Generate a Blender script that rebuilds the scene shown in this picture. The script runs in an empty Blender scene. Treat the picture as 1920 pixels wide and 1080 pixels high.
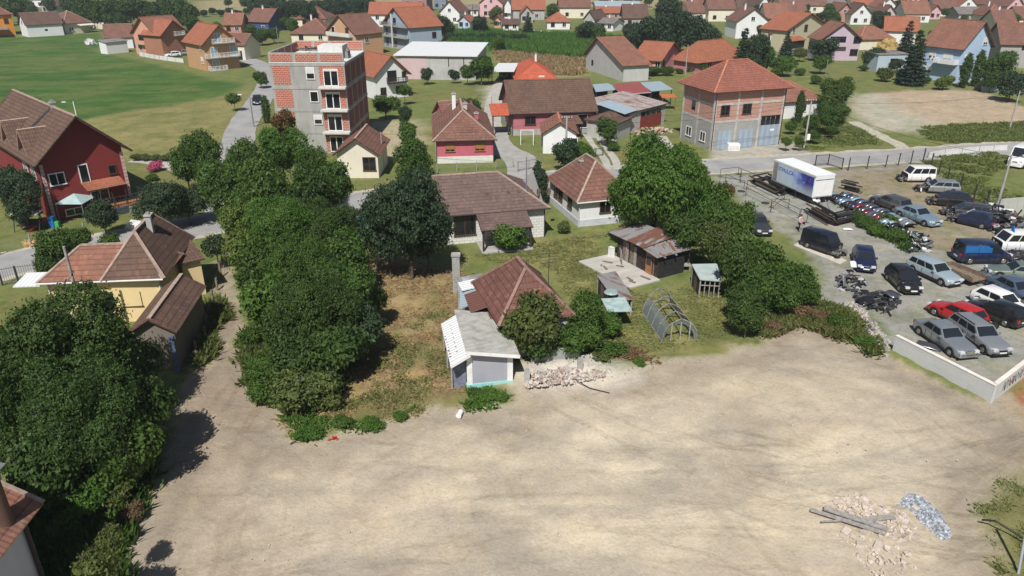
import bpy, math, random
import numpy as np
from mathutils import Vector, Matrix
R_ = math.radians
SC = bpy.context.scene
COL = SC.collection
# ---------------------------------------------------------------- camera, sky, sun, exposure
CH, PITCH, FPX = 25.0, R_(24.4), 1388.0
cam = bpy.data.cameras.new('camera'); cam.sensor_width = 36; cam.lens = FPX/1920*36
cam.clip_start = 0.5; cam.clip_end = 6000
camo = bpy.data.objects.new('camera', cam); COL.objects.link(camo)
camo.location = (0, 0, CH); camo.rotation_euler = (math.pi/2-PITCH, 0, 0); SC.camera = camo
w = bpy.data.worlds.new('World'); SC.world = w; w.use_nodes = True
wn = w.node_tree; bg = wn.nodes['Background']
sky = wn.nodes.new('ShaderNodeTexSky'); sky.sky_type = 'NISHITA'; sky.sun_disc = False
SUN_EL, SUN_AZ = 52, 11.5
sky.sun_elevation = R_(SUN_EL); sky.sun_rotation = R_(180+SUN_AZ); sky.air_density = 1.0; sky.dust_density = 1.0
wn.links.new(sky.outputs[0], bg.inputs[0]); bg.inputs[1].default_value = 0.05
sl = bpy.data.lights.new('sun', 'SUN'); sl.energy = 4.6; sl.angle = R_(0.55); sl.color = (1.0, .955, .89)
so = bpy.data.objects.new('sun', sl); COL.objects.link(so)
so.rotation_euler = (R_(90-SUN_EL), 0, R_(-SUN_AZ))
SC.view_settings.view_transform = 'Standard'; SC.view_settings.look = 'None'
SC.view_settings.exposure = 0.22; SC.view_settings.gamma = 1.0

# ---------------------------------------------------------------- where a point of the photograph stands in the place
cp, sp_ = math.cos(PITCH), math.sin(PITCH)
def G(px, py, z=0.0):
    v = (540-py)/FPX; h = (px-960)/FPX
    d = Vector((h, cp+v*sp_, -sp_+v*cp)); t = (z-CH)/d.z
    return Vector((d.x*t, d.y*t, z))
def S(py, z=0.0):
    return cp*((py-540)+FPX*math.tan(PITCH))/(CH-z)      # pixels per metre
def HT(ybase, ytop):                                     # height of an upright thing
    Y = G(960, ybase).y; a = PITCH+math.atan((ytop-540)/FPX)
    return CH-Y*math.tan(a)
rnd = random.Random(7)

# ---------------------------------------------------------------- materials
MATS = {}
class NT:
    def __init__(s, name):
        s.m = bpy.data.materials.new(name); s.m.use_nodes = True; s.t = s.m.node_tree
        s.b = s.t.nodes['Principled BSDF']; MATS[name] = s.m
    def n(s, typ, **kw):
        x = s.t.nodes.new('ShaderNode'+typ)
        for k, v in kw.items():
            if k.startswith('i_'):
                k = k[2:]; k = int(k) if k.isdigit() else k.replace('_', ' ')
                s.put(x.inputs[k], v)
            else: setattr(x, k, v)
        return x
    def put(s, inp, v):
        if isinstance(v, bpy.types.NodeSocket): s.t.links.new(v, inp)
        elif isinstance(v, tuple) and len(v) == 3 and inp.type == 'RGBA': inp.default_value = (*v, 1)
        else: inp.default_value = v
    def mix(s, f, a, b, mode='MIX'):
        x = s.n('MixRGB', blend_type=mode); s.put(x.inputs[0], f); s.put(x.inputs[1], a); s.put(x.inputs[2], b); return x.outputs[0]
    def math(s, op, a, b=0.0, c=None):
        x = s.n('Math', operation=op); s.put(x.inputs[0], a); s.put(x.inputs[1], b)
        if c is not None: s.put(x.inputs[2], c)
        return x.outputs[0]
    def noise(s, vec, scale, detail=3.0, rough=.55):
        x = s.n('TexNoise'); s.put(x.inputs['Vector'], vec); x.inputs['Scale'].default_value = scale
        x.inputs['Detail'].default_value = detail; x.inputs['Roughness'].default_value = rough; return x.outputs[0]
    def ramp(s, f, stops):
        x = s.n('ValToRGB'); s.put(x.inputs[0], f); e = x.color_ramp.elements
        while len(e) < len(stops): e.new(.5)
        for q, (p, c) in zip(e, stops): q.position = p; q.color = (*c, 1) if len(c) == 3 else c
        return x.outputs[0]
    def mr(s, v, a, b, c, d):
        x = s.n('MapRange'); s.put(x.inputs[0], v)
        for k, q in zip((1, 2, 3, 4), (a, b, c, d)): x.inputs[k].default_value = q
        return x.outputs[0]
    def bump(s, h, st=.4, dist=.05):
        x = s.n('Bump'); s.put(x.inputs['Height'], h); x.inputs['Strength'].default_value = st; x.inputs['Distance'].default_value = dist
        s.put(s.b.inputs['Normal'], x.outputs[0])
    def fin(s, col, rough=.8, metal=0.0, spec=.3):
        s.put(s.b.inputs['Base Color'], col); s.put(s.b.inputs['Roughness'], rough); s.b.inputs['Metallic'].default_value = metal
        s.b.inputs['Specular IOR Level'].default_value = spec; return s.m
def sc(c, k): return tuple(min(1, x*k) for x in c)
def plain(name, c, rough=.7, metal=0.0, var=.12, scale=1.5, spec=.3, bump=0):
    if name in MATS: return MATS[name]
    t = NT(name); pos = t.n('NewGeometry').outputs['Position']
    f = t.noise(pos, scale, 4)
    col = t.mix(t.mr(f, .3, .7, 0, 1), sc(c, 1-var), sc(c, 1+var))
    if bump: t.bump(t.noise(pos, scale*6, 3), bump, .03)
    return t.fin(col, rough, metal, spec)
def plaster(name, c, dirt=.35):
    dirt = min(.95, dirt*1.7)
    if name in MATS: return MATS[name]
    t = NT(name); uv = t.n('UVMap').outputs[0]; pos = t.n('NewGeometry').outputs['Position']
    st = t.n('Mapping'); t.put(st.inputs[0], uv); st.inputs['Scale'].default_value = (1.6, .25, 1)
    f = t.math('ADD', t.math('MULTIPLY', t.noise(st.outputs[0], 1.0, 5), .6), t.math('MULTIPLY', t.noise(pos, .5, 4), .5))
    col = t.mix(t.mr(f, .42, .75, 0, dirt), c, sc(c, .62)); col = t.mix(t.mr(t.noise(pos, 7, 3), .35, .65, 0, .12), col, sc(c, 1.15))
    t.bump(t.noise(pos, 14, 3), .15, .02)
    return t.fin(col, .9)
def tiles(name, c1, c2, pale=(.4, .33, .28), row=.44, wid=.26, moss=.25, rowdark=.78):
    if name in MATS: return MATS[name]
    t = NT(name); uv = t.n('UVMap').outputs[0]; sx = t.n('SeparateXYZ'); t.put(sx.inputs[0], uv)
    rv = t.math('DIVIDE', sx.outputs[1], row); ru = t.math('DIVIDE', sx.outputs[0], wid)
    fr = t.math('FRACT', rv); fl = t.math('FLOOR', rv)
    cu = t.math('FRACT', ru); flu = t.math('FLOOR', ru)
    cmb = t.n('CombineXYZ'); t.put(cmb.inputs[0], flu); t.put(cmb.inputs[1], fl)
    wnz = t.n('TexWhiteNoise', noise_dimensions='2D'); t.put(wnz.inputs['Vector'], cmb.outputs[0])
    big = t.noise(uv, .45, 4); mid = t.noise(uv, 2.2, 4, .7)
    st = t.n('Mapping'); t.put(st.inputs[0], uv); st.inputs['Scale'].default_value = (3.0, .5, 1)
    strk = t.noise(st.outputs[0], 1.0, 4, .65)
    col = t.mix(t.mr(big, .35, .65, 0, 1), c1, c2)
    col = t.mix(t.math('MULTIPLY', wnz.outputs[0], .6), col, sc(c1, .58))
    col = t.mix(t.mr(mid, .54, .7, 0, .45), col, pale)
    col = t.mix(t.mr(strk, .55, .75, 0, moss), col, (.055, .05, .04))
    col = t.mix(t.mr(t.noise(uv, .8, 6, .75), .55, .7, 0, .4), col, sc(c2, .55))
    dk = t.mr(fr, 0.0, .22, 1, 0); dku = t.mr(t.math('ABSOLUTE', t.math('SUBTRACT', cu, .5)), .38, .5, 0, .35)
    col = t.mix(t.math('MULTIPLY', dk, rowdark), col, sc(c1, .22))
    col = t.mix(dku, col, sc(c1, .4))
    h = t.math('ADD', t.math('MULTIPLY', t.math('SUBTRACT', 1, fr), .7), t.math('MULTIPLY', t.math('SINE', t.math('MULTIPLY', ru, 6.283)), .3))
    t.bump(h, .6, .06)
    return t.fin(col, .82, 0, .25)
def bricks(name, c1, c2, mortar, bw=.27, bh=.21, ms=.02, var=.2, worn=.3):
    if name in MATS: return MATS[name]
    t = NT(name); uv = t.n('UVMap').outputs[0]
    b = t.n('TexBrick'); t.put(b.inputs['Vector'], uv); b.inputs['Scale'].default_value = 1
    b.inputs['Brick Width'].default_value = bw; b.inputs['Row Height'].default_value = bh; b.inputs['Mortar Size'].default_value = ms
    b.inputs['Color1'].default_value = (*c1, 1); b.inputs['Color2'].default_value = (*c2, 1); b.inputs['Mortar'].default_value = (*mortar, 1)
    b.inputs['Mortar Smooth'].default_value = .3
    col = t.mix(t.mr(t.noise(uv, .8, 5, .7), .5, .72, 0, worn), b.outputs[0], mortar)
    col = t.mix(t.mr(t.noise(uv, 3, 3), .3, .7, 0, var), col, sc(c1, .6))
    t.bump(t.math('SUBTRACT', 1, b.outputs['Fac']), .35, .015)
    return t.fin(col, .9)
def corrug(name, c, rust=0.0, rough=.45, metal=.3, step=.18, dirt=.2):
    if name in MATS: return MATS[name]
    t = NT(name); uv = t.n('UVMap').outputs[0]; sx = t.n('SeparateXYZ'); t.put(sx.inputs[0], uv)
    wv = t.math('SINE', t.math('MULTIPLY', sx.outputs[0], 6.283/step))
    nz = t.noise(uv, 1.1, 5, .65)
    col = t.mix(t.mr(nz, .45, .7, 0, dirt), c, sc(c, .45))
    col = t.mix(t.mr(wv, -1, 0, .25, 0), col, sc(c, .5))
    if rust:
        st = t.n('Mapping'); t.put(st.inputs[0], uv); st.inputs['Scale'].default_value = (1.3, .3, 1)
        col = t.mix(t.mr(t.noise(st.outputs[0], 1.2, 4), .62-rust*.3, .7-rust*.25, 0, .9), col, (.2, .075, .04))
    t.bump(wv, .6, .03)
    return t.fin(col, rough, metal, .4)
def paint(name, c, metal=.35, rough=.3):
    name = 'paint_'+name
    if name in MATS: return MATS[name]
    t = NT(name); pos = t.n('NewGeometry').outputs['Position']
    col = t.mix(t.mr(t.noise(pos, 2.5, 4), .4, .75, 0, .22), c, sc(c, .75) if sum(c) > .2 else (.12, .115, .1))
    t.b.inputs['Coat Weight'].default_value = .6; t.b.inputs['Coat Roughness'].default_value = .12
    return t.fin(col, rough, metal, .5)
glass = plain('window_glass', (.012, .015, .018), .06, 0, .1, .4, .6)
carglass = plain('car_glass', (.016, .02, .025), .05, 0, .1, .4, .7)
white = plain('white_paint', (.78, .78, .78), .5, 0, .05)
offw = plain('dull_white', (.62, .62, .6), .7, 0, .1)
blackp = plain('black_plastic', (.02, .02, .022), .5)
rubber = plain('rubber', (.018, .018, .018), .85)
alloy = plain('alloy', (.42, .42, .43), .35, .7)
chrome = plain('chrome', (.7, .7, .7), .15, 1.0)
steel = plain('grey_steel', (.28, .29, .3), .5, .5)
darkm = plain('dark_metal', (.06, .06, .065), .55, .4)
rust = plain('rust', (.1, .055, .04), .85, .1, .4, 4)
concrete = plain('concrete', (.36, .355, .34), .9, 0, .2, 1.2, .2, .2)
conc_d = plain('concrete_aged', (.25, .245, .235), .9, 0, .35, .9, .2, .2)
wood = plain('weathered_wood', (.2, .15, .11), .85, 0, .35, 5)
wood_d = plain('dark_wood', (.045, .033, .027), .85, 0, .5, 4)
wood_o = plain('orange_wood', (.33, .15, .06), .6, 0, .2, 5)
wood_g = plain('grey_wood', (.3, .28, .26), .9, 0, .3, 5)
redl = plain('red_lamp', (.35, .015, .012), .2, 0, .05, 1, .6)
lampg = plain('lamp_glass', (.7, .72, .74), .12, .2, .05, 1, .6)
bark = plain('bark', (.11, .085, .065), .95, 0, .4, 5, .1, .5)
def leafm(name, dark, light, trans=.3):
    t = NT(name); g = t.n('NewGeometry'); oi = t.n('ObjectInfo')
    rr = g.outputs['Random Per Island']; nz = t.noise(g.outputs['Position'], .55, 3)
    f = t.math('ADD', t.math('MULTIPLY', rr, .55), t.math('MULTIPLY', t.mr(nz, .3, .7, 0, 1), .45))
    col = t.mix(f, dark, light)
    col = t.mix(t.math('MULTIPLY', oi.outputs['Random'], .35), col, t.mix(.5, sc(light, .75), (light[0]*1.15, light[1]*.8, light[2]*.6)))
    t.fin(col, .55, 0, .25)
    tr = t.n('BsdfTranslucent'); t.put(tr.inputs[0], t.mix(.35, col, (light[0]*1.4, light[1]*1.4, light[2]*.5)))
    mx = t.n('MixShader'); mx.inputs[0].default_value = trans
    t.t.links.new(t.b.outputs[0], mx.inputs[1]); t.t.links.new(tr.outputs[0], mx.inputs[2])
    t.t.links.new(mx.outputs[0], t.t.nodes['Material Output'].inputs[0])
    return t.m
L_mid = leafm('leaf_mid', (.02, .052, .01), (.095, .175, .032))
L_dark = leafm('leaf_dark', (.016, .036, .018), (.06, .105, .048))
L_walnut = leafm('leaf_walnut', (.016, .04, .011), (.075, .14, .03))
L_bright = leafm('leaf_bright', (.03, .08, .012), (.11, .21, .034))
L_yel = leafm('leaf_yellowish', (.06, .1, .018), (.16, .22, .045))
L_olive = leafm('leaf_olive', (.04, .065, .02), (.14, .18, .05))
L_rust = leafm('leaf_rust', (.06, .06, .02), (.2, .1, .03))
L_con = leafm('leaf_conifer', (.012, .028, .016), (.03, .058, .032), .1)
L_dry = leafm('dry_stalks', (.24, .17, .09), (.46, .36, .2), .4)
L_scrub = leafm('scrub', (.07, .05, .028), (.24, .165, .09), .2)
L_mead = leafm('meadow_blades', (.08, .12, .03), (.22, .26, .09), .4)
L_pink = leafm('pink_blossom', (.3, .05, .12), (.6, .15, .3), .2)
L_grass = leafm('grass_blades', (.15, .19, .06), (.27, .28, .12), .5)
L_corn = leafm('corn_leaves', (.045, .12, .025), (.12, .25, .05), .4)

# ---------------------------------------------------------------- mesh collector
class MB:
    def __init__(s): s.v = []; s.f = []; s.m = []; s.M = []; s.sm = []
    def mat(s, m):
        if m not in s.M: s.M.append(m)
        return s.M.index(m)
    def poly(s, pts, m, smooth=False):
        n = len(s.v); s.v += [tuple(p) for p in pts]; s.f.append(tuple(range(n, n+len(pts)))); s.m.append(s.mat(m)); s.sm.append(smooth)
    def faces(s, vs, fs, m, smooth=False):
        n = len(s.v); s.v += [tuple(p) for p in vs]; k = s.mat(m)
        for f in fs: s.f.append(tuple(n+i for i in f)); s.m.append(k); s.sm.append(smooth)
    def box(s, x0, x1, y0, y1, z0, z1, m, T=None):
        vs = [Vector((x, y, z)) for z in (z0, z1) for y in (y0, y1) for x in (x0, x1)]
        if T is not None: vs = [T @ v for v in vs]
        s.faces(vs, [(0, 2, 3, 1), (4, 5, 7, 6), (0, 1, 5, 4), (2, 6, 7, 3), (0, 4, 6, 2), (1, 3, 7, 5)], m)
    def bar(s, a, b, wd, m, ht=None, up=(0, 0, 1)):
        a = Vector(a); b = Vector(b); d = b-a; L = d.length
        if L < 1e-6: return
        d.normalize(); u = Vector(up)
        if abs(d.dot(u)) > .98: u = Vector((1, 0, 0))
        sx = d.cross(u).normalized(); uz = sx.cross(d); ht = ht or wd
        T = Matrix((( sx.x, d.x, uz.x, a.x), (sx.y, d.y, uz.y, a.y), (sx.z, d.z, uz.z, a.z), (0, 0, 0, 1)))
        s.box(-wd/2, wd/2, 0, L, -ht/2, ht/2, m, T)
    def cyl(s, a, b, r0, r1, m, n=8, caps=True, smooth=True):
        a = Vector(a); b = Vector(b); d = (b-a).normalized(); u = Vector((0, 0, 1)) if abs(d.z) < .95 else Vector((1, 0, 0))
        x = d.cross(u).normalized(); y = d.cross(x)
        vs = []; 
        for p, r in ((a, r0), (b, r1)):
            for i in range(n):
                t = 2*math.pi*i/n; vs.append(p+x*(r*math.cos(t))+y*(r*math.sin(t)))
        fs = [(i, (i+1) % n, n+(i+1) % n, n+i) for i in range(n)]
        s.faces(vs, fs, m, smooth)
        if caps: s.faces(vs, [tuple(range(n-1, -1, -1)), tuple(range(n, 2*n))], m)
    def tube(s, pts, r, m, n=5):
        for a, b in zip(pts[:-1], pts[1:]): s.cyl(a, b, r, r, m, n, False)
    def slab(s, pts, th, m, me=None):
        pts = [Vector(p) for p in pts]; nrm = (pts[1]-pts[0]).cross(pts[2]-pts[0]).normalized()
        if nrm.z < 0: pts = pts[::-1]; nrm = -nrm
        lo = [p-nrm*th for p in pts]; n = len(pts)
        s.poly(pts, m); s.poly(lo[::-1], me or m)
        for i in range(n): j = (i+1) % n; s.poly([pts[i], lo[i], lo[j], pts[j]], me or m)
    def build(s, name, parent=None, mw=None, sharp=None):
        me = bpy.data.meshes.new(name); me.from_pydata(s.v, [], s.f)
        for m in s.M: me.materials.append(m)
        me.polygons.foreach_set('material_index', s.m); me.polygons.foreach_set('use_smooth', s.sm)
        uv = me.uv_layers.new(name='UVMap'); co = np.array(s.v, dtype=float)
        buf = np.zeros((len(me.loops), 2)); k = 0
        for f in s.f:
            p = co[list(f)]; nrm = np.zeros(3)
            for i in range(len(f)):
                a = p[i]; b = p[(i+1) % len(f)]; nrm += np.array(((a[1]-b[1])*(a[2]+b[2]), (a[2]-b[2])*(a[0]+b[0]), (a[0]-b[0])*(a[1]+b[1])))
            l = np.linalg.norm(nrm); nrm = nrm/l if l > 0 else np.array((0, 0, 1.))
            u = np.array((-nrm[1], nrm[0], 0)); lu = np.linalg.norm(u); u = u/lu if lu > 1e-3 else np.array((1., 0, 0))
            vv = np.cross(nrm, u); buf[k:k+len(f), 0] = p@u; buf[k:k+len(f), 1] = p@vv; k += len(f)
        uv.data.foreach_set('uv', buf.ravel().astype(np.float32))
        if sharp: me.set_sharp_from_angle(angle=R_(sharp))
        me.update()
        o = bpy.data.objects.new(name, me); COL.objects.link(o)
        if mw is not None and parent is None: o.matrix_world = mw
        if parent is not None:
            o.parent = parent
            if mw is not None: o.matrix_local = mw
        return o
def tag(o, label, cat, group=None, kind=None):
    if label: o['label'] = label
    if cat: o['category'] = cat
    if group: o['group'] = group
    if kind: o['kind'] = kind
    return o
def thing(name, label, cat, loc=(0, 0, 0), rz=0.0, group=None):
    o = bpy.data.objects.new(name, None); COL.objects.link(o); o.empty_display_size = .3
    o.location = loc; o.rotation_euler = (0, 0, rz); return tag(o, label, cat, group)
def struct(o): o['kind'] = 'structure'; return o
def copy_tree(o, parent=None):
    c = o.copy(); COL.objects.link(c)
    if parent is not None: c.parent = parent
    for ch in list(o.children): copy_tree(ch, c)
    return c

# ---------------------------------------------------------------- the ground
def h2(ix, iy, s):
    n = (ix*374761393+iy*668265263+s*974634777) & 0x7fffffff
    n = ((n ^ (n >> 13))*1274126177) & 0x7fffffff
    return ((n ^ (n >> 16)) & 0xffff)/65535.0
def vn(x, y, s=0):
    ix = np.floor(x).astype(np.int64); iy = np.floor(y).astype(np.int64); fx = x-ix; fy = y-iy
    fx = fx*fx*(3-2*fx); fy = fy*fy*(3-2*fy)
    return (h2(ix, iy, s)*(1-fx)+h2(ix+1, iy, s)*fx)*(1-fy)+(h2(ix, iy+1, s)*(1-fx)+h2(ix+1, iy+1, s)*fx)*fy
def fbm(x, y, s=0, o=4):
    r = 0; a = .5; t = 0
    for i in range(o): r = r+a*vn(x, y, s+i); t += a; x = x*2.03; y = y*2.03; a *= .5
    return r/t
def sdf(poly, X, Y):                                   # signed distance, positive inside
    P = np.array(poly); ins = np.zeros(X.shape, bool); d = np.full(X.shape, 1e9)
    for i in range(len(P)):
        x1, y1 = P[i-1]; x2, y2 = P[i]; dx, dy = x2-x1, y2-y1; L2 = dx*dx+dy*dy+1e-9
        t = np.clip(((X-x1)*dx+(Y-y1)*dy)/L2, 0, 1); d = np.minimum(d, np.hypot(X-x1-t*dx, Y-y1-t*dy))
        c = ((y1 > Y) != (y2 > Y)) & (X < (x2-x1)*(Y-y1)/(y2-y1+1e-12)+x1); ins ^= c
    return np.where(ins, d, -d)
def PX(l): return [tuple(G(x, y).xy) for x, y in l]
DIRT = PX([(398, 600), (412, 560), (420, 510), (426, 470), (434, 470), (436, 510), (438, 560), (442, 590), (452, 650), (480, 700), (496, 760), (515, 800), (560, 822), (640, 818), (720, 802), (775, 790), (830, 770), (880, 762), (950, 762), (962, 740), (985, 712), (1080, 712), (1150, 706), (1230, 690), (1290, 678), (1370, 662), (1425, 645), (1450, 600), (1500, 590), (1560, 612), (1610, 650), (1660, 668), (1720, 700), (1780, 730), (1850, 755), (1885, 738), (1925, 800), (1935, 860), (1880, 930), (1850, 990), (1890, 1090), (1900, 1500), (-300, 1500), (150, 1150), (232, 1085), (255, 1000), (285, 960), (275, 920), (305, 870), (335, 790), (372, 690), (395, 630)])
HAY = PX([(690, 470), (780, 480), (862, 500), (872, 600), (850, 640), (880, 745), (830, 765), (700, 800), (560, 815), (520, 790), (600, 700), (700, 600)])
LAWN = PX([(850, 470), (1120, 430), (1130, 520), (1220, 560), (1330, 520), (1380, 600), (1400, 660), (1250, 690), (1150, 690), (1060, 600), (1040, 520), (880, 500)])
GRAV = PX([(1335, 332), (1440, 326), (1580, 318), (1700, 303), (1760, 330), (1850, 390), (1960, 440), (2100, 600), (1935, 680), (1852, 742), (1675, 642), (1640, 598), (1545, 560), (1540, 500), (1490, 450), (1430, 410), (1375, 360)])
WRECKY = PX([(1570, 325), (1700, 308), (1770, 335), (1850, 390), (1960, 440), (1960, 470), (1770, 475), (1640, 430), (1565, 365)])
BROWN = PX([(1862, 752), (1960, 660), (2100, 640), (2100, 900), (1940, 880)])
REST = PX([(1885, 930), (1955, 850), (2100, 900), (2100, 1200), (1905, 1200), (1860, 990)])
CROP = PX([(-200, 80), (0, 72), (120, 66), (185, 62), (196, 84), (170, 95), (235, 108), (345, 134), (400, 150), (455, 156), (430, 178), (330, 200), (252, 206), (145, 228), (60, 215), (-200, 190)])
DRYF = PX([(60, 216), (145, 228), (252, 207), (430, 178), (475, 160), (480, 180), (440, 215), (430, 250), (330, 310), (240, 300), (100, 260)])
CORN = PX([(830, 62), (930, 62), (1100, 70), (1240, 80), (1230, 96), (1110, 108), (1090, 115), (930, 108), (850, 84)])
STUB = PX([(925, 100), (1090, 110), (1095, 142), (1040, 145), (940, 120)])
SOIL = PX([(1596, 178), (1700, 170), (1800, 168), (1850, 176), (1905, 196), (1990, 214), (1990, 226), (1800, 234), (1700, 236), (1640, 240), (1605, 215)])
SOILW = PX([(1596, 178), (1640, 175), (1680, 200), (1740, 225), (1720, 250), (1640, 240), (1605, 215)])
TAN = PX([(370, 4), (460, -6), (640, -8), (640, 4), (560, 14), (400, 22), (370, 20)])
TAN2 = PX([(640, -12), (1500, -12), (1500, 4), (1340, 18), (1200, 16), (1000, 10), (860, 14), (640, 12)])
FORE = PX([(1330, 276), (1440, 262), (1486, 262), (1520, 292), (1430, 300), (1335, 305)])
YARD = PX([(905, 160), (955, 160), (935, 200), (928, 200), (905, 200)])
BARE = PX([(700, 225), (790, 225), (800, 262), (775, 300), (700, 300)])
HAYROW = PX([(1100, 640), (1180, 690), (1300, 640), (1260, 690), (1120, 710)])
COLS = dict(base=(.165, .19, .066), dirt=(.46, .395, .31), grav=(.3, .298, .28), hay=(.33, .25, .13), lawn=(.235, .225, .09),
            wreck=(.29, .245, .18), brown=(.27, .17, .075), crop=(.055, .125, .028), dryf=(.245, .225, .095), corn=(.06, .15, .035), stub=(.33, .3, .16),
            soil=(.43, .34, .255), tan=(.34, .29, .17))
def groundcol(X, Y):
    wx = (fbm(X*.35, Y*.35, 11)-.5)*3.2+(fbm(X*1.7, Y*1.7, 15)-.5)*1.2; wy = (fbm(X*.35, Y*.35, 21)-.5)*3.2+(fbm(X*1.7, Y*1.7, 25)-.5)*1.2
    Xw, Yw = X+wx, Y+wy
    n1 = fbm(X*.12, Y*.12, 3); n2 = fbm(X*.9, Y*.9, 5); n3 = fbm(X*.35, Y*.35, 8)
    C = np.zeros(X.shape+(3,)); C[:] = COLS['base']
    def mx(f, c): 
        nonlocal C
        C = C*(1-f[..., None])+np.array(c)*f[..., None]
    mx(np.clip((n1-.45)*4, 0, 1)*.6, (.2, .18, .075)); mx(np.clip((n2-.55)*5, 0, 1)*.5, (.07, .12, .03))
    def reg(poly, c, feather=.8, warp=1.0):
        s = sdf(poly, X+wx*warp, Y+wy*warp); f = np.clip(s/feather+.5, 0, 1); mx(f, c); return f
    far = Y > 105
    reg(CROP, COLS['crop'], 1.5, .5); reg(DRYF, COLS['dryf'], 3, .8); reg(CORN, COLS['corn'], 2, .3); reg(STUB, COLS['stub'], 4, .8)
    fs = reg(SOIL, COLS['soil'], 1.5, .8); reg(SOILW, (.42, .4, .33), 5, 1); reg(TAN, COLS['tan'], 3, .3); reg(TAN2, COLS['tan'], 6, .3)
    st = np.clip((fbm(X*.05, Y*.4, 31)-.45)*6, 0, 1)
    fc = np.clip(sdf(CROP, X, Y)/2, 0, 1); mx(fc*st*.5, (.13, .18, .05)); mx(fc*np.clip((fbm(X*.35, Y*.5, 35)-.45)*5, 0, 1)*.45, (.03, .085, .02)); mx(fc*np.clip((fbm(X*.12, Y*.2, 36)-.5)*6, 0, 1)*.65, (.13, .16, .05))
    f = np.clip(sdf(DRYF, X, Y)/2, 0, 1); mx(f*np.clip((n3-.48)*6, 0, 1)*.6, (.13, .15, .05))
    f = reg(HAY, COLS['hay'], 3, 1); mx(f*np.clip((n3-.5)*7, 0, 1)*.75, (.14, .15, .055)); mx(f*np.clip((fbm(X*.6, Y*.6, 41)-.52)*7, 0, 1)*.6, (.36, .28, .15)); mx(f*np.clip((fbm(X*1.3, Y*1.3, 44)-.56)*7, 0, 1)*.6, (.17, .12, .065))
    f = reg(LAWN, COLS['lawn'], 3, 1); mx(f*np.clip((n3-.5)*6, 0, 1)*.7, (.11, .15, .045)); mx(f*np.clip((n2-.55)*5, 0, 1)*.4, (.28, .22, .11))
    reg(BARE, (.4, .35, .24), 3, 1); reg(YARD, (.42, .4, .34), .8, .2); reg(FORE, (.38, .36, .32), 1.5, .5)
    fg = reg(GRAV, COLS['grav'], 1.2, .7); fw = reg(WRECKY, COLS['wreck'], 4, 1)
    mx(fg*np.clip((n3-.52)*6, 0, 1)*.5, (.33, .31, .26)); mx(fg*np.clip((fbm(X*.5, Y*.5, 51)-.62)*9, 0, 1)*.45, (.18, .185, .1)); mx(fw*np.clip((n2-.55)*6, 0, 1)*.5, (.17, .15, .06))
    fb = reg(BROWN, COLS['brown'], 1.5, .6); mx(fb*np.clip((n2-.66)*9, 0, 1)*.6, (.3, .09, .06))
    fd = reg(DIRT, COLS['dirt'], .9, .8)
    bmid = G(1250, 880); d0 = np.hypot((X-bmid.x)/19, (Y-bmid.y)/9)
    mx(fd*np.clip(1.35-d0, 0, 1)*(.35+.8*n3), (.62, .545, .42))
    m2 = G(1450, 700); d0 = np.hypot((X-m2.x)/10, (Y-m2.y)/5); mx(fd*np.clip(1.2-d0, 0, 1)*.5, (.5, .43, .32))
    al = G(420, 700); d0 = np.abs(X-al.x)/6; mx(fd*np.clip(1.4-d0, 0, 1)*np.clip((Y-24)/14, 0, 1)*.9, (.345, .275, .205))
    mx(fd*np.clip((fbm(X*.16, Y*.3, 61)-.5)*5, 0, 1)*.6, (.38, .33, .265)); mx(fd*np.clip((fbm(X*.25, Y*.6, 66)-.55)*6, 0, 1)*.45, (.3, .275, .24))
    mx(fd*np.clip((fbm(X*.8, Y*1.5, 68)-.58)*7, 0, 1)*.4, (.53, .46, .35))
    dd = sdf(DIRT, Xw, Yw); edge = np.clip(1-np.abs(dd-1.2)/2.2, 0, 1)*fd; mx(edge*(.3+.6*n2), (.25, .21, .165))
    rb = G(1060, 705); d0 = np.hypot((X-rb.x)/5.5, (Y-rb.y)/2.2); mx(np.clip(1.4-d0-.5*n2, 0, 1), (.62, .58, .53))
    tr = np.clip((fbm(X*2.6, Y*.22, 71)-.55)*7, 0, 1)*np.clip(1.5-np.abs(X-al.x)/5, 0, 1); mx(fd*tr*.35, (.22, .185, .15))
    reg(REST, (.2, .185, .08), 2, .8)
    C *= (1+(n2-.5)*.25)[..., None]
    return C, fd, fg
tg = NT('ground_surface'); vcn = tg.n('VertexColor', layer_name='col'); vc = vcn.outputs[0]; dm = vcn.outputs[1]; gp = tg.n('NewGeometry').outputs['Position']
nf = tg.noise(gp, 5.5, 6, .7); nm = tg.noise(gp, 1.3, 5, .65); nff = tg.noise(gp, 22, 4, .7)
gc = tg.mix(tg.mr(nf, .35, .68, 0, .55), vc, tg.mix(1.0, vc, (.62, .6, .56), 'MULTIPLY'))
gc = tg.mix(tg.mr(nm, .4, .7, 0, .35), gc, tg.mix(1.0, vc, (1.22, 1.2, 1.15), 'MULTIPLY'))
gc = tg.mix(tg.mr(nff, .58, .72, 0, .5), gc, tg.mix(1.0, vc, (.5, .5, .48), 'MULTIPLY'))
gc = tg.mix(tg.mr(tg.noise(gp, 9, 2), .7, .74, 0, .5), gc, tg.mix(1.0, vc, (1.45, 1.45, 1.45), 'MULTIPLY'))
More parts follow.
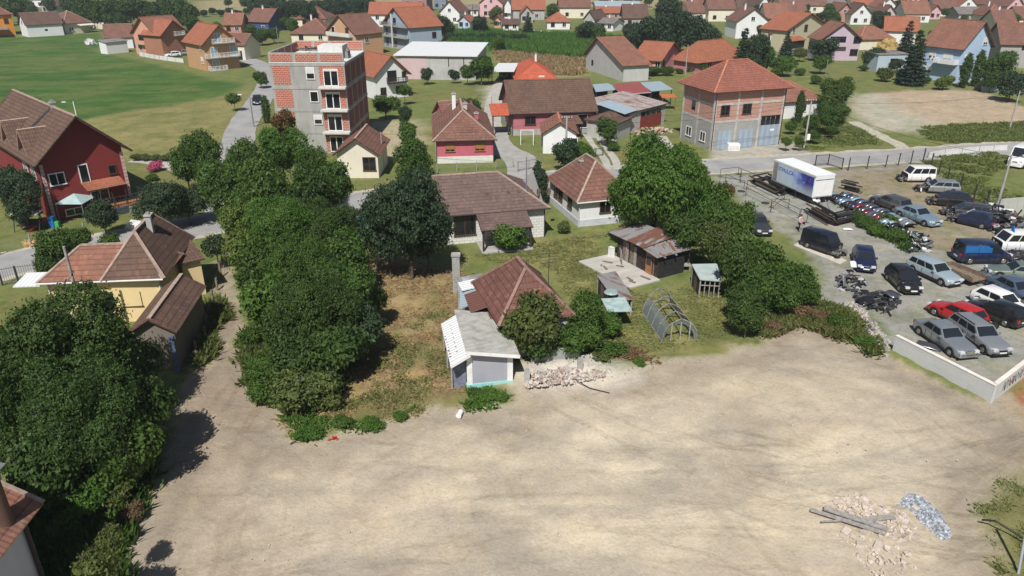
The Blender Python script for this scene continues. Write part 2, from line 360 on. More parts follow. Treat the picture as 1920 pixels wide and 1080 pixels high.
def streak(ang, sx_, sy_, lo, hi, amt, tint, s2, off):
    global gc
    m0 = tg.n('Mapping'); tg.put(m0.inputs[0], gp); m0.inputs['Rotation'].default_value = (0, 0, R_(ang)); m0.inputs['Location'].default_value = (off, off, 0)
    mp = tg.n('Mapping'); tg.put(mp.inputs[0], m0.outputs[0]); mp.inputs['Scale'].default_value = (sx_, sy_, 1)
    n1 = tg.n('TexNoise'); tg.put(n1.inputs['Vector'], mp.outputs[0]); n1.inputs['Scale'].default_value = 1; n1.inputs['Detail'].default_value = 5; n1.inputs['Distortion'].default_value = .35; n1 = n1.outputs[0]
    msk = tg.mr(tg.noise(gp, s2, 3), .5, .62, 0, 1); f = tg.math('MULTIPLY', tg.math('MULTIPLY', tg.mr(n1, lo, hi, 0, amt), msk), dm)
    gc = tg.mix(f, gc, tg.mix(1.0, gc, tint, 'MULTIPLY')); return tg.math('MULTIPLY', n1, msk)
def patch(scale, lo, hi, amt, tint, dist=1.0, det=6):
    global gc
    n1 = tg.n('TexNoise'); tg.put(n1.inputs['Vector'], gp); n1.inputs['Scale'].default_value = scale; n1.inputs['Detail'].default_value = det; n1.inputs['Distortion'].default_value = dist; n1.inputs['Roughness'].default_value = .62
    gc = tg.mix(tg.math('MULTIPLY', tg.mr(n1.outputs[0], lo, hi, 0, amt), dm), gc, tg.mix(1.0, gc, tint, 'MULTIPLY')); return n1.outputs[0]
def gpatch(scale, lo, hi, amt, tint):
    global gc
    n1 = tg.n('TexNoise'); tg.put(n1.inputs['Vector'], gp); n1.inputs['Scale'].default_value = scale; n1.inputs['Detail'].default_value = 5; n1.inputs['Distortion'].default_value = .8
    gc = tg.mix(tg.math('MULTIPLY', tg.mr(n1.outputs[0], lo, hi, 0, amt), tg.math('SUBTRACT', 1.0, dm)), gc, tg.mix(1.0, gc, tint, 'MULTIPLY'))
gpatch(.45, .5, .62, .55, (.68, .78, .62)); gpatch(.3, .52, .66, .6, (1.3, 1.18, 1.05)); gpatch(1.6, .54, .64, .55, (.62, .7, .6))
patch(.13, .5, .68, .8, (.8, .79, .8), .8); patch(.21, .52, .66, .7, (1.13, 1.1, 1.02), 1.2); patch(.5, .54, .68, .4, (.84, .81, .76), 1.5); p4 = patch(1.3, .55, .68, .4, (.82, .8, .77), 1.5); p5 = patch(3.4, .6, .7, .45, (.74, .71, .68), 1.2, 4)
streak(35, .22, 1.9, .53, .66, .55, (.8, .77, .73), .11, 0); k2 = streak(-22, .25, 2.2, .54, .66, .5, (.78, .75, .72), .14, 7); streak(78, .22, 2.2, .54, .66, .5, (.8, .77, .74), .13, 13); k2 = streak(-40, .3, 2.2, .55, .66, .35, (.82, .8, .76), .2, 31)
trk = None; wob = tg.noise(gp, .25, 3)
for i, (cx, cy, Rr) in enumerate(((82, 34, 99), (84, 38, 103.5), (70, 30, 85), (4, 132, 100), (-6, 140, 112), (10, -62, 91), (2, -70, 97), (-38, 62, 44), (34, 66, 42), (30, 70, 40), (-2, 4, 24), (60, -20, 62))):
    sb = tg.n('VectorMath', operation='SUBTRACT'); tg.put(sb.inputs[0], gp); sb.inputs[1].default_value = (cx, cy, 0); mz = tg.n('VectorMath', operation='MULTIPLY'); tg.put(mz.inputs[0], sb.outputs[0]); mz.inputs[1].default_value = (1, 1, 0)
    ln = tg.n('VectorMath', operation='LENGTH'); tg.put(ln.inputs[0], mz.outputs[0]); d0 = tg.math('ADD', tg.math('SUBTRACT', ln.outputs[1], Rr), tg.math('MULTIPLY', wob, 1.2))
    dd = tg.math('ABSOLUTE', tg.math('SUBTRACT', tg.math('ABSOLUTE', d0), .9)); f = tg.mr(dd, .08, .26, 1, 0); trk = f if trk is None else tg.math('MAXIMUM', trk, f)
tmask = tg.math('MULTIPLY', tg.mr(tg.noise(gp, .16, 3), .44, .6, .1, 1), tg.mr(tg.noise(gp, 3, 3), .3, .6, .3, 1)); trk = tg.math('MULTIPLY', tg.math('MULTIPLY', trk, tmask), dm)
gc = tg.mix(tg.math('MULTIPLY', trk, .6), gc, tg.mix(1.0, gc, (.76, .73, .69), 'MULTIPLY'))
tg.bump(tg.math('ADD', tg.math('SUBTRACT', tg.math('MULTIPLY', p4, .5), tg.math('MULTIPLY', trk, .5)), tg.math('ADD', tg.math('MULTIPLY', nf, .7), tg.math('MULTIPLY', nm, .6))), .6, .1); GM = tg.fin(gc, .95, 0, .15)
def gridmesh(x0, x1, y0, y1, st, amp=True, hole=None, split=True, z0=0.0):
    nx = int((x1-x0)/st)+1; ny = int((y1-y0)/st)+1
    X, Y = np.meshgrid(np.linspace(x0, x1, nx), np.linspace(y0, y1, ny)); C, fd, fg = groundcol(X, Y)
    Z = np.full(X.shape, z0)
    if amp:
        Z = Z+fd*((fbm(X*.3, Y*.3, 81)-.5)*.3+(fbm(X*1.4, Y*1.4, 83)-.5)*.2)*np.clip((78-Y)/10, 0, 1)
        rb = G(1060, 690); Z += .55*np.exp(-(((X-rb.x)/4)**2+((Y-rb.y)/1.6)**2))*(.7+.6*fbm(X*2, Y*2, 85))
        e = np.clip(1-np.abs(sdf(DIRT, X, Y)+.6)/1.6, 0, 1); Z += e*.3*fbm(X*.9, Y*.9, 87)*np.clip((60-Y)/5, 0, 1)*np.clip(30-X, 0, 1)*np.clip((X+14)/3, 0, 1)
        h = np.clip(sdf(HAY, X, Y)/2, 0, 1); Z += h*(fbm(X*.8, Y*.8, 89)-.4)*.45
    idx = np.arange(nx*ny).reshape(ny, nx)
    q = np.stack([idx[:-1, :-1], idx[:-1, 1:], idx[1:, 1:], idx[1:, :-1]], -1).reshape(-1, 4)
    cx = (X[:-1, :-1]+X[1:, 1:]).ravel()/2; cy = (Y[:-1, :-1]+Y[1:, 1:]).ravel()/2
    keep = np.ones(len(q), bool)
    if hole: keep &= ~((cx > hole[0]) & (cx < hole[1]) & (cy > hole[2]) & (cy < hole[3]))
    cls = np.zeros(len(q), int)
    if split:
        cls[(sdf(DIRT, cx, cy) > 0)] = 1; cls[(sdf(GRAV, cx, cy) > 0) & (cls == 0)] = 2; cls[(sdf(SOIL, cx, cy) > 0)] = 3; cls[(sdf(CROP, cx, cy) > 0)] = 4
    V = np.stack([X.ravel(), Y.ravel(), Z.ravel()], -1); CC = C.reshape(-1, 3); FDM = fd.ravel()
    for k, nme in enumerate(('ground', 'dirt_ground', 'gravel_yard_ground', 'bare_soil_field', 'green_field')):
        qq = q[keep & (cls == k)]
        if len(qq) == 0: continue
        u, inv = np.unique(qq, return_inverse=True); inv = inv.reshape(-1, 4)
        me = bpy.data.meshes.new(nme); me.vertices.add(len(u)); me.vertices.foreach_set('co', V[u].ravel().astype(np.float32))
        me.loops.add(inv.size); me.loops.foreach_set('vertex_index', inv.ravel().astype(np.int32))
        me.polygons.add(len(inv)); me.polygons.foreach_set('loop_start', np.arange(0, inv.size, 4, dtype=np.int32))
        me.update(calc_edges=True)
        a = me.color_attributes.new('col', 'FLOAT_COLOR', 'POINT'); cc = np.ones((len(u), 4), np.float32); cc[:, :3] = CC[u]; cc[:, 3] = FDM[u]; a.data.foreach_set('color', cc.ravel())
        me.polygons.foreach_set('use_smooth', np.ones(len(inv), bool)); me.materials.append(GM)
        o = bpy.data.objects.new(nme, me); COL.objects.link(o); struct(o)
        o['label'] = dict(ground='green and yellowing grass ground of the plots', dirt_ground='pale bare dirt of the cleared lot', gravel_yard_ground='grey gravel of the scrap car yard', bare_soil_field='pinkish bare soil plot beside the road', green_field='bright green crop field at the left')[nme]
gridmesh(-60, 62, 15, 112, .36)
gridmesh(-230, 260, 15, 330, 1.75, False, (-58, 60, 10, 109.5), z0=-.03)
gridmesh(-500, 560, 15, 700, 7.0, False, (-220, 250, 10, 320), False, z0=-.07)
b = MB(); b.poly([(-3000, -800, -.7), (3000, -800, -.7), (3000, 4500, -.7), (-3000, 4500, -.7)], plain('far_ground', (.16, .17, .07), .95, 0, .3, .02)); struct(b.build('ground'))

# roads
tr_ = NT('asphalt'); gp = tr_.n('NewGeometry').outputs['Position']
rc = tr_.mix(tr_.mr(tr_.noise(gp, .35, 5, .6), .35, .65, 0, 1), (.27, .27, .27), (.36, .355, .345))
rc = tr_.mix(tr_.mr(tr_.noise(gp, 12, 4, .7), .5, .7, 0, .4), rc, (.2, .2, .2)); rc = tr_.mix(tr_.mr(tr_.noise(gp, 1.2, 5, .75), .6, .66, 0, .5), rc, (.19, .19, .185))
tr_.bump(tr_.noise(gp, 20, 3), .2, .02); ASPH = tr_.fin(rc, .9, 0, .2)
verge = plain('pale_gravel_verge', (.42, .39, .32), .95, 0, .25, 1.5, .1, .3)
def road(name, pts, width, z, m, lab, closed=False, wob=.12):
    P = [Vector(p) for p in pts]; Q = []
    for i in range(len(P)-1):                                # smooth the centre line
        p0 = P[max(i-1, 0)]; p1 = P[i]; p2 = P[i+1]; p3 = P[min(i+2, len(P)-1)]; n = max(2, int((p2-p1).length/1.5))
        for k in range(n):
            t = k/n; Q.append(.5*((2*p1)+(p2-p0)*t+(2*p0-5*p1+4*p2-p3)*t*t+(3*p1-p0-3*p2+p3)*t**3))
    Q.append(P[-1]); b = MB(); vs = []
    for i, q in enumerate(Q):
        d = (Q[min(i+1, len(Q)-1)]-Q[max(i-1, 0)]); nn = Vector((-d.y, d.x)).normalized()
        for s in (-1, 1):
            j = (float(vn(np.array(q.x*.7), np.array(q.y*.7), 90+s))-.5)*2*wob
            p = q.xy+nn*s*(width/2+j); vs.append((p.x, p.y, z))
    b.faces(vs, [(2*i, 2*i+1, 2*i+3, 2*i+2) for i in range(len(Q)-1)], m)
    o = b.build(name); struct(o); o['label'] = lab; return Q
def PG(l): return [G(x, y).xy for x, y in l]
main = PG([(-260, 580), (0, 500), (200, 457), (430, 414), (650, 380), (850, 353), (1000, 338), (1160, 325), (1340, 312), (1600, 297), (1780, 286), (1920, 277), (2300, 258)])
road('road_verge', main, 7.6, .012, verge, 'pale gravel verge along the main road', wob=.5)
road('road', main, 5.8, .024, ASPH, 'grey asphalt main road crossing behind the plots')
side = PG([(425, 400), (440, 300), (455, 235), (482, 195), (502, 160), (500, 132), (470, 114), (440, 108)])
road('road', side, 4.6, .028, ASPH, 'side street running up past the unfinished apartment block')
road('path', PG([(1600, 228), (1640, 250), (1680, 268), (1705, 285)]), 2.0, .016, verge, 'pale gravel path from the soil plot to the road', wob=.3)
DRV = plain('concrete_drive', (.4, .385, .35), .95, 0, .18, .8, .1, .2)
road('driveway', PG([(985, 340), (985, 318), (972, 296), (940, 280), (925, 262), (932, 240)]), 4.6, .03, plain('drive_asphalt', (.33, .325, .31), .95, 0, .15, .8), 'grey driveway between the two pink houses')
for i, (a, lab) in enumerate((((1098, 252), 'left concrete wheel track up to the pink barn'), ((1118, 252), 'right concrete wheel track up to the pink barn'))):
    road('driveway', PG([(a[0], a[1]), (a[0]+14, 272), (a[0]+36, 300), (a[0]+40, 318)]), 1.0, .03, DRV, lab)
road('driveway', PG([(941, 152), (930, 180), (922, 215), (925, 250)]), 3.0, .02, DRV, 'pale concrete drive up to the carport')
road('driveway', PG([(1230, 255), (1248, 280), (1290, 305)]), 3.0, .02, DRV, 'pale drive in front of the red workshop gate')
road('path', PG([(250, 300), (300, 305), (340, 318)]), 2.4, .02, DRV, 'paved path beside the dark red house')
# ---------------------------------------------------------------- houses
def zr(ybase, ytop): return HT(ybase, ytop)
class Blk: pass
def faceT(B, face):
    ox, oy, W, D = B.ox, B.oy, B.W, B.D
    if face == 'f': o, u, n = (ox, oy), (1, 0), (0, -1)
    elif face == 'r': o, u, n = (W-ox, oy), (0, 1), (1, 0)
    elif face == 'l': o, u, n = (ox, D-oy), (0, -1), (-1, 0)
    else: o, u, n = (W-ox, D-oy), (-1, 0), (0, 1)
    L = (W-2*ox) if face in 'fb' else (D-2*oy)
    return Matrix(((u[0], -n[0], 0, o[0]), (u[1], -n[1], 0, o[1]), (0, 0, 1, 0), (0, 0, 0, 1))), L     # local (u, inward, z)
def block(root, M, W, D, ze, roof, rise, wall, rmat, over=.5, og=None, ry=.5, plinth=None, hips='', cap=None, th=.16, edge=None, gutter=None, z0=-.3, wallname='wall', roofname='roof'):
    B = Blk(); B.root = root; B.M = M; B.W = W; B.D = D; B.ze = ze
    og = over if og is None else og
    alx = roof in ('gx', 'mono', 'flat') or (roof == 'hip' and W >= D)
    B.ox, B.oy = (og, over) if alx else (over, og)
    if roof == 'hip': B.ox = B.oy = over
    ox, oy = B.ox, B.oy; zt = ze+rise; edge = edge or rmat; cap = cap or rmat
    w = MB(); x0, x1, y0, y1 = ox, W-ox, oy, D-oy
    def zy(y):                                            # roof underside height above a point of the wall line
        if roof in ('gx',): return ze+rise*(y/(ry*D) if y <= ry*D else (D-y)/((1-ry)*D))-th*.8
        if roof == 'mono': return ze+rise*y/D-th*.8
        return ze
    def zx(x): return ze+rise*(x/(ry*W) if x <= ry*W else (W-x)/((1-ry)*W))-th*.8
    if roof in ('gx', 'mono'):
        zf, zb = zy(y0), zy(y1)
        w.poly([(x0, y0, z0), (x1, y0, z0), (x1, y0, zf), (x0, y0, zf)], wall); w.poly([(x1, y1, z0), (x0, y1, z0), (x0, y1, zb), (x1, y1, zb)], wall)
        mid = [(ry*D, zt-th*.8)] if roof == 'gx' else []
        w.poly([(x1, y0, z0), (x1, y1, z0), (x1, y1, zb)]+[(x1, y, z) for y, z in mid]+[(x1, y0, zf)], wall)
        w.poly([(x0, y1, z0), (x0, y0, z0), (x0, y0, zf)]+[(x0, y, z) for y, z in mid]+[(x0, y1, zb)], wall)
    elif roof == 'gy':
        zl, zrr = zx(x0), zx(x1)
        w.poly([(x0, y1, z0), (x0, y0, z0), (x0, y0, zl), (x0, y1, zl)], wall); w.poly([(x1, y0, z0), (x1, y1, z0), (x1, y1, zrr), (x1, y0, zrr)], wall)
        w.poly([(x0, y0, z0), (x1, y0, z0), (x1, y0, zrr), (ry*W, y0, zt-th*.8), (x0, y0, zl)], wall)
        w.poly([(x1, y1, z0), (x0, y1, z0), (x0, y1, zl), (ry*W, y1, zt-th*.8), (x1, y1, zrr)], wall)
    else:
        zz = ze-th*.3 if roof == 'hip' else ze
        w.box(x0, x1, y0, y1, z0, zz+(0.1 if roof == 'hip' else 0), wall)
    if plinth:
        pm, ph = plinth; e = .05
        w.box(x0-e, x1+e, y0-e, y1+e, z0, ph, pm)
    B.wall = w.build(wallname, root, M)
    r = MB(); yr = ry*D; xr = ry*W
    if roof == 'gx':
        hl = D*.42 if 'l' in hips else 0; hr = D*.42 if 'r' in hips else 0
        r.slab([(0, 0, ze), (W, 0, ze), (W-hr, yr, zt), (hl, yr, zt)], th, rmat, edge); r.slab([(W, D, ze), (0, D, ze), (hl, yr, zt), (W-hr, yr, zt)], th, rmat, edge)
        if hl: r.slab([(0, 0, ze), (hl, yr, zt), (0, D, ze)], th, rmat, edge)
        if hr: r.slab([(W, 0, ze), (W, D, ze), (W-hr, yr, zt)], th, rmat, edge)
        r.bar((hl, yr, zt+.02), (W-hr, yr, zt+.02), .26, cap, .12)
        for x in (0, W):
            if (x == 0 and hl) or (x == W and hr):
                t = hl if x == 0 else W-hr
                r.bar((x, 0, ze), (t, yr, zt), .22, cap, .1); r.bar((x, D, ze), (t, yr, zt), .22, cap, .1)
            else:
                r.bar((x, .02, ze+.02), (x, yr, zt+.02), .18, edge, .1); r.bar((x, D-.02, ze+.02), (x, yr, zt+.02), .18, edge, .1)
    elif roof == 'gy':
        hb = W*.42 if 'b' in hips else 0; hf = W*.42 if 'f' in hips else 0
        r.slab([(0, 0, ze), (xr, hf, zt), (xr, D-hb, zt), (0, D, ze)], th, rmat, edge); r.slab([(W, 0, ze), (W, D, ze), (xr, D-hb, zt), (xr, hf, zt)], th, rmat, edge)
        if hb: r.slab([(0, D, ze), (xr, D-hb, zt), (W, D, ze)], th, rmat, edge)
        if hf: r.slab([(0, 0, ze), (W, 0, ze), (xr, hf, zt)], th, rmat, edge)
        r.bar((xr, hf, zt+.02), (xr, D-hb, zt+.02), .26, cap, .12)
        if not hf:
            r.bar((.02, 0, ze+.02), (xr, 0, zt+.02), .18, edge, .1); r.bar((W-.02, 0, ze+.02), (xr, 0, zt+.02), .18, edge, .1)
    elif roof == 'hip':
        h = min(W, D)/2
        a, c = ((h, D/2), (W-h, D/2)) if W >= D else ((W/2, h), (W/2, D-h))
        A = (*a, zt); C = (*c, zt)
        if W >= D:
            r.slab([(0, 0, ze), (W, 0, ze), C, A], th, rmat, edge); r.slab([(W, D, ze), (0, D, ze), A, C], th, rmat, edge)
            r.slab([(0, D, ze), (0, 0, ze), A], th, rmat, edge); r.slab([(W, 0, ze), (W, D, ze), C], th, rmat, edge)
            prs = [((0, 0), A), ((0, D), A), ((W, 0), C), ((W, D), C)]
        else:
            r.slab([(0, D, ze), (0, 0, ze), A, C], th, rmat, edge); r.slab([(W, 0, ze), (W, D, ze), C, A], th, rmat, edge)
            r.slab([(0, 0, ze), (W, 0, ze), A], th, rmat, edge); r.slab([(W, D, ze), (0, D, ze), C], th, rmat, edge)
            prs = [((0, 0), A), ((W, 0), A), ((0, D), C), ((W, D), C)]
        for p, q in prs: r.bar((*p, ze+.02), (q[0], q[1], zt+.02), .22, cap, .1)
        if (Vector(C)-Vector(A)).length > .3: r.bar((A[0], A[1], zt+.03), (C[0], C[1], zt+.03), .24, cap, .12)
    elif roof == 'mono':
        r.slab([(0, 0, ze), (W, 0, ze), (W, D, zt), (0, D, zt)], th, rmat, edge)
    elif roof == 'flat':
        r.box(0, W, 0, D, ze, ze+th, rmat)
    B.roof = r.build(roofname, root, M)
    if gutter:
        g = MB(); g.cyl((0, -.06, ze-.02), (W, -.06, ze-.02), .075, .075, gutter, 6)
        for x in (ox, W-ox): g.cyl((x, oy-.1, 0), (x, oy-.1, ze-.1), .05, .05, gutter, 5, False)
        g.build('gutter', root, M)
    return B
def frame(e0, e1, dep, ze, W=None):
    if e0 is None:
        p1 = G(*e1, ze).xy; p2 = G(*dep, ze).xy; y = (p2-p1).normalized(); x = Vector((y.y, -y.x)); D = (p2-p1).length
        return p1-x*W, x, W, D
    p0 = G(*e0, ze).xy; p1 = G(*e1, ze).xy; x = (p1-p0).normalized(); Wd = (p1-p0).length; y = Vector((-x.y, x.x))
    if isinstance(dep, tuple): D = abs((G(*dep, ze).xy-p0).dot(y))
    else: D = dep
    return p0, x, Wd, D
def house(name, label, cat, e0, e1, dep, ze, roof, rise, wall, rmat, W=None, group=None, root=None, **kw):
    p0, x, Wd, D = frame(e0, e1, dep, ze, W); yaw = math.atan2(x.y, x.x)
    M = Matrix.Translation((p0.x, p0.y, 0)) @ Matrix.Rotation(yaw, 4, 'Z')
    if root is None:
        root = thing(name, label, cat, (p0.x, p0.y, 0), yaw, group); root['_y'] = 0; del root['_y']
        bpy.context.view_layer.update() if False else None
        HM[root.name] = M; ML = Matrix.Identity(4)
    else: ML = HM[root.name].inverted() @ M
    B = block(root, ML, Wd, D, ze, roof, rise, wall, rmat, **kw)
    return B
HM = {}
frame_w = plain('frame_white', (.75, .75, .74), .4, 0, .04); frame_b = plain('frame_brown', (.09, .05, .03), .5, 0, .1); shutter = plain('roller_shutter', (.66, .65, .62), .6, 0, .06)
def win(B, face, u, z, w=1.1, h=1.3, st='w', sub=True, name=None, gl=None, label=None):
    T, L = faceT(B, face)
    if u < 0: u = L+u
    T = B.M @ T; fm = {'w': frame_w, 'b': frame_b, 's': frame_w, 'd': frame_b, 'D': frame_w, 'o': None, 'y': wood_o}.get(st, frame_w)
    g = MB(); gm = gl or glass
    g.box(u, u+w, -.035, .05, z, z+h, gm)
    if st == 's': g.box(u+.02, u+w-.02, -.055, -.036, z+h*.35, z+h, shutter)
    if st == 'y': g.box(u+.02, u+w-.02, -.055, -.036, z+h*.25, z+h, wood_o)
    door = st in 'dD'
    if st == 'd': g.box(u+.03, u+w-.03, -.06, -.036, z, z+h*.96, wood_d)
    o = g.build(name or ('door' if door else 'window'), B.root, T)
    if label: o['label'] = label
    if fm:
        f = MB(); t = .09
        f.box(u-t, u+w+t, -.075, .02, z+h, z+h+t, fm); f.box(u-t, u, -.075, .02, z, z+h, fm); f.box(u+w, u+w+t, -.075, .02, z, z+h, fm)
        if not door:
            f.box(u-t-.05, u+w+t+.05, -.14, .02, z-t, z, fm)
            if w > .8: f.box(u+w/2-.035, u+w/2+.035, -.07, -.03, z, z+h, fm)
        f.build('frame', o)
    return o
def balcony(B, face, u0, u1, z, dep=1.2, rail=None, slabm=None, bars=True, h=.95, solid=None):
    T, L = faceT(B, face); T = B.M @ T; s = MB(); s.box(u0, u1, -dep, -.01, z-.16, z, slabm or concrete)
    o = s.build('balcony', B.root, T); r = MB(); rm = rail or white
    if solid:
        r.box(u0, u1, -dep, -dep+.1, z+.002, z+h, solid); r.box(u0, u0+.1, -dep+.101, -.02, z+.002, z+h, solid); r.box(u1-.1, u1, -dep+.101, -.02, z+.002, z+h, solid)
    else:
        for a, b_ in (((u0+.04, -dep+.04), (u1-.04, -dep+.04)), ((u0+.04, -dep+.04), (u0+.04, -.02)), ((u1-.04, -dep+.04), (u1-.04, -.02))):
            for k in (h, h*.55, .12): r.bar((*a, z+k), (*b_, z+k), .06, rm, .08 if k == h else .04)
            n = max(1, int((Vector(b_)-Vector(a)).length/(.9)))
            for i in range(n+1):
                p = Vector(a).lerp(Vector(b_), i/n); r.bar((p.x, p.y, z), (p.x, p.y, z+h), .07, rm)
            if bars:
                n = max(1, int((Vector(b_)-Vector(a)).length/.3))
                for i in range(n): p = Vector(a).lerp(Vector(b_), (i+.5)/n); r.bar((p.x, p.y, z+.1), (p.x, p.y, z+h), .03, rm)
    r.build('railing', o); return o
def chimney(B, x, y, z0, z1, w=.5, m=None, capm=None):
    c = MB(); m = m or plaster('chimney_plaster', (.5, .47, .43)); c.box(x-w/2, x+w/2, y-w/2, y+w/2, z0, z1, m)
    c.box(x-w/2-.08, x+w/2+.08, y-w/2-.08, y+w/2+.08, z1+.002, z1+.12, capm or concrete)
    c.box(x-w*.3, x+w*.3, y-w*.3, y+w*.3, z1+.121, z1+.3, conc_d)
    o = c.build('chimney', B.roof); return o

# ---------------------------------------------------------------- trees
def leafcloud(name, lobes, n, size, seed, mat, per=9, spread=.35, inner=.12, jit=.9):
    rg = np.random.default_rng(seed); Lb = np.array(lobes, float); wt = (Lb[:, 3]*Lb[:, 4]); wt = wt/wt.sum(); nc = int(n/per*1.35)
    k = rg.choice(len(Lb), nc, p=wt); d = rg.normal(size=(nc, 3)); d[:, 2] += .25; d /= np.linalg.norm(d, axis=1)[:, None]
    rf = np.where(rg.random(nc) < inner, rg.uniform(.3, .8, nc), rg.uniform(.82, 1.08, nc))
    rad = Lb[k][:, [3, 3, 4]]; P = Lb[k][:, :3]+d*rad*rf[:, None]
    keep = np.ones(nc, bool)
    for L in Lb:
        q = (P-L[:3])/np.array((L[3], L[3], L[4])); keep &= ~((np.linalg.norm(q, axis=1) < .72) & (rg.random(nc) > .12))
    P = P[keep]; d = d[keep]; nl = rg.integers(per//2, per+per//2, len(P)); idx = np.repeat(np.arange(len(P)), nl)
    sp = spread*rg.uniform(.5, 1.3, len(P))
    C = P[idx]+rg.normal(size=(len(idx), 3))*sp[idx][:, None]*np.array((1, 1, .6)); D = d[idx]*.8+rg.normal(size=(len(idx), 3))*jit*.6; D[:, 2] += .35
    D /= np.linalg.norm(D, axis=1)[:, None]; a = rg.normal(size=D.shape); a -= (a*D).sum(1)[:, None]*D; a /= np.linalg.norm(a, axis=1)[:, None]
    b_ = np.cross(D, a); s = size*rg.uniform(.6, 1.35, len(C)); l = s[:, None]*a; t = (s*.55)[:, None]*b_
    V = np.stack([C-l, C+t-l*.1, C+l, C-t-l*.1], 1).reshape(-1, 3); m = len(C)
    me = bpy.data.meshes.new(name); me.vertices.add(4*m); me.vertices.foreach_set('co', V.ravel().astype(np.float32))
    me.loops.add(4*m); me.loops.foreach_set('vertex_index', np.arange(4*m, dtype=np.int32)); me.polygons.add(m)
    me.polygons.foreach_set('loop_start', np.arange(0, 4*m, 4, dtype=np.int32)); me.update(calc_edges=True); me.materials.append(mat)
    return me
def lobes_round(seed, R=1.0, n=9, flat=.8, irr=.35, core=.56, push=0):
    r = random.Random(seed); L = [(0, 0, 0, core*R, core*R*flat)]
    for i in range(n):
        a = 6.283*i/n+r.uniform(-.4, .4); el = r.uniform(-.45, 1.1); q = r.uniform(.42+push, .76+push*.6)*R; s = r.uniform(.2, .2+irr)*R
        L.append((math.cos(a)*math.cos(el)*q, math.sin(a)*math.cos(el)*q, math.sin(el)*q*flat, s, s*r.uniform(.7, .95)))
    return L
def trunkmesh(name, H, r, seed, limbs=6, spread=.5):           # base at z=-H..., crown centre at 0
    q = random.Random(seed); b = MB(); b.cyl((0, 0, -1), (q.uniform(-.03, .03), 0, -.25), r, r*.7, bark, 8)
    for i in range(limbs):
        a = 6.283*i/limbs+q.uniform(-.4, .4); m = Vector((math.cos(a)*spread*.35, math.sin(a)*spread*.35, q.uniform(-.15, .05)))
        e = Vector((math.cos(a)*spread, math.sin(a)*spread, q.uniform(.0, .16)))
        b.cyl((0, 0, -.35), m, r*.55, r*.35, bark, 6, False); b.cyl(m, e, r*.35, r*.12, bark, 5, False)
    b.cyl((0, 0, -.3), (.02, .03, .18), r*.6, r*.15, bark, 6, False)
    me = bpy.data.meshes.new(name); me.from_pydata(b.v, [], b.f); me.materials.append(bark); me.polygons.foreach_set('use_smooth', [True]*len(b.f)); return me
PR = {}
def proto(key, R, n, leaf, seed, nl=9, flat=.85, irr=.35, per=9, spread=.3, mat=L_mid):
    PR[key] = (R, leafcloud('crown', lobes_round(seed, R, nl, flat, irr), n, leaf, seed, mat, per, spread), None)
for i in range(3): proto('big%d' % i, 4.6, 34000, .13, 20+i, 17, .85, .24, 16, .28)
for i in range(4): proto('med%d' % i, 3.0, 17000, .115, 40+i, 14, .88, .26, 13, .22)
for i in range(3): proto('sml%d' % i, 1.6, 6500, .1, 60+i, 9, .85, .25, 11, .16)
for i in range(2): proto('bsh%d' % i, 1.0, 2800, .085, 80+i, 7, .75, .25, 9, .13)
for i in range(4): proto('far%d' % i, 3.6, 5200, .26, 90+i, 11, .85, .26, 8, .35)
TRK = [trunkmesh('trunk', 1, .06, i, 6, .5) for i in range(3)]
for i in range(3): PR['near%d' % i] = (4.6, leafcloud('crown', lobes_round(120+i, 4.6, 24, .85, .2, .5, .1), 68000, .098, 130+i, L_walnut, 26, .26), None)
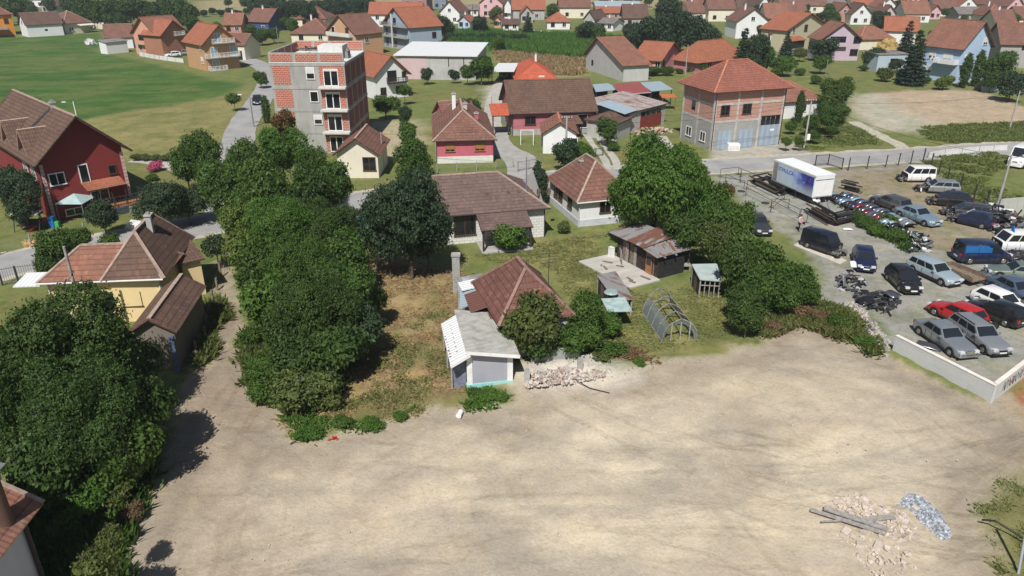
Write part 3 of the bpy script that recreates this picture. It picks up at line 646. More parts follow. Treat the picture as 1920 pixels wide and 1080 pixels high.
# conifer and columns
def conifer_lobes():
    L = []; q = random.Random(5)
    for i in range(15):
        z = i/15*2-1; r = (1-(z+1)/2)*.4+.02
        for k in range(7 if i < 11 else 4):
            a = 6.283*k/7+q.uniform(-.3, .3)+i; L.append((math.cos(a)*r*.62, math.sin(a)*r*.62, z-.03, r*.36+.025, .05))
    return [tuple(6*c for c in l) for l in L]
PR['con'] = (6.0, leafcloud('crown', conifer_lobes(), 16000, .16, 7, L_con, 7, .14, .3, .5), None)
PR['col'] = (2.5, leafcloud('crown', [(0, 0, z, .75-.22*abs(z)/2.5-(.25 if z > 1.5 else 0), .8) for z in (-1.9, -1.2, -.5, .2, .9, 1.5, 2.1)], 6500, .11, 9, L_mid, 10, .13), None)
TCOUNT = 0
def tree(px, py, rpx, zc, mat=L_mid, kind=None, vr=1.0, label=None, group=None, name='tree', trunk=True, cat='tree', sx=1.0):
    global TCOUNT; TCOUNT += 1
    p = G(px, py, zc); r = rpx/S(py, zc)
    if kind is None:
        kind = 'far' if p.y > 135 else 'near' if (p.y < 62 and r > 2.3) else ('big' if r > 3.7 else 'med' if r > 2.2 else 'sml' if r > 1.2 else 'bsh')
    keys = [k for k in PR if k.startswith(kind)]; R0, me, _ = PR[keys[TCOUNT % len(keys)]]; r *= rnd.uniform(.93, 1.07)
    k = r/R0/1.02; kz = k*vr; zo = zc
    if kind == 'con': k = zc/6.0; kz = k; k *= 1.35
    elif kind == 'col': k = zc/2.9; kz = k
    else:
        top = zc+.82*r*vr; bot = .12+.05*zc if trunk else .0
        if zc-.82*r*vr > bot: st_ = min(1.5, ((top-bot)/2)/(.82*r*vr)); kz = k*vr*st_; zo = top-.82*r*vr*st_
    t = thing(name, label, cat, (p.x, p.y, 0), 0, group)
    c = bpy.data.objects.new('crown', me); COL.objects.link(c); c.parent = t; c.location = (0, 0, zo)
    c.scale = (k*sx*rnd.uniform(.88, 1.12), k*rnd.uniform(.88, 1.1), kz); c.rotation_euler = (0, 0, rnd.uniform(0, 6.28) if kind not in ('con', 'col') else rnd.uniform(0, 6.28))
    c.material_slots[0].link = 'OBJECT'; c.material_slots[0].material = mat
    if trunk:
        q = bpy.data.objects.new('trunk', TRK[TCOUNT % 3]); COL.objects.link(q); q.parent = t; q.location = (0, 0, zc); hr = zc+.1
        q.scale = (r*.85, r*.85, hr); q.rotation_euler = (0, 0, rnd.uniform(0, 6.28))
    return t
def shrub(px, py, rpx, h=1.6, mat=L_mid, label=None, group=None, name='shrub', vr=1.0, **kw):
    p = G(px, py, h*.45); r = rpx/S(py, h*.45)
    return tree(px, py, rpx, h*.45, mat, kw.pop('kind', None), min(1.6, max(.45, h*.55/(r*.85)))*vr, label, group, name, kw.pop('trunk', False), kw.pop('cat', 'shrub'), **kw)

# ---------------------------------------------------------------- vehicles
KIND = dict(   # L, W, H, belt, hood, tail, cowl x, roof front x, roof rear x, rear base x, wr, windows
    sedan=dict(L=4.75, W=1.78, H=1.44, belt=.93, hood=.86, tail=.93, cowl=.75, rf=.15, rr=-1.1, rb=-1.65, wr=.76, n=2),
    coupe=dict(L=4.5, W=1.74, H=1.34, belt=.88, hood=.8, tail=.9, cowl=.7, rf=.0, rr=-.95, rb=-1.75, wr=.72, n=2),
    estate=dict(L=4.6, W=1.76, H=1.46, belt=.93, hood=.86, tail=.95, cowl=.85, rf=.2, rr=-1.9, rb=-2.2, wr=.78, n=3),
    hatch=dict(L=4.05, W=1.72, H=1.46, belt=.93, hood=.88, tail=.93, cowl=.8, rf=.2, rr=-1.45, rb=-1.9, wr=.77, n=2),
    mpv=dict(L=3.95, W=1.7, H=1.56, belt=.97, hood=.92, tail=.97, cowl=1.05, rf=.25, rr=-1.4, rb=-1.85, wr=.76, n=2),
    combi=dict(L=4.1, W=1.72, H=1.82, belt=1.05, hood=1.02, tail=1.05, cowl=1.05, rf=.55, rr=-1.95, rb=-2.0, wr=.86, n=3),
    van=dict(L=4.6, W=1.85, H=1.9, belt=1.05, hood=1.05, tail=1.05, cowl=1.45, rf=.75, rr=-2.1, rb=-2.2, wr=.86, n=1),
    bigvan=dict(L=5.4, W=2.0, H=2.5, belt=1.3, hood=1.15, tail=1.3, cowl=1.75, rf=1.15, rr=-2.6, rb=-2.65, wr=.88, n=1))
def pane(b, q, s0, s1, t0, t1, off, m, th=0):
    A, B_, C, D = [Vector(v) for v in q]; n = (B_-A).cross(D-A).normalized()
    def P(s, t): return (A.lerp(B_, s)).lerp(D.lerp(C, s), t)+n*off
    b.poly([P(s0, t0), P(s1, t0), P(s1, t1), P(s0, t1)], m)
def vehicle(name, label, cat, front, rear, kind, pm, group='cars parked in the scrap yard', wreck=None, L=None, rimm=None, dark_low=False, plate=True, missing_wheels=(), door=None, hdr=None, z=0.0):
    K = dict(KIND[kind]); a = G(*front, z).xy; c = G(*rear, z).xy; mid = (a+c)/2; ang = math.atan2(a.y-c.y, a.x-c.x) if hdr is None else R_(hdr)
    t = thing(name, label, cat, (mid.x, mid.y, z), ang, group); L = L or K['L']; f = L/K['L']; W = K['W']; hw = W/2; H = K['H']; bl = K['belt']
    cowl, rf, rr, rb = (K[k]*f for k in ('cowl', 'rf', 'rr', 'rb')); hd, tl = K['hood'], K['tail']; gc = .2
    st = [(-L/2, tl-.3, .84, .42), (-L/2+.06, tl-.1, .9, .3), (-L/2+.22, tl-.01, .96, gc), (rb+.02, tl+.01, .99, gc), (rb*.4, bl, 1, gc), (cowl*.6, bl, 1, gc), (cowl, bl-.02, 1, gc), (cowl+.25, hd+.015, .99, gc),
          (L/2-.6, hd-.07, .97, gc), (L/2-.25, hd-.14, .9, gc), (L/2-.09, hd-.25, .78, .26), (L/2, hd-.4, .66, .38)]
    if wreck: st = [s for s in st if s[0] <= cowl+.3]
    def ring(x, zt, k, zb):
        w_ = hw*k; zm = zb+(zt-zb)*.5
        h = [(0, zb), (w_*.86, zb), (w_*.97, zb+.1), (w_, zm), (w_*.985, zt-.12), (w_*.93, zt-.03), (w_*.78, zt), (w_*.35, zt+.025), (0, zt+.03)]
        return [(x, y, zz) for y, zz in h]+[(x, -y, zz) for y, zz in h[-2:0:-1]]
    b = MB(); rings = [ring(*s) for s in st]; n = len(rings[0]); vs = [v for r in rings for v in r]; fs = []
    for i in range(len(rings)-1):
        for j in range(n): fs.append((i*n+j, (i+1)*n+j, (i+1)*n+(j+1) % n, i*n+(j+1) % n))
    b.faces(vs, fs, pm, True); b.faces(rings[0], [tuple(range(n))], pm); b.faces(rings[-1], [tuple(range(n-1, -1, -1))], blackp if wreck else pm)
    wb = hw*.94; wr = hw*K['wr']; zb = bl-.04; zr_ = H-.05
    # greenhouse in paint: sides, ends and a crowned roof
    def gp(x, y, z): return Vector((x, y, z))
    xs = [rr, rr*.5+rf*.5, rf]
    b.poly([gp(rb, -wb, zb), gp(cowl, -wb, zb), gp(rf, -wr, zr_), gp(rr, -wr, zr_)], pm); b.poly([gp(cowl, wb, zb), gp(rb, wb, zb), gp(rr, wr, zr_), gp(rf, wr, zr_)], pm)
    b.poly([gp(cowl, -wb, zb), gp(cowl, wb, zb), gp(rf, wr, zr_), gp(rf, -wr, zr_)], pm); b.poly([gp(rb, wb, zb), gp(rb, -wb, zb), gp(rr, -wr, zr_), gp(rr, wr, zr_)], pm)
    rg = []
    for x, dz in ((rr, -.01), (rr+.12, .03), (xs[1], .055), (rf-.15, .03), (rf, -.01)):
        rg.append([(x, y, zr_+dz*k+(0 if k else 0)+(.0)) for y, k in ((-wr, 0), (-wr*.82, 1), (0, 1.35), (wr*.82, 1), (wr, 0))])
    b.faces([v for r in rg for v in r], [(i*5+j, (i+1)*5+j, (i+1)*5+j+1, i*5+j+1) for i in range(4) for j in range(4)], pm, True)
    # door seams and sills
    for sgn in (-1, 1):
        for x in ([cowl-.25, cowl-1.2] if K['n'] == 1 else [cowl-.2, (cowl+rb)/2+.15, rb+.75]):
            b.box(x-.012, x+.012, sgn*hw*1.0-.012, sgn*hw*1.0+.006*sgn+.004, gc+.12, bl-.1, blackp)
        if dark_low: b.box(-L/2+.5, L/2-.6, sgn*(hw-.01)-.02, sgn*(hw-.01)+.02, gc-.02, gc+.2, blackp)
        else: b.box(-L/2+.9, L/2-1.0, sgn*(hw-.03)-.02, sgn*(hw-.03)+.015, gc-.03, gc+.06, blackp)
    b.build('body', t, sharp=40)
    side_r = [gp(rb, -wb, zb), gp(cowl, -wb, zb), gp(rf, -wr, zr_), gp(rr, -wr, zr_)]; side_l = [gp(cowl, wb, zb), gp(rb, wb, zb), gp(rr, wr, zr_), gp(rf, wr, zr_)]
    g = MB(); pane(g, [gp(cowl, -wb, zb), gp(cowl, wb, zb), gp(rf, wr, zr_), gp(rf, -wr, zr_)], .06, .94, .06, .93, .012, carglass if wreck != 'hole' else blackp); g.build('windscreen', t)
    solid_rear = kind in ('bigvan',)
    if not solid_rear:
        g = MB(); pane(g, [gp(rb, wb, zb), gp(rb, -wb, zb), gp(rr, -wr, zr_), gp(rr, wr, zr_)], .08, .92, .12, .9, .012, carglass); g.build('rear_window', t)
    nW = K['n']; cuts = {1: [(.70, .955)], 2: [(.1, .5), (.53, .93)], 3: [(.04, .3), (.33, .62), (.65, .95)]}[nW]
    for (s0, s1) in cuts:
        for q, (a0, a1) in ((side_r, (s0, s1)), (side_l, (1-s1, 1-s0))):
            g = MB(); pane(g, q, a0, a1, .12, .87, .012, carglass); g.build('side_window', t)
    wx = [L/2-.82, -L/2+.85]; rw = .31 if kind not in ('van', 'bigvan') else .34
    for x in wx:
        for sgn in (-1, 1):
            if wreck and x > 0 and random.Random(int(mid.x*10)).random() < .8: continue
            wm = MB(); y1 = sgn*(hw+.005); y0 = sgn*(hw-.2); wm.cyl((x, y0, rw), (x, y1, rw), rw, rw*.96, rubber, 18); wh = wm.build('wheel', t, sharp=35)
            r2 = MB(); r2.cyl((x, y1-sgn*.02, rw), (x, y1+sgn*.012, rw), rw*.64, rw*.55, rimm or alloy, 12)
            for k in range(6):
                an = k*math.pi/3; r2.bar((x+math.cos(an)*.06, y1+sgn*.014, rw+math.sin(an)*.06), (x+math.cos(an)*rw*.5, y1+sgn*.014, rw+math.sin(an)*rw*.5), .035, darkm, .01)
            r2.build('rim', wh)
            ar = MB(); ar.cyl((x, y0, rw+.02), (x, sgn*(hw-.004)+sgn*.006, rw+.02), rw+.07, rw+.07, blackp, 18); ar.build('wheel_arch', t)
    if not wreck:
        for sgn in (-1, 1):
            h = MB(); h.box(L/2-.28, L/2-.03, sgn*hw*.62-.17, sgn*hw*.62+.17, hd-.3, hd-.15, lampg); h.build('headlight', t)
            m = MB(); m.box(cowl-.32, cowl-.14, sgn*(wb+.05)-.09, sgn*(wb+.05)+.09, bl-.02, bl+.12, pm); m.build('wing_mirror', t)
        g = MB(); g.box(L/2-.04, L/2+.012, -.28, .28, hd-.36, hd-.24, blackp); g.build('grille', t)
        if plate: g = MB(); g.box(L/2-.01, L/2+.025, -.25, .25, .4, .5, white); g.build('number_plate', t)
        g = MB(); g.box(L/2-.16, L/2+.03, -hw*.8, hw*.8, .27, .36, blackp if dark_low else pm); g.build('front_bumper', t)
    else:
        e = MB(); q = random.Random(int(mid.x*7)); ms = [darkm, blackp, steel, rubber, rust, plain('dirty_grey', (.16, .16, .16), .6, .2)]
        for k in range(46):
            x = q.uniform(cowl+.15, L/2-.05); y = q.uniform(-hw*.85, hw*.85); zz = q.uniform(.15, .75*(1.15-(x-cowl)/(L/2-cowl+.1)*.5)); s = q.uniform(.06, .24)
            T = Matrix.Translation((x, y, zz)) @ Matrix.Rotation(q.uniform(0, 3), 4, Vector((q.random(), q.random(), q.random())))
            e.box(-s, s, -s*q.uniform(.2, .8), s*.6, -s*.4, s*q.uniform(.1, .5), q.choice(ms), T)
        for k in range(14): e.bar((cowl, q.uniform(-hw, hw)*.9, q.uniform(.3, .8)), (L/2-q.uniform(0, .3), q.uniform(-hw, hw)*.9, q.uniform(.2, .65)), .045, q.choice(ms))
        e.build('exposed_engine', t)
    for sgn in (-1, 1):
        h = MB(); h.box(-L/2-.01, -L/2+.13, sgn*hw*.74-.11, sgn*hw*.74+.11, tl-.32, tl-.1, redl); h.build('tail_light', t)
    if plate and not wreck: g = MB(); g.box(-L/2-.02, -L/2+.01, -.25, .25, .5, .6, white); g.build('number_plate', t)
    g = MB(); g.box(-L/2-.03, -L/2+.14, -hw*.82, hw*.82, .3, .42, blackp if dark_low else pm); g.build('rear_bumper', t)
    if door:
        d = MB(); pane(d, [gp(rb*.0+.1, -hw-.02, gc+.05), gp(cowl+.05, -hw-.02, gc+.05), gp(cowl+.0, -hw-.02, bl), gp(.1, -hw-.02, bl)], 0, 1, 0, 1, .0, door)
        d.bar((.1, -hw-.02, bl), (.15, -wr-.03, zr_), .06, door); d.bar((cowl, -wb-.03, bl), (rf, -wr-.03, zr_), .06, door); d.bar((.15, -wr-.03, zr_), (rf, -wr-.03, zr_), .06, door); d.build('odd_door', t)
    return t

# ---------------------------------------------------------------- poles, fences, heaps
def pole(name, label, base, top, m=concrete, r=.13, arm=None, lamp=False, box=False, cat='pole', group=None):
    p = G(*base); h = HT(base[1], top[1]); t = thing(name, label, cat, p, 0, group); b = MB(); b.cyl((0, 0, -.3), (0, 0, h), r, r*.65, m, 8); b.build('shaft', t)
    if arm:
        b = MB()
        for k in range(arm): b.bar((-.7, 0, h-.25-.45*k), (.7, 0, h-.25-.45*k), .08, darkm)
        for x in (-.6, -.25, .25, .6): b.cyl((x, 0, h-.22), (x, 0, h-.02), .04, .05, white, 6)
        b.build('crossarm', t)
    if lamp:
        s = -1 if lamp == 'l' else 1; b = MB(); b.bar((0, 0, h-.4), (s*1.2, -.1, h-.1), .06, steel); a = b.build('lamp_arm', t); b = MB(); b.box(min(s*1.1, s*1.75), max(s*1.1, s*1.75), -.22, .04, h-.16, h-.02, offw); b.build('lamp_head', a)
    if box: b = MB(); b.box(.1, .5, -.3, -.05, 1.3, 2.1, white); b.build('meter_box', t)
    t['_h'] = h; POLES[label] = (p, h); del t['_h']; return t
POLES = {}
def wire(label, a, b, sag=.8, r=.018):
    m = MB(); A = Vector(a); B_ = Vector(b); pts = [A.lerp(B_, i/14)-Vector((0, 0, sag*4*(i/14)*(1-i/14))) for i in range(15)]; o0 = A.copy()
    m.tube([p-o0 for p in pts], r, darkm, 4); o = m.build('power_line'); o.location = o0; tag(o, label, 'power line', 'overhead wires'); return o
def fence(name, label, pts, h=1.2, step=2.0, pm=None, mesh='wire', panel=None, r=.05, z=0.0, group=None, close=False, jit=0.0):
    P = [G(*p, z) if len(p) == 2 else Vector(p) for p in pts]; o0 = P[0].copy(); t = thing(name, label, 'fence', o0, 0, group); b = MB(); pm = pm or conc_d; q = random.Random(3)
    for A, B_ in zip(P[:-1], P[1:]):
        L = (B_-A).length; n = max(1, round(L/step))
        for i in range(n+(1 if B_ is P[-1] else 0)):
            p = A.lerp(B_, i/n)-o0; c = MB(); hh = h*(1+q.uniform(-jit, jit)); c.bar(p-Vector((0, 0, .2)), p+Vector((q.uniform(-jit, jit)*.4, q.uniform(-jit, jit)*.4, hh)), r*2, pm); c.build('post', t)
        a = A-o0; c_ = B_-o0; up = Vector((0, 0, 1))
        if mesh == 'wire':
            for k in (.08, .5, .95): b.bar(a+up*h*k, c_+up*h*k, .018, steel)
            m = int(L/.22)
            for i in range(m): p = a.lerp(c_, (i+.5)/m); b.bar(p+up*.05, p+up*h*.95, .008, steel)
        elif mesh == 'bars':
            for k in (.12, .92): b.bar(a+up*h*k, c_+up*h*k, .05, panel or darkm)
            m = int(L/.16)
            for i in range(m): p = a.lerp(c_, (i+.5)/m); b.bar(p+up*.1*h, p+up*h, .022, panel or darkm)
        elif mesh == 'solid':
            b.bar(a+up*h*.5, c_+up*h*.5, .1, panel or concrete, h)
        elif mesh == 'planks':
            m = int(L/.17)
            for i in range(m):
                p = a.lerp(c_, (i+.5)/m); hh = h*q.uniform(.8, 1); d = (c_-a).normalized()
                b.bar(p, p+up*hh, .14, panel or wood, .03, d.cross(up))
            b.bar(a+up*h*.7, c_+up*h*.7, .05, wood_d)
        elif mesh == 'twowire':
            for k in (.4, .85): b.bar(a+up*h*k, c_+up*h*k, .012, steel)
    if b.f: b.build({'wire': 'wire_mesh', 'bars': 'railing', 'solid': 'panel', 'planks': 'plank_panel', 'twowire': 'wire'}[mesh], t)
    return t
def heap(name, label, poly, n, hmax, ms, seed=1, smin=.06, smax=.35, flat=.5, cat='scrap heap', bars=.25, z=0.0, kind='stuff'):
    P = PX(poly); q = random.Random(seed); xs = [p[0] for p in P]; ys = [p[1] for p in P]; b = MB(); k = 0; cx, cy = sum(xs)/len(xs), sum(ys)/len(ys)
    tries = 0
    while k < n and tries < n*30:
        tries += 1; x, y = q.uniform(min(xs), max(xs)), q.uniform(min(ys), max(ys)); d = float(sdf(P, np.array([x]), np.array([y]))[0])
        if d < 0: continue
        k += 1; hh = hmax*min(1, d/1.2); zz = z+q.uniform(0, hh); s = q.uniform(smin, smax)*(1 if q.random() < .8 else 1.5)
        T = Matrix.Translation((x-cx, y-cy, zz+s*.3)) @ Matrix.Rotation(q.uniform(0, 6.28), 4, 'Z') @ Matrix.Rotation(q.gauss(0, .5), 4, 'X') @ Matrix.Rotation(q.gauss(0, .5), 4, 'Y')
        if q.random() < bars: b.box(-s*2.2, s*2.2, -s*.15, s*.15, -s*.15, s*.15, q.choice(ms), T)
        else:
            vs = [T @ Vector((sx*s*q.uniform(.6, 1), sy*s*q.uniform(.4, .9), sz*s*flat*q.uniform(.5, 1))) for sz in (-1, 1) for sy in (-1, 1) for sx in (-1, 1)]
            b.faces(vs, [(0, 2, 3, 1), (4, 5, 7, 6), (0, 1, 5, 4), (2, 6, 7, 3), (0, 4, 6, 2), (1, 3, 7, 5)], q.choice(ms))
    o = b.build(name); o.location = (cx, cy, 0); return tag(o, label, cat, None, kind)
def tufts(name, label, poly, n, h, mat, seed=1, w=.5, z=0.0, dens=None, cat='weeds', z_sink=.02, blades=6):
    P = PX(poly); A = np.array(P); rg = np.random.default_rng(seed); lo, hi = A.min(0), A.max(0); pts = []; m = 0
    while m < n:
        q = rg.uniform(lo, hi, (n*2, 2)); k = (sdf(P, q[:, 0], q[:, 1])+(fbm(q[:, 0]*.6, q[:, 1]*.6, 7)-.5)*2 > 0) & (fbm(q[:, 0]*.5, q[:, 1]*.5, seed) > (dens or 0)); q = q[k]; pts.append(q); m += len(q)
        if len(pts) > 60: break
    q = np.concatenate(pts)[:n]; o0 = np.array((*A.mean(0), 0)); idx = np.repeat(np.arange(len(q)), blades); k = len(idx)
    s = h*rg.uniform(.5, 1.3, len(q)); base = np.zeros((k, 3)); base[:, :2] = q[idx]+rg.normal(size=(k, 2))*w*.3; base[:, 2] = z-z_sink
    tip = base+np.stack([rg.normal(size=k)*w*.35, rg.normal(size=k)*w*.35, s[idx]*rg.uniform(.6, 1.1, k)], -1)
    a = rg.uniform(0, 6.28, k); wd = np.stack([np.cos(a), np.sin(a), np.zeros(k)], -1)*(w*.1)*rg.uniform(.6, 1.5, k)[:, None]; midp = base*.45+tip*.55
    V = (np.stack([base, midp-wd, tip, midp+wd], 1)-o0).reshape(-1, 3)
    me = bpy.data.meshes.new(name); me.vertices.add(4*k); me.vertices.foreach_set('co', V.ravel().astype(np.float32)); me.loops.add(4*k)
    me.loops.foreach_set('vertex_index', np.arange(4*k, dtype=np.int32)); me.polygons.add(k); me.polygons.foreach_set('loop_start', np.arange(0, 4*k, 4, dtype=np.int32)); me.update(calc_edges=True); me.materials.append(mat)
    o = bpy.data.objects.new(name, me); COL.objects.link(o); o.location = o0; return tag(o, label, cat, None, 'stuff')
# ---------------------------------------------------------------- colours of walls and roofs
T_old = tiles('tiles_old_red', (.235, .115, .085), (.165, .085, .065), (.34, .26, .22))
T_brn = tiles('tiles_brown', (.16, .095, .07), (.115, .072, .056), (.24, .18, .14))
T_brg = tiles('tiles_grey_brown', (.18, .12, .105), (.145, .1, .09), (.26, .21, .19), moss=.15)
T_org = tiles('tiles_orange', (.38, .14, .08), (.32, .12, .07), (.5, .25, .17), moss=.06)
T_new = tiles('tiles_new_red', (.52, .12, .065), (.46, .11, .06), (.5, .2, .13), moss=.03, rowdark=.35)
T_wea = tiles('tiles_weathered', (.31, .14, .095), (.21, .11, .08), (.4, .29, .22), moss=.3)
T_dk = tiles('tiles_dark', (.15, .085, .07), (.11, .07, .06), (.2, .16, .14))
T_gry = tiles('tiles_grey', (.24, .22, .21), (.17, .16, .15), (.3, .28, .26))
cap_o = plain('ridge_cap_orange', (.42, .17, .1), .8, 0, .2); cap_p = plain('ridge_cap_pale', (.36, .27, .22), .85, 0, .25, 3); cap_b = plain('ridge_cap_brown', (.2, .12, .09), .85, 0, .2)
fas_d = plain('fascia_dark', (.05, .035, .03), .7); fas_w = plain('fascia_white', (.72, .72, .72), .6)
P_white = plaster('plaster_white', (.74, .75, .76), .2); P_cream = plaster('plaster_cream', (.72, .68, .56), .2); P_pink = plaster('plaster_pink', (.5, .13, .17), .25)
P_rose = plaster('plaster_rose', (.46, .16, .19), .3); P_red = plaster('plaster_dark_red', (.21, .035, .033), .2); P_yel = plaster('plaster_yellow', (.74, .58, .32), .2)
P_or = plaster('plaster_orange', (.62, .3, .16), .2); P_peach = plaster('plaster_peach', (.55, .33, .2), .2); P_salm = plaster('plaster_salmon', (.62, .32, .22), .15)
P_blue = plaster('plaster_pale_blue', (.42, .55, .72), .2); P_lil = plaster('plaster_lilac', (.52, .42, .5), .2); P_olv = plaster('plaster_olive', (.5, .46, .32), .2); P_grey = plaster('plaster_grey', (.42, .42, .41), .4)
P_rg = plaster('plaster_bright_orange', (.65, .27, .04), .2); P_mauve = plaster('plaster_mauve', (.32, .2, .22), .25); P_pale = plaster('plaster_pale_pink', (.68, .42, .45), .2); P_mint = plaster('plaster_mint', (.55, .6, .45), .2)
P_turq = plaster('plaster_turquoise', (.3, .62, .6), .2); P_lav = plaster('plaster_lavender_grey', (.36, .37, .42), .25)
BR_o = bricks('brick_hollow', (.44, .1, .055), (.36, .085, .05), (.5, .38, .32), .5, .24, .035, worn=.3)
BR_s = bricks('brick_salmon', (.46, .19, .13), (.36, .13, .09), (.5, .38, .32), .27, .2, .035, worn=.5)
BLK = bricks('block_grey', (.33, .33, .32), (.26, .26, .255), (.42, .42, .4), .45, .22, .02)
BLKW = bricks('block_whitewashed', (.72, .72, .7), (.64, .64, .62), (.46, .45, .43), .5, .26, .03, worn=.1)
CONC_P = plaster('rough_concrete', (.38, .38, .36), .7)
M_blue = corrug('sheet_pale_blue', (.4, .5, .56), 0, .5, .2, .3); M_red = corrug('sheet_red', (.36, .09, .08), 0, .5, .1, .3); M_wht = corrug('sheet_white', (.78, .8, .8), 0, .5, .1, .3, .1)
M_rust = corrug('sheet_rusty', (.4, .42, .44), .9, .6, .3); M_grey = corrug('sheet_grey', (.3, .3, .3), .35, .6, .2); M_fib = corrug('fibre_cement', (.46, .46, .42), 0, .9, 0, .18, .75); M_brs = corrug('sheet_brown', (.17, .08, .065), .1, .55, .1, .35)
gut_w = plain('gutter_white', (.6, .6, .62), .5); gut_d = plain('gutter_dark', (.05, .04, .04), .5)

# ================================================================ near and middle buildings
# --- unfinished apartment block
def apartment():
    Z = 13.0; p0, x, W, D = frame((502, 101), (644, 101), 12.8, Z); yaw = math.atan2(x.y, x.x)-.02
    t = thing('apartment_block', 'unfinished four storey apartment block of red brick and bare concrete with a walled terrace', 'apartment block', (p0.x, p0.y, 0), yaw)
    b = MB(); b.box(0, W, 0, D, -.3, 11.8, CONC_P); b.build('wall', t)
    b = MB(); b.box(-.05, W+.12, -.05, D+.05, 11.8, 11.95, plain('terrace_screed', (.62, .63, .62), .9, 0, .12, 1)); b.build('roof_slab', t)
    def pan(x0, x1, z0, z1, face='f', name='brick_infill', m=BR_o, off=.03):
        b = MB()
        if face == 'f': b.box(x0, x1, -off, .02, z0, z1, m)
        elif face == 'r': b.box(W-.02, W+off, x0, x1, z0, z1, m)
        elif face == 'l': b.box(-off, .02, x0, x1, z0, z1, m)
        return b.build(name, t)
    for k in range(4):
        z0 = .1+2.95*k; pan(.35, W*.265, z0+.15, z0+2.55, m=BR_o)
        pan(W*.655, W*.985, z0+.15, z0+2.5)
        for j in range(4): pan(.4+j*D/4, .4+j*D/4+D/4-.55, z0+.15, z0+2.55, 'r', m=BR_shade)  # right face takes the brick with shade in its colour
        for j in range(4): pan(.4+j*D/4, .4+j*D/4+D/4-.55, z0+.15, z0+2.55, 'l', m=BR_o)
    for k in range(1, 5):                                    # ring beams and stains
        b = MB(); z = 2.95*k-.16; b.box(-.045, W+.045, -.05, .0, z-.15, z+.22, CONC_P); b.box(W, W+.05, .0, D, z-.15, z+.22, CONC_P); b.build('ring_beam', t)
    def wnd(u, z, w, h, sh=0, dbl=False):
        g = MB(); g.box(u, u+w, -.06, .0, z, z+h, glass); o = g.build('window', t); f = MB()
        for a in ((u-.1, u, z-.1, z+h+.1), (u+w, u+w+.1, z-.1, z+h+.1)): f.box(a[0], a[1], -.12, -.01, a[2], a[3], frame_w)
        f.box(u, u+w, -.12, -.01, z-.1, z, frame_w); f.box(u, u+w, -.12, -.01, z+h, z+h+.1, frame_w)
        if dbl: f.box(u+w/2-.06, u+w/2+.06, -.1, -.02, z, z+h, frame_w)
        f.build('frame', o)
        if sh: s = MB(); s.box(u, u+w, -.11, -.061, z+h-sh, z+h, offw); s.build('roller_shutter', o)
    for k, (sh, h) in enumerate(((.55, 1.1), (0, 1.25), (.7, 1.35))):
        z0 = 3.0+2.95*k
        wnd(W*.72, z0+.15, 1.75, 2.0, .2, True)
        wnd(W*(.53-.02*k), z0+1.0, .95, h, sh)
        b = MB(); b.box(W*.645, W+.12, -1.0, -.051, z0-.22, z0+.02, plain('pale_concrete', (.56, .55, .53), .9, 0, .15)); b.build('balcony_slab', t)
    wnd(W*.72, .3, 1.6, 1.9, 0, True)
    # terrace walls: front, left, back
    def pw(x0, x1, y0, y1, z1, nb, m=BR_o, ax='x'):
        b = MB(); b.box(x0, x1, y0, y1, 11.951, z1, CONC_P); o = b.build('parapet', t); L = (x1-x0) if ax == 'x' else (y1-y0)
        for i in range(nb):
            a = i*L/nb+.25; c = (i+1)*L/nb-.2; q = MB()
            if ax == 'x': q.box(x0+a, x0+c, y0-.03, y1+.03, 12.05, z1-.14, m)
            else: q.box(x0-.03, x1+.03, y0+a, y0+c, 12.05, z1-.14, m)
            q.build('brick_infill', o)
    pw(0, W, 0, .22, 13.15, 3); pw(0, W, D-.22, D, 13.3, 4); pw(0, .22, .221, D-.221, 13.2, 4, BR_shade, 'y')
    b = MB(); b.box(W*.56, W*.9, D*.3, D*.55, 11.951, 13.6, offw); b.build('stair_head', t)
    b = MB(); b.box(W*.93, W*.97, D*.3, D*.42, 11.951, 12.9, conc_d); b.box(W*.9, W*.93, D*.42, D*.5, 11.951, 13.0, conc_d); b.build('flue', t)
    b = MB(); q = random.Random(3)
    for i in range(26): b.bar((W*q.uniform(.12, .35), D*q.uniform(.45, .8), 12.5+q.random()*.5), (W*q.uniform(.3, .55), D*q.uniform(.45, .8), 12.5+q.random()*.5), .18, q.choice([wood, wood_g, wood_d]), .04)
    b.build('board_stack', t)
    b = MB(); b.bar((.1, D*.35, 13.2), (.1, D*.35, 16), .06, steel); b.build('mast', t)
BR_shade = bricks('brick_shaded', (.22, .06, .042), (.17, .05, .038), (.28, .2, .18), .5, .24, .035, worn=.25)  # hollow brick darkened, with the right side's shade put into its colour
apartment()

# --- pink house
H = house('pink_house', 'low pink house with a brown hipped tile roof and two orange window shutters', 'house', (811, 265), (932, 262), (769, 217), zr(310, 266), 'hip', 3.1, P_pink, T_old, over=.45, plinth=(offw, .9), cap=cap_p, gutter=gut_d)
win(H, 'f', 1.2, 1.6, 1.1, 1.0, 'y'); win(H, 'f', 5.0, 1.6, 1.2, 1.0, 'y'); win(H, 'l', 3, 1.6, 1, 1, 'w'); win(H, 'r', 2, 1.6, 1, 1, 'w')
chimney(H, H.W*.38, H.D*.55, H.ze+1.2, H.ze+4.3, .5, P_white); chimney(H, H.W*.55, H.D*.4, H.ze+1, H.ze+3.4, .5); chimney(H, H.W*.72, H.D*.3, H.ze+.5, H.ze+2.4, .5, P_pink)
house(None, None, None, (835, 228), (902, 222), 6, H.ze+.1, 'gx', 2.3, P_pink, T_old, root=H.root, over=.3, cap=cap_p, hips='r', wallname='wing_wall', roofname='wing_roof')
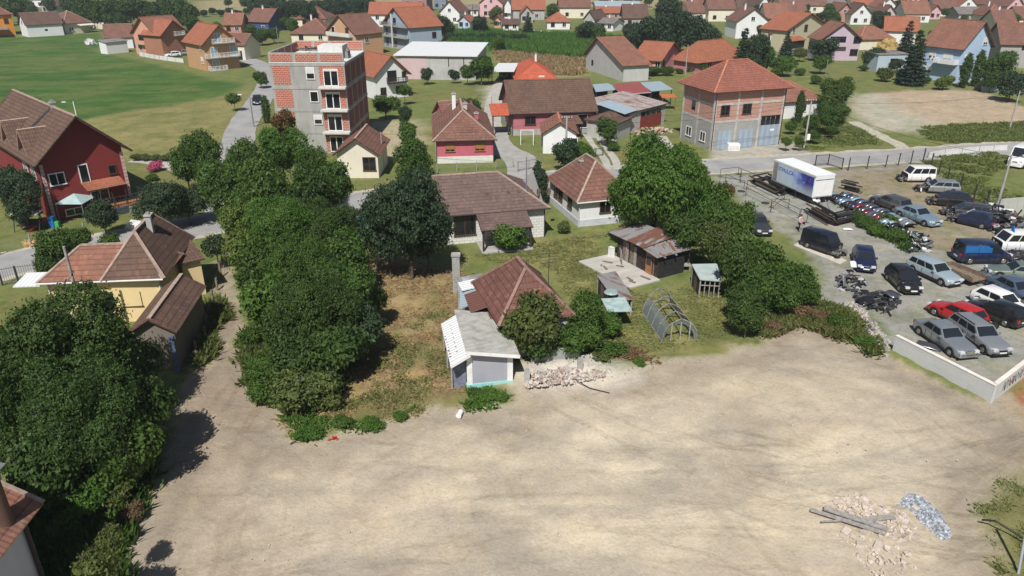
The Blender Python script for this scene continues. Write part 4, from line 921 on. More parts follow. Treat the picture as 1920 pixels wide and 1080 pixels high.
# --- whitewashed block house
H = house('block_house', 'long low house of whitewashed blocks under a grey-brown tile roof with an open porch', 'house', (826, 406), (1032, 390), 9.5, 3.0, 'gx', 2.5, BLKW, T_brg, over=.45, hips='r', cap=cap_p, gutter=gut_d)
win(H, 'f', -3.6, 1.1, 1.9, 1.35, 'b'); win(H, 'f', .9, .9, 1.9, 1.7, 'b'); win(H, 'f', 5.2, .05, 1.0, 2.1, 'd'); win(H, 'r', 3, 1, 1.4, 1.2, 'b')
b = MB(); b.slab([(3.3, -2.6, 2.25), (8.1, -2.6, 2.25), (8.1, .1, 3.02), (3.3, .1, 3.02)], .14, T_brg, fas_d); b.build('porch_roof', H.root)
for x in (3.5, 5.8, 7.9): b = MB(); b.box(x-.08, x+.08, -2.4, -2.24, 0, 2.2, wood_d); b.build('porch_post', H.root)
b = MB(); b.box(3.3, 8.1, -2.7, .4, -.1, .15, concrete); b.build('porch_floor', H.root)
for x in (4.8, 6.9, 7.9, 8.9, 9.9, 10.9): b = MB(); b.box(x-.16, x+.16, 2.0, 2.3, 3.7, 4.25, T_brg); b.build('vent_tile', H.roof)
b = MB(); b.cyl((H.W*.83, 2.2, 3.9), (H.W*.83, 2.2, 7.4), .06, .05, steel, 6); b.build('flue_pipe', H.roof)
# --- white house
H = house('white_house', 'bright white house with a brown hipped roof beside the very large green tree', 'house', (1082, 381), (1195, 370), (1020, 334), zr(432, 384), 'hip', 3.2, P_white, T_old, over=.4, plinth=(plain('pale_plinth', (.5, .52, .56), .9), .7), cap=cap_p, gutter=gut_w)
win(H, 'f', 2.3, 1.3, 1.0, 1.6, 'b'); win(H, 'f', 5.3, 1.3, 1.0, 1.6, 'b'); win(H, 'l', -2.9, 1.3, .95, 1.5, 'b'); win(H, 'l', -5.6, 1.3, .95, 1.5, 'b'); win(H, 'l', 1.5, 1.3, .95, 1.5, 'b')
chimney(H, 2.6, 5.5, H.ze+1.2, H.ze+2.6, .45, BR_s)
# --- pink barn
H = house('pink_barn', 'long rose pink barn-like house with a dark brown tile roof and a wide garage window', 'house', (956, 214), (1121, 209), (946, 164), zr(256, 214), 'gx', 3.4, P_rose, T_brn, over=.5, plinth=(concrete, .9), cap=cap_b, edge=fas_w, gutter=gut_d, ry=.98) if False else house('pink_barn', 'long rose pink barn-like house with a dark brown tile roof and a wide garage window', 'house', (956, 214), (1121, 209), 12.0, zr(256, 214), 'gx', 3.9, P_rose, T_brn, over=.5, plinth=(concrete, .9), cap=cap_b, gutter=gut_d)
win(H, 'f', 1.9, 1.6, 1.5, 1.1, 'b'); win(H, 'f', -3.9, .9, 2.9, 1.9, 'w'); win(H, 'f', 6.4, 0, 1.2, 2.1, 'd'); win(H, 'l', 4, 1.2, 1, 1, 'b')
b = MB(); b.slab([(-2.6, .6, 3.0), (.2, .6, 3.0), (.2, 3.9, 4.2), (-2.6, 3.9, 4.2)], .14, T_new, fas_d); b.build('porch_roof', H.root)
for x in (-2.4, -.1): b = MB(); b.box(x-.09, x+.09, .8, .98, 0, 2.95, wood_d); b.build('porch_post', H.root)
b = MB(); b.slab([(6.3, -3.4, 2.3), (10.3, -3.4, 2.3), (10.3, .4, 2.9), (6.3, .4, 2.9)], .1, T_old, fas_d); b.build('canopy', H.root)
for x in (6.5, 10.1): b = MB(); b.box(x-.06, x+.06, -3.2, -3.08, 0, 2.2, wood_d); b.build('canopy_post', H.root)
# --- small white outbuilding with arched gable
H = house('outbuilding', 'small white outbuilding with an orange tile roof in front of the pink barn', 'outbuilding', (1014, 251), (1086, 251), 6.5, zr(288, 250), 'gy', 1.6, P_white, T_wea, over=.35, cap=cap_o)
win(H, 'l', 2.2, .2, .9, 1.9, 'd'); win(H, 'f', 2.9, .9, 1.7, 1.2, 'w')
# --- small cream house
H = house('cream_house', 'small cream white house with a red tile gable roof between the two dark trees', 'house', (622, 291), (714, 291), 8.0, zr(336, 291), 'gy', 2.0, P_cream, T_old, over=.5, cap=cap_p, gutter=None)
win(H, 'f', 3.1, 1.0, 1.4, 1.5, 'b'); b = MB()
for i in range(22):
    a = i/21; x = .2+a*(H.W-.4); z = H.ze+2.1*(1-abs(2*a-1))-.32; b.box(x-.1, x+.1, H.oy-.06, H.oy-.01, z-.12, z, fas_w)
b.build('gable_trim', H.root)
# --- yellow house
H = house('yellow_house', 'yellow house with a faded orange hipped tile roof and dark brown windows', 'house', (68, 532), (306, 523), 4.9, 3.5, 'hip', 1.9, P_yel, T_wea, over=.5, cap=cap_p, gutter=gut_w)
win(H, 'f', -2.9, 1.25, 1.35, 1.05, 'b'); win(H, 'f', 3.0, 1.25, 1.3, 1.05, 'b')
w2 = house(None, None, None, (188, 528), (308, 522), 8.6, 3.52, 'hip', 2.9, P_yel, T_brn, root=H.root, over=.45, cap=cap_p, wallname='wing_wall', roofname='wing_roof')
house(None, None, None, (335, 495), (384, 484), 4.0, 3.1, 'mono', .7, P_yel, T_brn, root=H.root, over=.3, wallname='porch_wall', roofname='porch_roof')
chimney(w2, w2.W*.6, w2.D*.5, 5.5, 6.9, .38, P_grey)
b = MB(); c = G(76, 528, 2.4); c = HM[H.root.name].inverted() @ c; b.slab([(c.x-1.6, c.y-.8, 2.4), (c.x+.3, c.y-.8, 2.4), (c.x+.3, c.y+1.4, 2.6), (c.x-1.6, c.y+1.4, 2.6)], .08, M_wht); b.build('side_canopy', H.root)
# --- brown roofed shed
H = house('tiled_shed', 'shed with a two-sided brown tile roof beside the yellow house and the dirt track', 'shed', (236, 627), (333, 622), 7.2, 2.9, 'gy', 1.0, plaster('plaster_dark', (.2, .17, .14), .3), T_brn, over=.35, cap=cap_p)
b = MB(); b.box(H.W-.55, H.W-.25, -.3, -.02, .0, 2.7, plain('blue_sheet', (.1, .13, .2), .6)); b.build('down_chute', H.root)
# --- dark red house
H = house('dark_red_house', 'large dark red two storey house with a brown tile roof and white quoins', 'house', None, (64, 313), (249, 282), 6.1, 'gx', 4.2, P_red, T_brn, W=22, over=.7, og=1.25, cap=cap_p, gutter=gut_d)
L = H.D-2*H.oy
win(H, 'r', .6, 3.7, 1.3, 1.1, 'w'); win(H, 'r', 3.4, 3.3, .75, 1.9, 'D'); win(H, 'r', 1.3, .35, 1.5, .6, 'w'); win(H, 'r', 4.0, .1, 1.6, 2.2, 'w'); win(H, 'r', -1.6, 3.8, .6, .8, 'b')
T_, _ = faceT(H, 'r'); q = MB()
for i in range(15):
    for u in (0, L): q.box(u-.28 if u else -.04, u+.04 if u else .28, -.05, .02, .1+i*.39, .1+i*.39+.34, plain('quoin_pink', (.55, .4, .38), .9))
q.build('quoins', H.root, H.M @ T_)
q = MB(); q.slab([(3.2, -1.9, 2.95), (7.0, -1.9, 2.95), (7.0, .0, 3.45), (3.2, .0, 3.45)], .12, T_org, fas_d); q.build('awning', H.root, H.M @ T_)
balcony(H, 'r', 3.3, 8.6, .95, 2.4, darkm, wood_o, True, .95); q = MB(); q.box(3.35, 8.55, -2.35, -.05, -.2, .78, plain('blue_grey_wall', (.35, .38, .42), .9)); q.build('terrace_base', H.root, H.M @ T_)
for u in (15.2, 9.2):
    bb = MB(); bb.poly([(u, .75, 6.3), (u+3.4, .75, 6.3), (u+1.7, .75, 8.7)], P_red); bb.slab([(u-.3, .4, 6.0), (u+1.7, .4, 8.9), (u+1.7, 4.4, 8.9), (u-.3, 1.5, 6.4)], .14, T_brn, cap_p); bb.slab([(u+3.7, .4, 6.0), (u+1.7, .4, 8.9), (u+1.7, 4.4, 8.9), (u+3.7, 1.5, 6.4)], .14, T_brn, cap_p)
    bb.build('dormer', H.roof); 
win(H, 'f', -3.5, 3.8, 1.2, 1.3, 'w'); win(H, 'f', -6.2, 3.8, 1.2, 1.3, 'w'); win(H, 'f', -5, .9, 1.2, 1.3, 'w')
chimney(H, H.W-7, H.D*.5, 9, 10.7, .45, plain('metal_flue', (.5, .5, .52), .3, .6)); b = MB(); b.slab([(H.W-8.6, 1.5, 6.1+4.2*1.5/(H.D/2)+.12), (H.W-8.0, 1.5, 6.1+4.2*1.5/(H.D/2)+.12), (H.W-7.0, H.D*.48, 10.2), (H.W-7.6, H.D*.48, 10.2)], .08, darkm); b.build('roof_gutter_valley', H.roof)
b = MB(); b.slab([(H.W-3.8, H.D-.2, 6.2), (H.W-1.2, H.D-.2, 6.2), (H.W-1.9, H.D-3.2, 8.9), (H.W-3.1, H.D-3.2, 8.9)], .14, T_brn, cap_p); b.build('rear_dormer_roof', H.roof)
# --- house at the bottom left corner
H = house('corner_house', 'white walled house with an orange tile roof and round brown flue, lower left corner', 'house', (-120, 1200), (83, 942), 9.0, 4.6, 'gx', 3.2, plaster('plaster_bluish_white', (.55, .57, .62), .15), T_wea, over=.6, og=.5, cap=cap_p, edge=cap_p)
b = MB(); X_, Y_ = H.W-1.5, .6; b.cyl((X_, Y_, 4.4), (X_, Y_, 6.9), .3, .3, plain('flue_brown', (.1, .06, .045), .7), 14); b.cyl((X_, Y_, 6.901), (X_, Y_, 7.1), .36, .36, conc_d, 14); b.slab([(X_-.5, Y_-.4, 7.35), (X_+.5, Y_-.4, 7.35), (X_+.5, Y_+.4, 7.5), (X_-.5, Y_+.4, 7.5)], .05, steel)
for dx in (-.3, .3): b.bar((X_+dx, Y_, 7.1), (X_+dx, Y_, 7.4), .05, steel)
b.build('flue', H.roof)
T_, _ = faceT(H, 'f'); q = MB(); q.cyl((H.W-1.3, -.12, 0), (H.W-1.3, -.12, 4.5), .09, .09, fas_d, 6); q.build('downpipe', H.root, H.M @ T_)
# --- white shed with the white lean-to in the centre
H = house('painted_shed', 'small grey block shed with white corner strips and a white lean-to beside the dirt', 'shed', (872, 676), (971, 676), (868, 592), zr(727, 682), 'mono', .75, P_lav, M_fib, over=.22, og=.25, edge=fas_w) if False else None
def painted_shed():
    z = 2.15; p0 = G(877, 729).xy; yaw = .19; W = 2.85; D = 5.2
    t = thing('painted_shed', 'small grey block shed with white corner strips and a white lean-to beside the dirt', 'shed', (p0.x, p0.y, 0), yaw)
    b = MB(); b.box(0, W, 0, D, -.2, 2.2, P_lav); b.poly([(0, 0, 2.2), (W, 0, 2.2), (W, 0, 2.25), (0, 0, 2.75)], P_lav); b.poly([(0, D, 2.2), (W, D, 2.2), (W, D, 2.25), (0, D, 2.75)], P_lav); b.poly([(0, 0, 2.2), (0, D, 2.2), (0, D, 2.75), (0, 0, 2.75)], P_lav); b.build('wall', t)
    for u in (-.03, W-.32): b = MB(); b.box(u, u+.35, -.05, .03, .3, 2.25, plain('white_strip', (.72, .72, .72), .7)); b.build('corner_strip', t)
    b = MB(); b.box(-.06, W+.06, -.07, D+.05, -.2, .32, P_turq); b.build('plinth', t)
    b = MB(); b.slab([(-.1, -.45, 2.92), (W+.4, -.45, 2.3), (W+.4, D+.3, 2.3), (-.1, D+.3, 2.92)], .06, M_fib, fas_w); b.bar((-.1, -.48, 2.84), (W+.4, -.48, 2.22), .05, fas_w, .2); b.build('roof', t)
    b = MB(); b.slab([(-1.1, -.75, 2.2), (-.05, -.45, 2.68), (-.05, D-.2, 2.76), (-1.1, D-.4, 2.28)], .05, M_wht, fas_w); b.bar((-1.1, -.78, 2.15), (.15, -.48, 2.66), .05, fas_w, .22); o = b.build('lean_to_roof', t)
    b = MB(); q = random.Random(4)
    for i in range(11): b.box(-1.08+q.random()*.1, -.92+q.random()*.12, .2+i*.38, .26+i*.38, 2.25, 2.31, rust)
    for i in range(7): b.box(-.6, -.5, .4+i*.6, .45+i*.6, 2.47, 2.53, steel)
    b.build('rust_stain', o)
    b = MB(); b.box(-.85, -.05, .2, D-.4, -.1, 2.1, plain('blue_grey_planks', (.17, .19, .25), .8, 0, .3, 4)); b.build('lean_to_wall', t)
    for y in (.1, 2.6, 4.9): b = MB(); b.box(-1.02, -.92, y, y+.1, 0, 2.1, wood_g); b.build('lean_to_post', t)
painted_shed()
# --- old hipped roof house in the middle of the yard
H = house('old_house', 'old house with a steep reddish hipped roof and patched sheet lean-tos behind trees', 'house', (935, 612), (1080, 592), (893, 528), 3.0, 'hip', 2.7, plaster('plaster_dirty_white', (.5, .49, .45), .5), tiles('tiles_reddish', (.2, .09, .07), (.15, .072, .058), (.38, .27, .22), moss=.3), over=.35, cap=plain('ridge_reddish', (.25, .15, .125), .85, 0, .3, 3))
win(H, 'f', 2, 1.1, 1.0, 1.2, 'b'); win(H, 'r', 2, 1.1, 1, 1.2, 'b')
b = MB(); b.bar((H.W-.8, H.D*.45, 4.0), (H.W-.8, H.D*.45, 6.6), .04, darkm)
for k in range(4): b.bar((H.W-1.3, H.D*.45, 5.6+k*.22), (H.W-.3, H.D*.45, 5.6+k*.22), .025, darkm)
b.build('aerial', H.roof)
def leanto(cs, z0, z1, m, name, parent):                   # corners near-left, near-right, far-right, far-left
    Mi = HM[parent.name].inverted(); P = [Mi @ G(*c, z) for c, z in zip(cs, (z0, z1, z1, z0))]; b = MB(); b.slab(P, .05, m); b.build(name, parent)
leanto([(862, 578), (925, 560), (908, 522), (862, 532)], 2.5, 2.9, M_blue, 'lean_to_roof', H.root)
leanto([(882, 586), (922, 572), (908, 540), (870, 552)], 2.75, 3.1, M_brs, 'lean_to_roof', H.root)
leanto([(888, 602), (930, 596), (920, 575), (886, 584)], 2.2, 2.6, T_old, 'lean_to_roof', H.root)
leanto([(866, 545), (905, 536), (897, 521), (858, 530)], 2.78, 2.95, M_wht, 'lean_to_roof', H.root)
Mi = HM[H.root.name].inverted(); b = MB(); A = [Mi @ G(*c) for c in ((874, 606), (905, 604), (905, 575), (866, 568))]; b.slab([p+Vector((0, 0, 2.2)) for p in A], 2.4, plain('grey_lean_wall', (.3, .31, .33), .9, 0, .3)); b.build('lean_to_wall', H.root)
b = MB(); A = [Mi @ G(*c, 1.7) for c in ((858, 545), (912, 533), (905, 512), (856, 520))]; b.slab(A, 1.9, conc_d, concrete); b.build('concrete_annex', H.root)
p = G(857, 548); b = MB(); b.box(-.3, .3, -.25, .25, 0, 3.2, BLK); b.box(-.36, .36, -.31, .31, 3.2, 3.35, concrete); t = thing('block_chimney', 'free standing grey block chimney at the left corner of the old house', 'chimney', p); b.build('stack', t)
# --- garage building, half brick half block
H = house('garage_building', 'two storey building of salmon brick over grey blocks with blue garage doors', 'garage building', (1340, 174), (1492, 164), (1258, 154), zr(283, 172), 'hip', 3.4, BR_s, tiles('tiles_garage', (.32, .12, .085), (.26, .1, .075), (.36, .2, .15)), over=.85, cap=cap_o, gutter=None)
zm = H.ze*.47; L = H.W-2*H.ox; LD = H.D-2*H.oy
b = MB(); e = .03; b.box(H.ox-e, H.W-H.ox+e, H.oy-e, H.D-H.oy+e, -.3, zm, BLK); b.build('block_storey', H.root, H.M)
def strip(face, u0, u1, z0, z1, name='concrete_frame', m=None, o=.06):
    T, _ = faceT(H, face); b = MB(); b.box(u0, u1, -o, -.005, z0, z1, m or plain('frame_concrete', (.45, .42, .4), .9, 0, .2)); return b.build(name, H.root, H.M @ T)
for u in (0, L*.33-.15, L*.66-.15, L-.3): strip('f', u, u+.3, 0, H.ze)
for u in (0, LD*.5, LD-.3): strip('l', u, u+.3, 0, H.ze)
for z in (zm-.05, H.ze-2.0):
    strip('f', .301, L-.301, z, z+.3, o=.055); strip('l', .301, LD-.301, z, z+.3, o=.055)
gdoor = corrug('garage_door', (.34, .42, .5), 0, .5, .1, .9, .1)
for u, w_, h_ in ((.09, .19, .68), (.39, .2, .68), (.69, .28, .6)):
    o = strip('f', L*u, L*(u+w_), .05, zm*h_ if u < .6 else zm*.78, 'garage_door', gdoor, .09)
T, _ = faceT(H, 'f')
for k in range(4):
    b = MB(); b.box(L*(.69+k*.07), L*(.69+k*.07)+L*.062, -.1, -.005, zm*.79, zm*1.12, glass); b.build('window', H.root, H.M @ T)
b = MB(); b.box(L*.84, L*.9, -.1, -.091, zm*.55, zm*.62, white); b.build('notice', H.root, H.M @ T)
for u in (.07, .38): win(H, 'f', L*u+.3, zm+1.0, 1.25, 1.25, 'b')
win(H, 'l', LD*.3, zm+.9, .9, 1.3, 'o'); win(H, 'l', LD*.2, .9, 1.3, 1.2, 'w'); win(H, 'l', LD*.66, .9, 1.2, 1.2, 'w')
for u in (.05, L-.05):
    b = MB(); b.cyl((u, -.16, 0), (u, -.16, H.ze), .06, .06, fas_d, 6, False); b.build('downpipe', H.root, H.M @ T)
# --- small house right of it
H = house('small_house', 'small white house with an orange tile roof half hidden behind the garage building', 'house', (1460, 193), (1551, 186), 9, zr(222, 190), 'hip', 2.6, P_white, T_wea, over=.5, cap=cap_o); win(H, 'f', 4.3, 1.0, 1.3, 1.2, 'w')
# --- workshop with red gate, carports
H = house('workshop', 'grey workshop with a red double gate and a patchy grey sheet roof', 'workshop', (1175, 213), (1254, 193), (1120, 192), zr(243, 203), 'mono', .9, P_grey, corrug('patchy_sheet', (.4, .34, .33), .3, .8, 0, .3, .8), over=.35, edge=fas_d)
L = H.W-2*H.ox; T, _ = faceT(H, 'f')
b = MB(); b.box(L*.36, L*.9, -.08, .0, 0, H.ze*.62, plain('red_gate', (.26, .05, .04), .6, .2, .3, 3)); b.build('gate', H.root, H.M @ T)
for k in range(4): b = MB(); b.box(L*(.37+k*.133), L*(.37+k*.133)+L*.11, -.08, .0, H.ze*.64, H.ze*.84, glass); b.build('window', H.root, H.M @ T)
Mi = HM[H.root.name].inverted(); b = MB(); b.slab([Mi @ G(*c, H.ze+d) for c, d in (((1172, 214), .12), ((1196, 206), .12), ((1143, 187), 1.02), ((1117, 194), 1.02))], .05, M_blue); b.build('blue_roof_sheet', H.root)
def carport(name, lab, cs, hs, m, cat='carport', pm=darkm, edge=None, wall=None):
    P = [G(*c, h) for c, h in zip(cs, hs)]; o0 = Vector((P[0].x, P[0].y, 0)); t = thing(name, lab, cat, o0); b = MB(); b.slab([p-o0 for p in P], .08, m, edge); b.build('roof', t)
    c = sum((p for p in P), Vector())/4
    for p in P:
        q = p.lerp(c, .08)-o0; b = MB(); b.box(q.x-.07, q.x+.07, q.y-.07, q.y+.07, 0, p.z-.1, pm); b.build('post', t)
    if wall: b = MB(); a = P[3].lerp(c, .06)-o0; d = P[2].lerp(c, .06)-o0; b.bar((a.x, a.y, .95), (d.x, d.y, .95), .1, wall, 1.9); b.build('back_wall', t)
    return t
carport('carport', 'open carport with a pale blue sheet roof next to the pink barn', [(1117, 172), (1163, 167), (1140, 156), (1111, 158)], [2.6]*4, M_blue, wall=wood_d)
carport('carport', 'open shelter with a dark red sheet roof between two pale blue roofs', [(1163, 177), (1221, 173), (1199, 154), (1148, 157)], [2.9]*4, M_red, edge=fas_w, wall=wood_d)
carport('carport', 'open shelter with a pale blue corrugated roof left of the garage building', [(1221, 171), (1262, 167), (1238, 152), (1199, 155)], [2.9]*4, M_blue, wall=wood_d)
H = house('tool_shed', 'low shed with a brown hipped roof in front of the workshop', 'shed', (1160, 232), (1190, 219), (1115, 216), 2.6, 'hip', 1.0, P_grey, T_brn, over=.4)
carport('carport', 'white roofed carport with a dark car under it', [(920, 134), (964, 134), (972, 118), (935, 118)], [2.6]*4, M_wht, edge=fas_w, wall=wood_d)
H = house('orange_roof_house', 'low grey house with a bright red-orange hipped roof in front of the corn field', 'house', (964, 149), (1046, 148), (953, 128), zr(163, 149), 'hip', 2.7, P_grey, T_new, over=.6, cap=T_new, gutter=gut_d); chimney(H, H.W*.62, H.D*.7, H.ze+1, H.ze+3.6, .4, P_white); win(H, 'f', -3.2, .8, 1, 1.2, 's')
# --- grey barn, pink house, orange house behind
H = house('grey_barn', 'grey rendered barn with a weathered red roof sweeping low on its right side', 'barn', (1094, 102), (1168, 124), (1204, 116), zr(145, 116), 'gy', 4.4, plaster('plaster_grey_light', (.5, .5, .5), .3), T_wea, over=.5, cap=cap_o, ry=.33)
win(H, 'f', 3.1, 1.3, 1.0, 1.2, 'o')
H = house('pink_bungalow', 'pink bungalow with a smooth bright orange roof behind the round bushes', 'house', (1183, 111), (1240, 115), (1274, 100), zr(134, 114), 'gx', 3.4, plaster('plaster_bright_pink', (.62, .3, .34), .15), T_org, over=.6, cap=T_org)
win(H, 'f', 5.2, 1, 1.1, 1.2, 'w'); win(H, 'r', 2.2, 0, 1.2, 2.1, 'd')
H = house('l_shaped_house', 'pink L-shaped house with a wide orange roof behind the garage building', 'house', (1308, 119), (1402, 108), (1278, 109), zr(137, 118), 'hip', 4.2, plaster('plaster_pink2', (.5, .2, .24), .15), T_org, over=.7, cap=T_org)
win(H, 'f', 3.5, 1, 1.4, 1.2, 'w')
H = house('garden_shed', 'small white garden shed with a pale blue sheet roof behind the orange roofed houses', 'shed', (1318, 92), (1354, 92), 5, 2.6, 'mono', .4, P_white, M_blue, over=.3)
# --- white house and metal hall behind the apartment block
H = house('balcony_house', 'white house with an orange roof and dark balcony just right of the apartment block', 'house', (700, 146), (772, 139), 10.5, zr(184, 142), 'gy', 3.6, P_white, T_org, over=.6, cap=cap_o)
balcony(H, 'f', 2.3, 6.2, H.ze-1.2, 1.1, wood_d, wood_d, True, .9); win(H, 'f', 2.5, H.ze-1.1, 1.9, 2.0, 'o'); win(H, 'f', 5.6, H.ze-.3, .7, .8, 'b'); win(H, 'f', 1.0, .8, 1, 1.2, 'b'); win(H, 'f', 4.2, .8, 1.2, 1.2, 'b')
H = house('metal_hall', 'long hall with a white sheet roof and grey panel walls', 'hall', (737, 103), (895, 105), (751, 84), zr(150, 104), 'mono', .8, plaster('panel_wall', (.46, .46, .45), .5), M_wht, over=.5, edge=fas_w)
b = MB(); T, _ = faceT(H, 'f'); b.box(1.0, H.W*.36, -.05, .0, 0, H.ze*.86, plaster('panel_pink', (.55, .42, .43), .2)); b.build('pink_panels', H.root, H.M @ T)
for u in (.62, .8): b = MB(); b.box(H.W*u, H.W*u+.2, -.06, 0, H.ze*.55, H.ze*.9, rust); b.build('bracket', H.root, H.M @ T)
# --- peach house and blue-grey balcony house behind
H = house('peach_house', 'peach house with a brown roof and a balcony in its left gable', 'house', (608, 60), (666, 66), (736, 62), zr(104, 64), 'gy', 4.6, P_peach, T_old, over=.5, cap=cap_o)
balcony(H, 'f', 1.0, H.W-2.2, H.ze-.6, 1.2, white, concrete, True, .9, offw); win(H, 'f', 2.2, H.ze-.5, 1.2, 2.0, 'D'); win(H, 'f', -4, H.ze-.5, 1.2, 2.0, 'd'); win(H, 'r', 3.0, H.ze-2.2, 1.2, 1.3, 'w')
H = house('blue_grey_house', 'blue-grey three storey house with an orange roof and three tiers of loggias', 'house', (713, 46), (767, 53), (822, 47), zr(93, 52), 'gy', 5.0, plaster('plaster_blue_grey', (.33, .4, .5), .2), T_org, over=.6, cap=cap_o)
for k in range(3): balcony(H, 'f', .2, H.W-1.6, H.ze+.1-2.9*k, 1.3, wood_g, concrete, True, .9)
for k in range(3): win(H, 'f', 1.2, H.ze+.2-2.9*k, 1.3, 2.0, 'o'); win(H, 'f', 5.6, H.ze+.2-2.9*k, 1.4, 2.0, 'o')
b = MB(); T, _ = faceT(H, 'f'); b.box(H.W*.42, H.W*.45, -1.4, -1.2, 0, H.ze+3.4, offw); b.build('column', H.root, H.M @ T); win(H, 'r', 7.5, H.ze-3, 1.2, 1.4, 'b')
for k in range(4): win(H, 'r', 1.5+k*2.6, .7, 2.0, 1.1, 'o')
H = house('long_roofed_house', 'grey-white house with a long orange roof behind the peach house', 'house', (690, 27), (792, 27), 10, zr(50, 27), 'gx', 4.0, P_white, T_org, over=.6, cap=cap_o); win(H, 'f', 2, 2.5, 1.2, 1.3, 'w'); win(H, 'f', 5.5, 2.5, 1.2, 1.3, 'w')
# --- left group beyond the green field
H = house('balconied_house', 'tan three storey house with an orange roof and three white balconies', 'house', (377, 86), (452, 80), (341, 78), zr(137, 88), 'gy', 4.2, plaster('plaster_tan', (.5, .29, .16), .15), T_org, over=.7, cap=T_org)
zt = H.ze; balcony(H, 'f', 2.0, 7.2, zt+.3, 1.2); balcony(H, 'f', .1, H.W-1.5, zt-2.8, 1.3); balcony(H, 'f', .4, 4.4, zt-5.6, 1.6)
for u, z in ((2.9, zt+.4), (1.6, zt-2.7), (6.2, zt-2.7), (1.6, zt-5.5)): win(H, 'f', u, z, 1.5, 2.0, 'w', gl=plain('curtained_glass', (.25, .36, .42), .15))
win(H, 'l', -2.2, 1.6, 1.0, 1.3, 's'); win(H, 'l', -2.2, 4.6, 1.0, 1.3, 's')
H = house('twin_gabled_house', 'salmon house with two orange gables and a loggia, left of the balconied house', 'house', (243, 63), (291, 67), 10, zr(103, 64), 'gy', 4.3, P_salm, T_wea, over=.6, cap=cap_o)
b2 = house(None, None, None, (300, 68), (356, 62), 8, zr(106, 66), 'gy', 3.6, plaster('plaster_rust', (.36, .17, .11), .2), T_org, root=H.root, over=.6, cap=cap_o, wallname='wing_wall', roofname='wing_roof')
balcony(H, 'f', 1.4, 5.4, H.ze-2.4, .9, offw, concrete, True, .9, P_salm); win(H, 'f', 2.0, H.ze-2.3, 2.6, 2.2, 'o'); win(H, 'f', 1.6, 1.2, 1.3, 1.4, 'w'); win(H, 'f', 5.0, 1.2, 1.3, 1.4, 'w'); balcony(b2, 'f', 4, 7, b2.ze-.2, 1, white)
H = house('long_white_house', 'long white farm building with a brown tile roof at the edge of the green field', 'farm building', (47, 48), (119, 44), 9, zr(69, 47), 'gx', 3.6, P_white, T_brn, over=.4, cap=cap_p); win(H, 'f', 5, 1.6, .8, .6, 'o'); win(H, 'l', 3, 3.5, .8, 1.2, 'o')
H = house('hipped_house', 'cream house with a brown hipped roof and pale porch beside the long white building', 'house', (118, 45), (172, 41), 10, zr(62, 43), 'hip', 3.8, P_cream, T_old, over=.5, cap=cap_p); win(H, 'f', 1.5, .8, 1.4, 1.1, 'w'); b = MB(); b.slab([(4.6, -2, 2.5), (10, -2, 2.5), (10, .6, 2.9), (4.6, .6, 2.9)], .08, M_wht); b.build('porch_roof', H.root)
H = house('orange_house', 'bright orange house with a red roof cut off by the left edge', 'house', (-45, 30), (25, 27), 10, zr(66, 28), 'hip', 4.0, P_rg, T_old, over=.6, cap=cap_o); win(H, 'f', -2.4, 3.4, 1.1, 1.6, 'd')
carport('carport', 'grey flat carport in front of the bright orange house', [(-20, 56), (16, 55), (10, 46), (-20, 46)], [2.6]*4, M_grey)
H = house('annexed_house', 'white house with a brown roof and a grey flat-roofed annexe left of the salmon house', 'house', (216, 73), (254, 68), (196, 49), zr(92, 70), 'gx', 2.6, P_white, T_old, over=.4, cap=cap_p) if False else house('annexed_house', 'white house with a brown roof and a grey flat-roofed annexe left of the salmon house', 'house', (195, 72), (250, 70), 9, zr(90, 70), 'gx', 3.4, P_white, T_old, over=.4, cap=cap_p)
house(None, None, None, (197, 80), (240, 76), 4, 3.0, 'mono', .5, P_white, M_grey, root=H.root, over=.25, wallname='annexe_wall', roofname='annexe_roof'); win(H, 'f', 1.5, 1.2, .7, 1.1, 'o'); win(H, 'f', 3.5, 1.2, .7, 1.1, 'o')
H = house('brick_outhouse', 'small orange roofed outhouse with beige walls left of the white annexed house', 'outhouse', (167, 35), (195, 37), 6, zr(54, 36), 'gx', 2.2, P_cream, T_wea, over=.3)
H = house('white_garage', 'white garage with a red-brown roof and open door right of the balconied house', 'garage', (458, 86), (490, 80), (431, 80), zr(111, 84), 'gy', 2.6, P_cream, T_old, over=.35, cap=cap_o); win(H, 'l', -4, 0, 3.2, 2.3, 'D', name='door', gl=blackp)
# ================================================================ right middle group
H = house('pale_blue_house', 'big pale blue three storey house with a brown roof and satellite dishes', 'house', (1726, 85), (1806, 94), (1880, 90), zr(152, 90), 'gx', 5.4, P_blue, T_wea, over=.7, cap=cap_b)
zt = H.ze
for u, z, w_ in ((1.3, zt-2.4, 1.4), (1.1, zt-5.4, 1.4), (4.6, zt-2.6, 1.9)): win(H, 'f', u, z, w_, 1.5, 's')
for u, z, w_ in ((1.6, zt-2.6, 2.0), (6.4, zt-2.6, 1.6), (6.6, zt+.6, 1.3), (6.4, zt-5.6, 1.6), (1.6, zt-5.4, 1.8)): win(H, 'r', u, z, w_, 1.4, 's')
balcony(H, 'f', 3.4, H.W-1.5, zt-2.9, 1.4, offw, P_white, False, .9, P_white); balcony(H, 'r', .2, 3.6, zt-2.9, 1.3, offw, P_white, False, .9, P_blue)
T, _ = faceT(H, 'f')
for u, z in ((3.3, zt-2.2), (4.5, zt-2.6)): b = MB(); b.cyl((u, -1.55, z), (u-.12, -1.75, z+.1), .05, .5, white, 14); b.build('satellite_dish', H.root, H.M @ T)
H = house('lilac_house', 'lilac two storey house with a red-brown gable roof and dark shuttered windows', 'house', (1537, 76), (1620, 76), 9, zr(114, 76), 'gy', 4.2, P_lil, T_wea, over=.6, cap=cap_b)
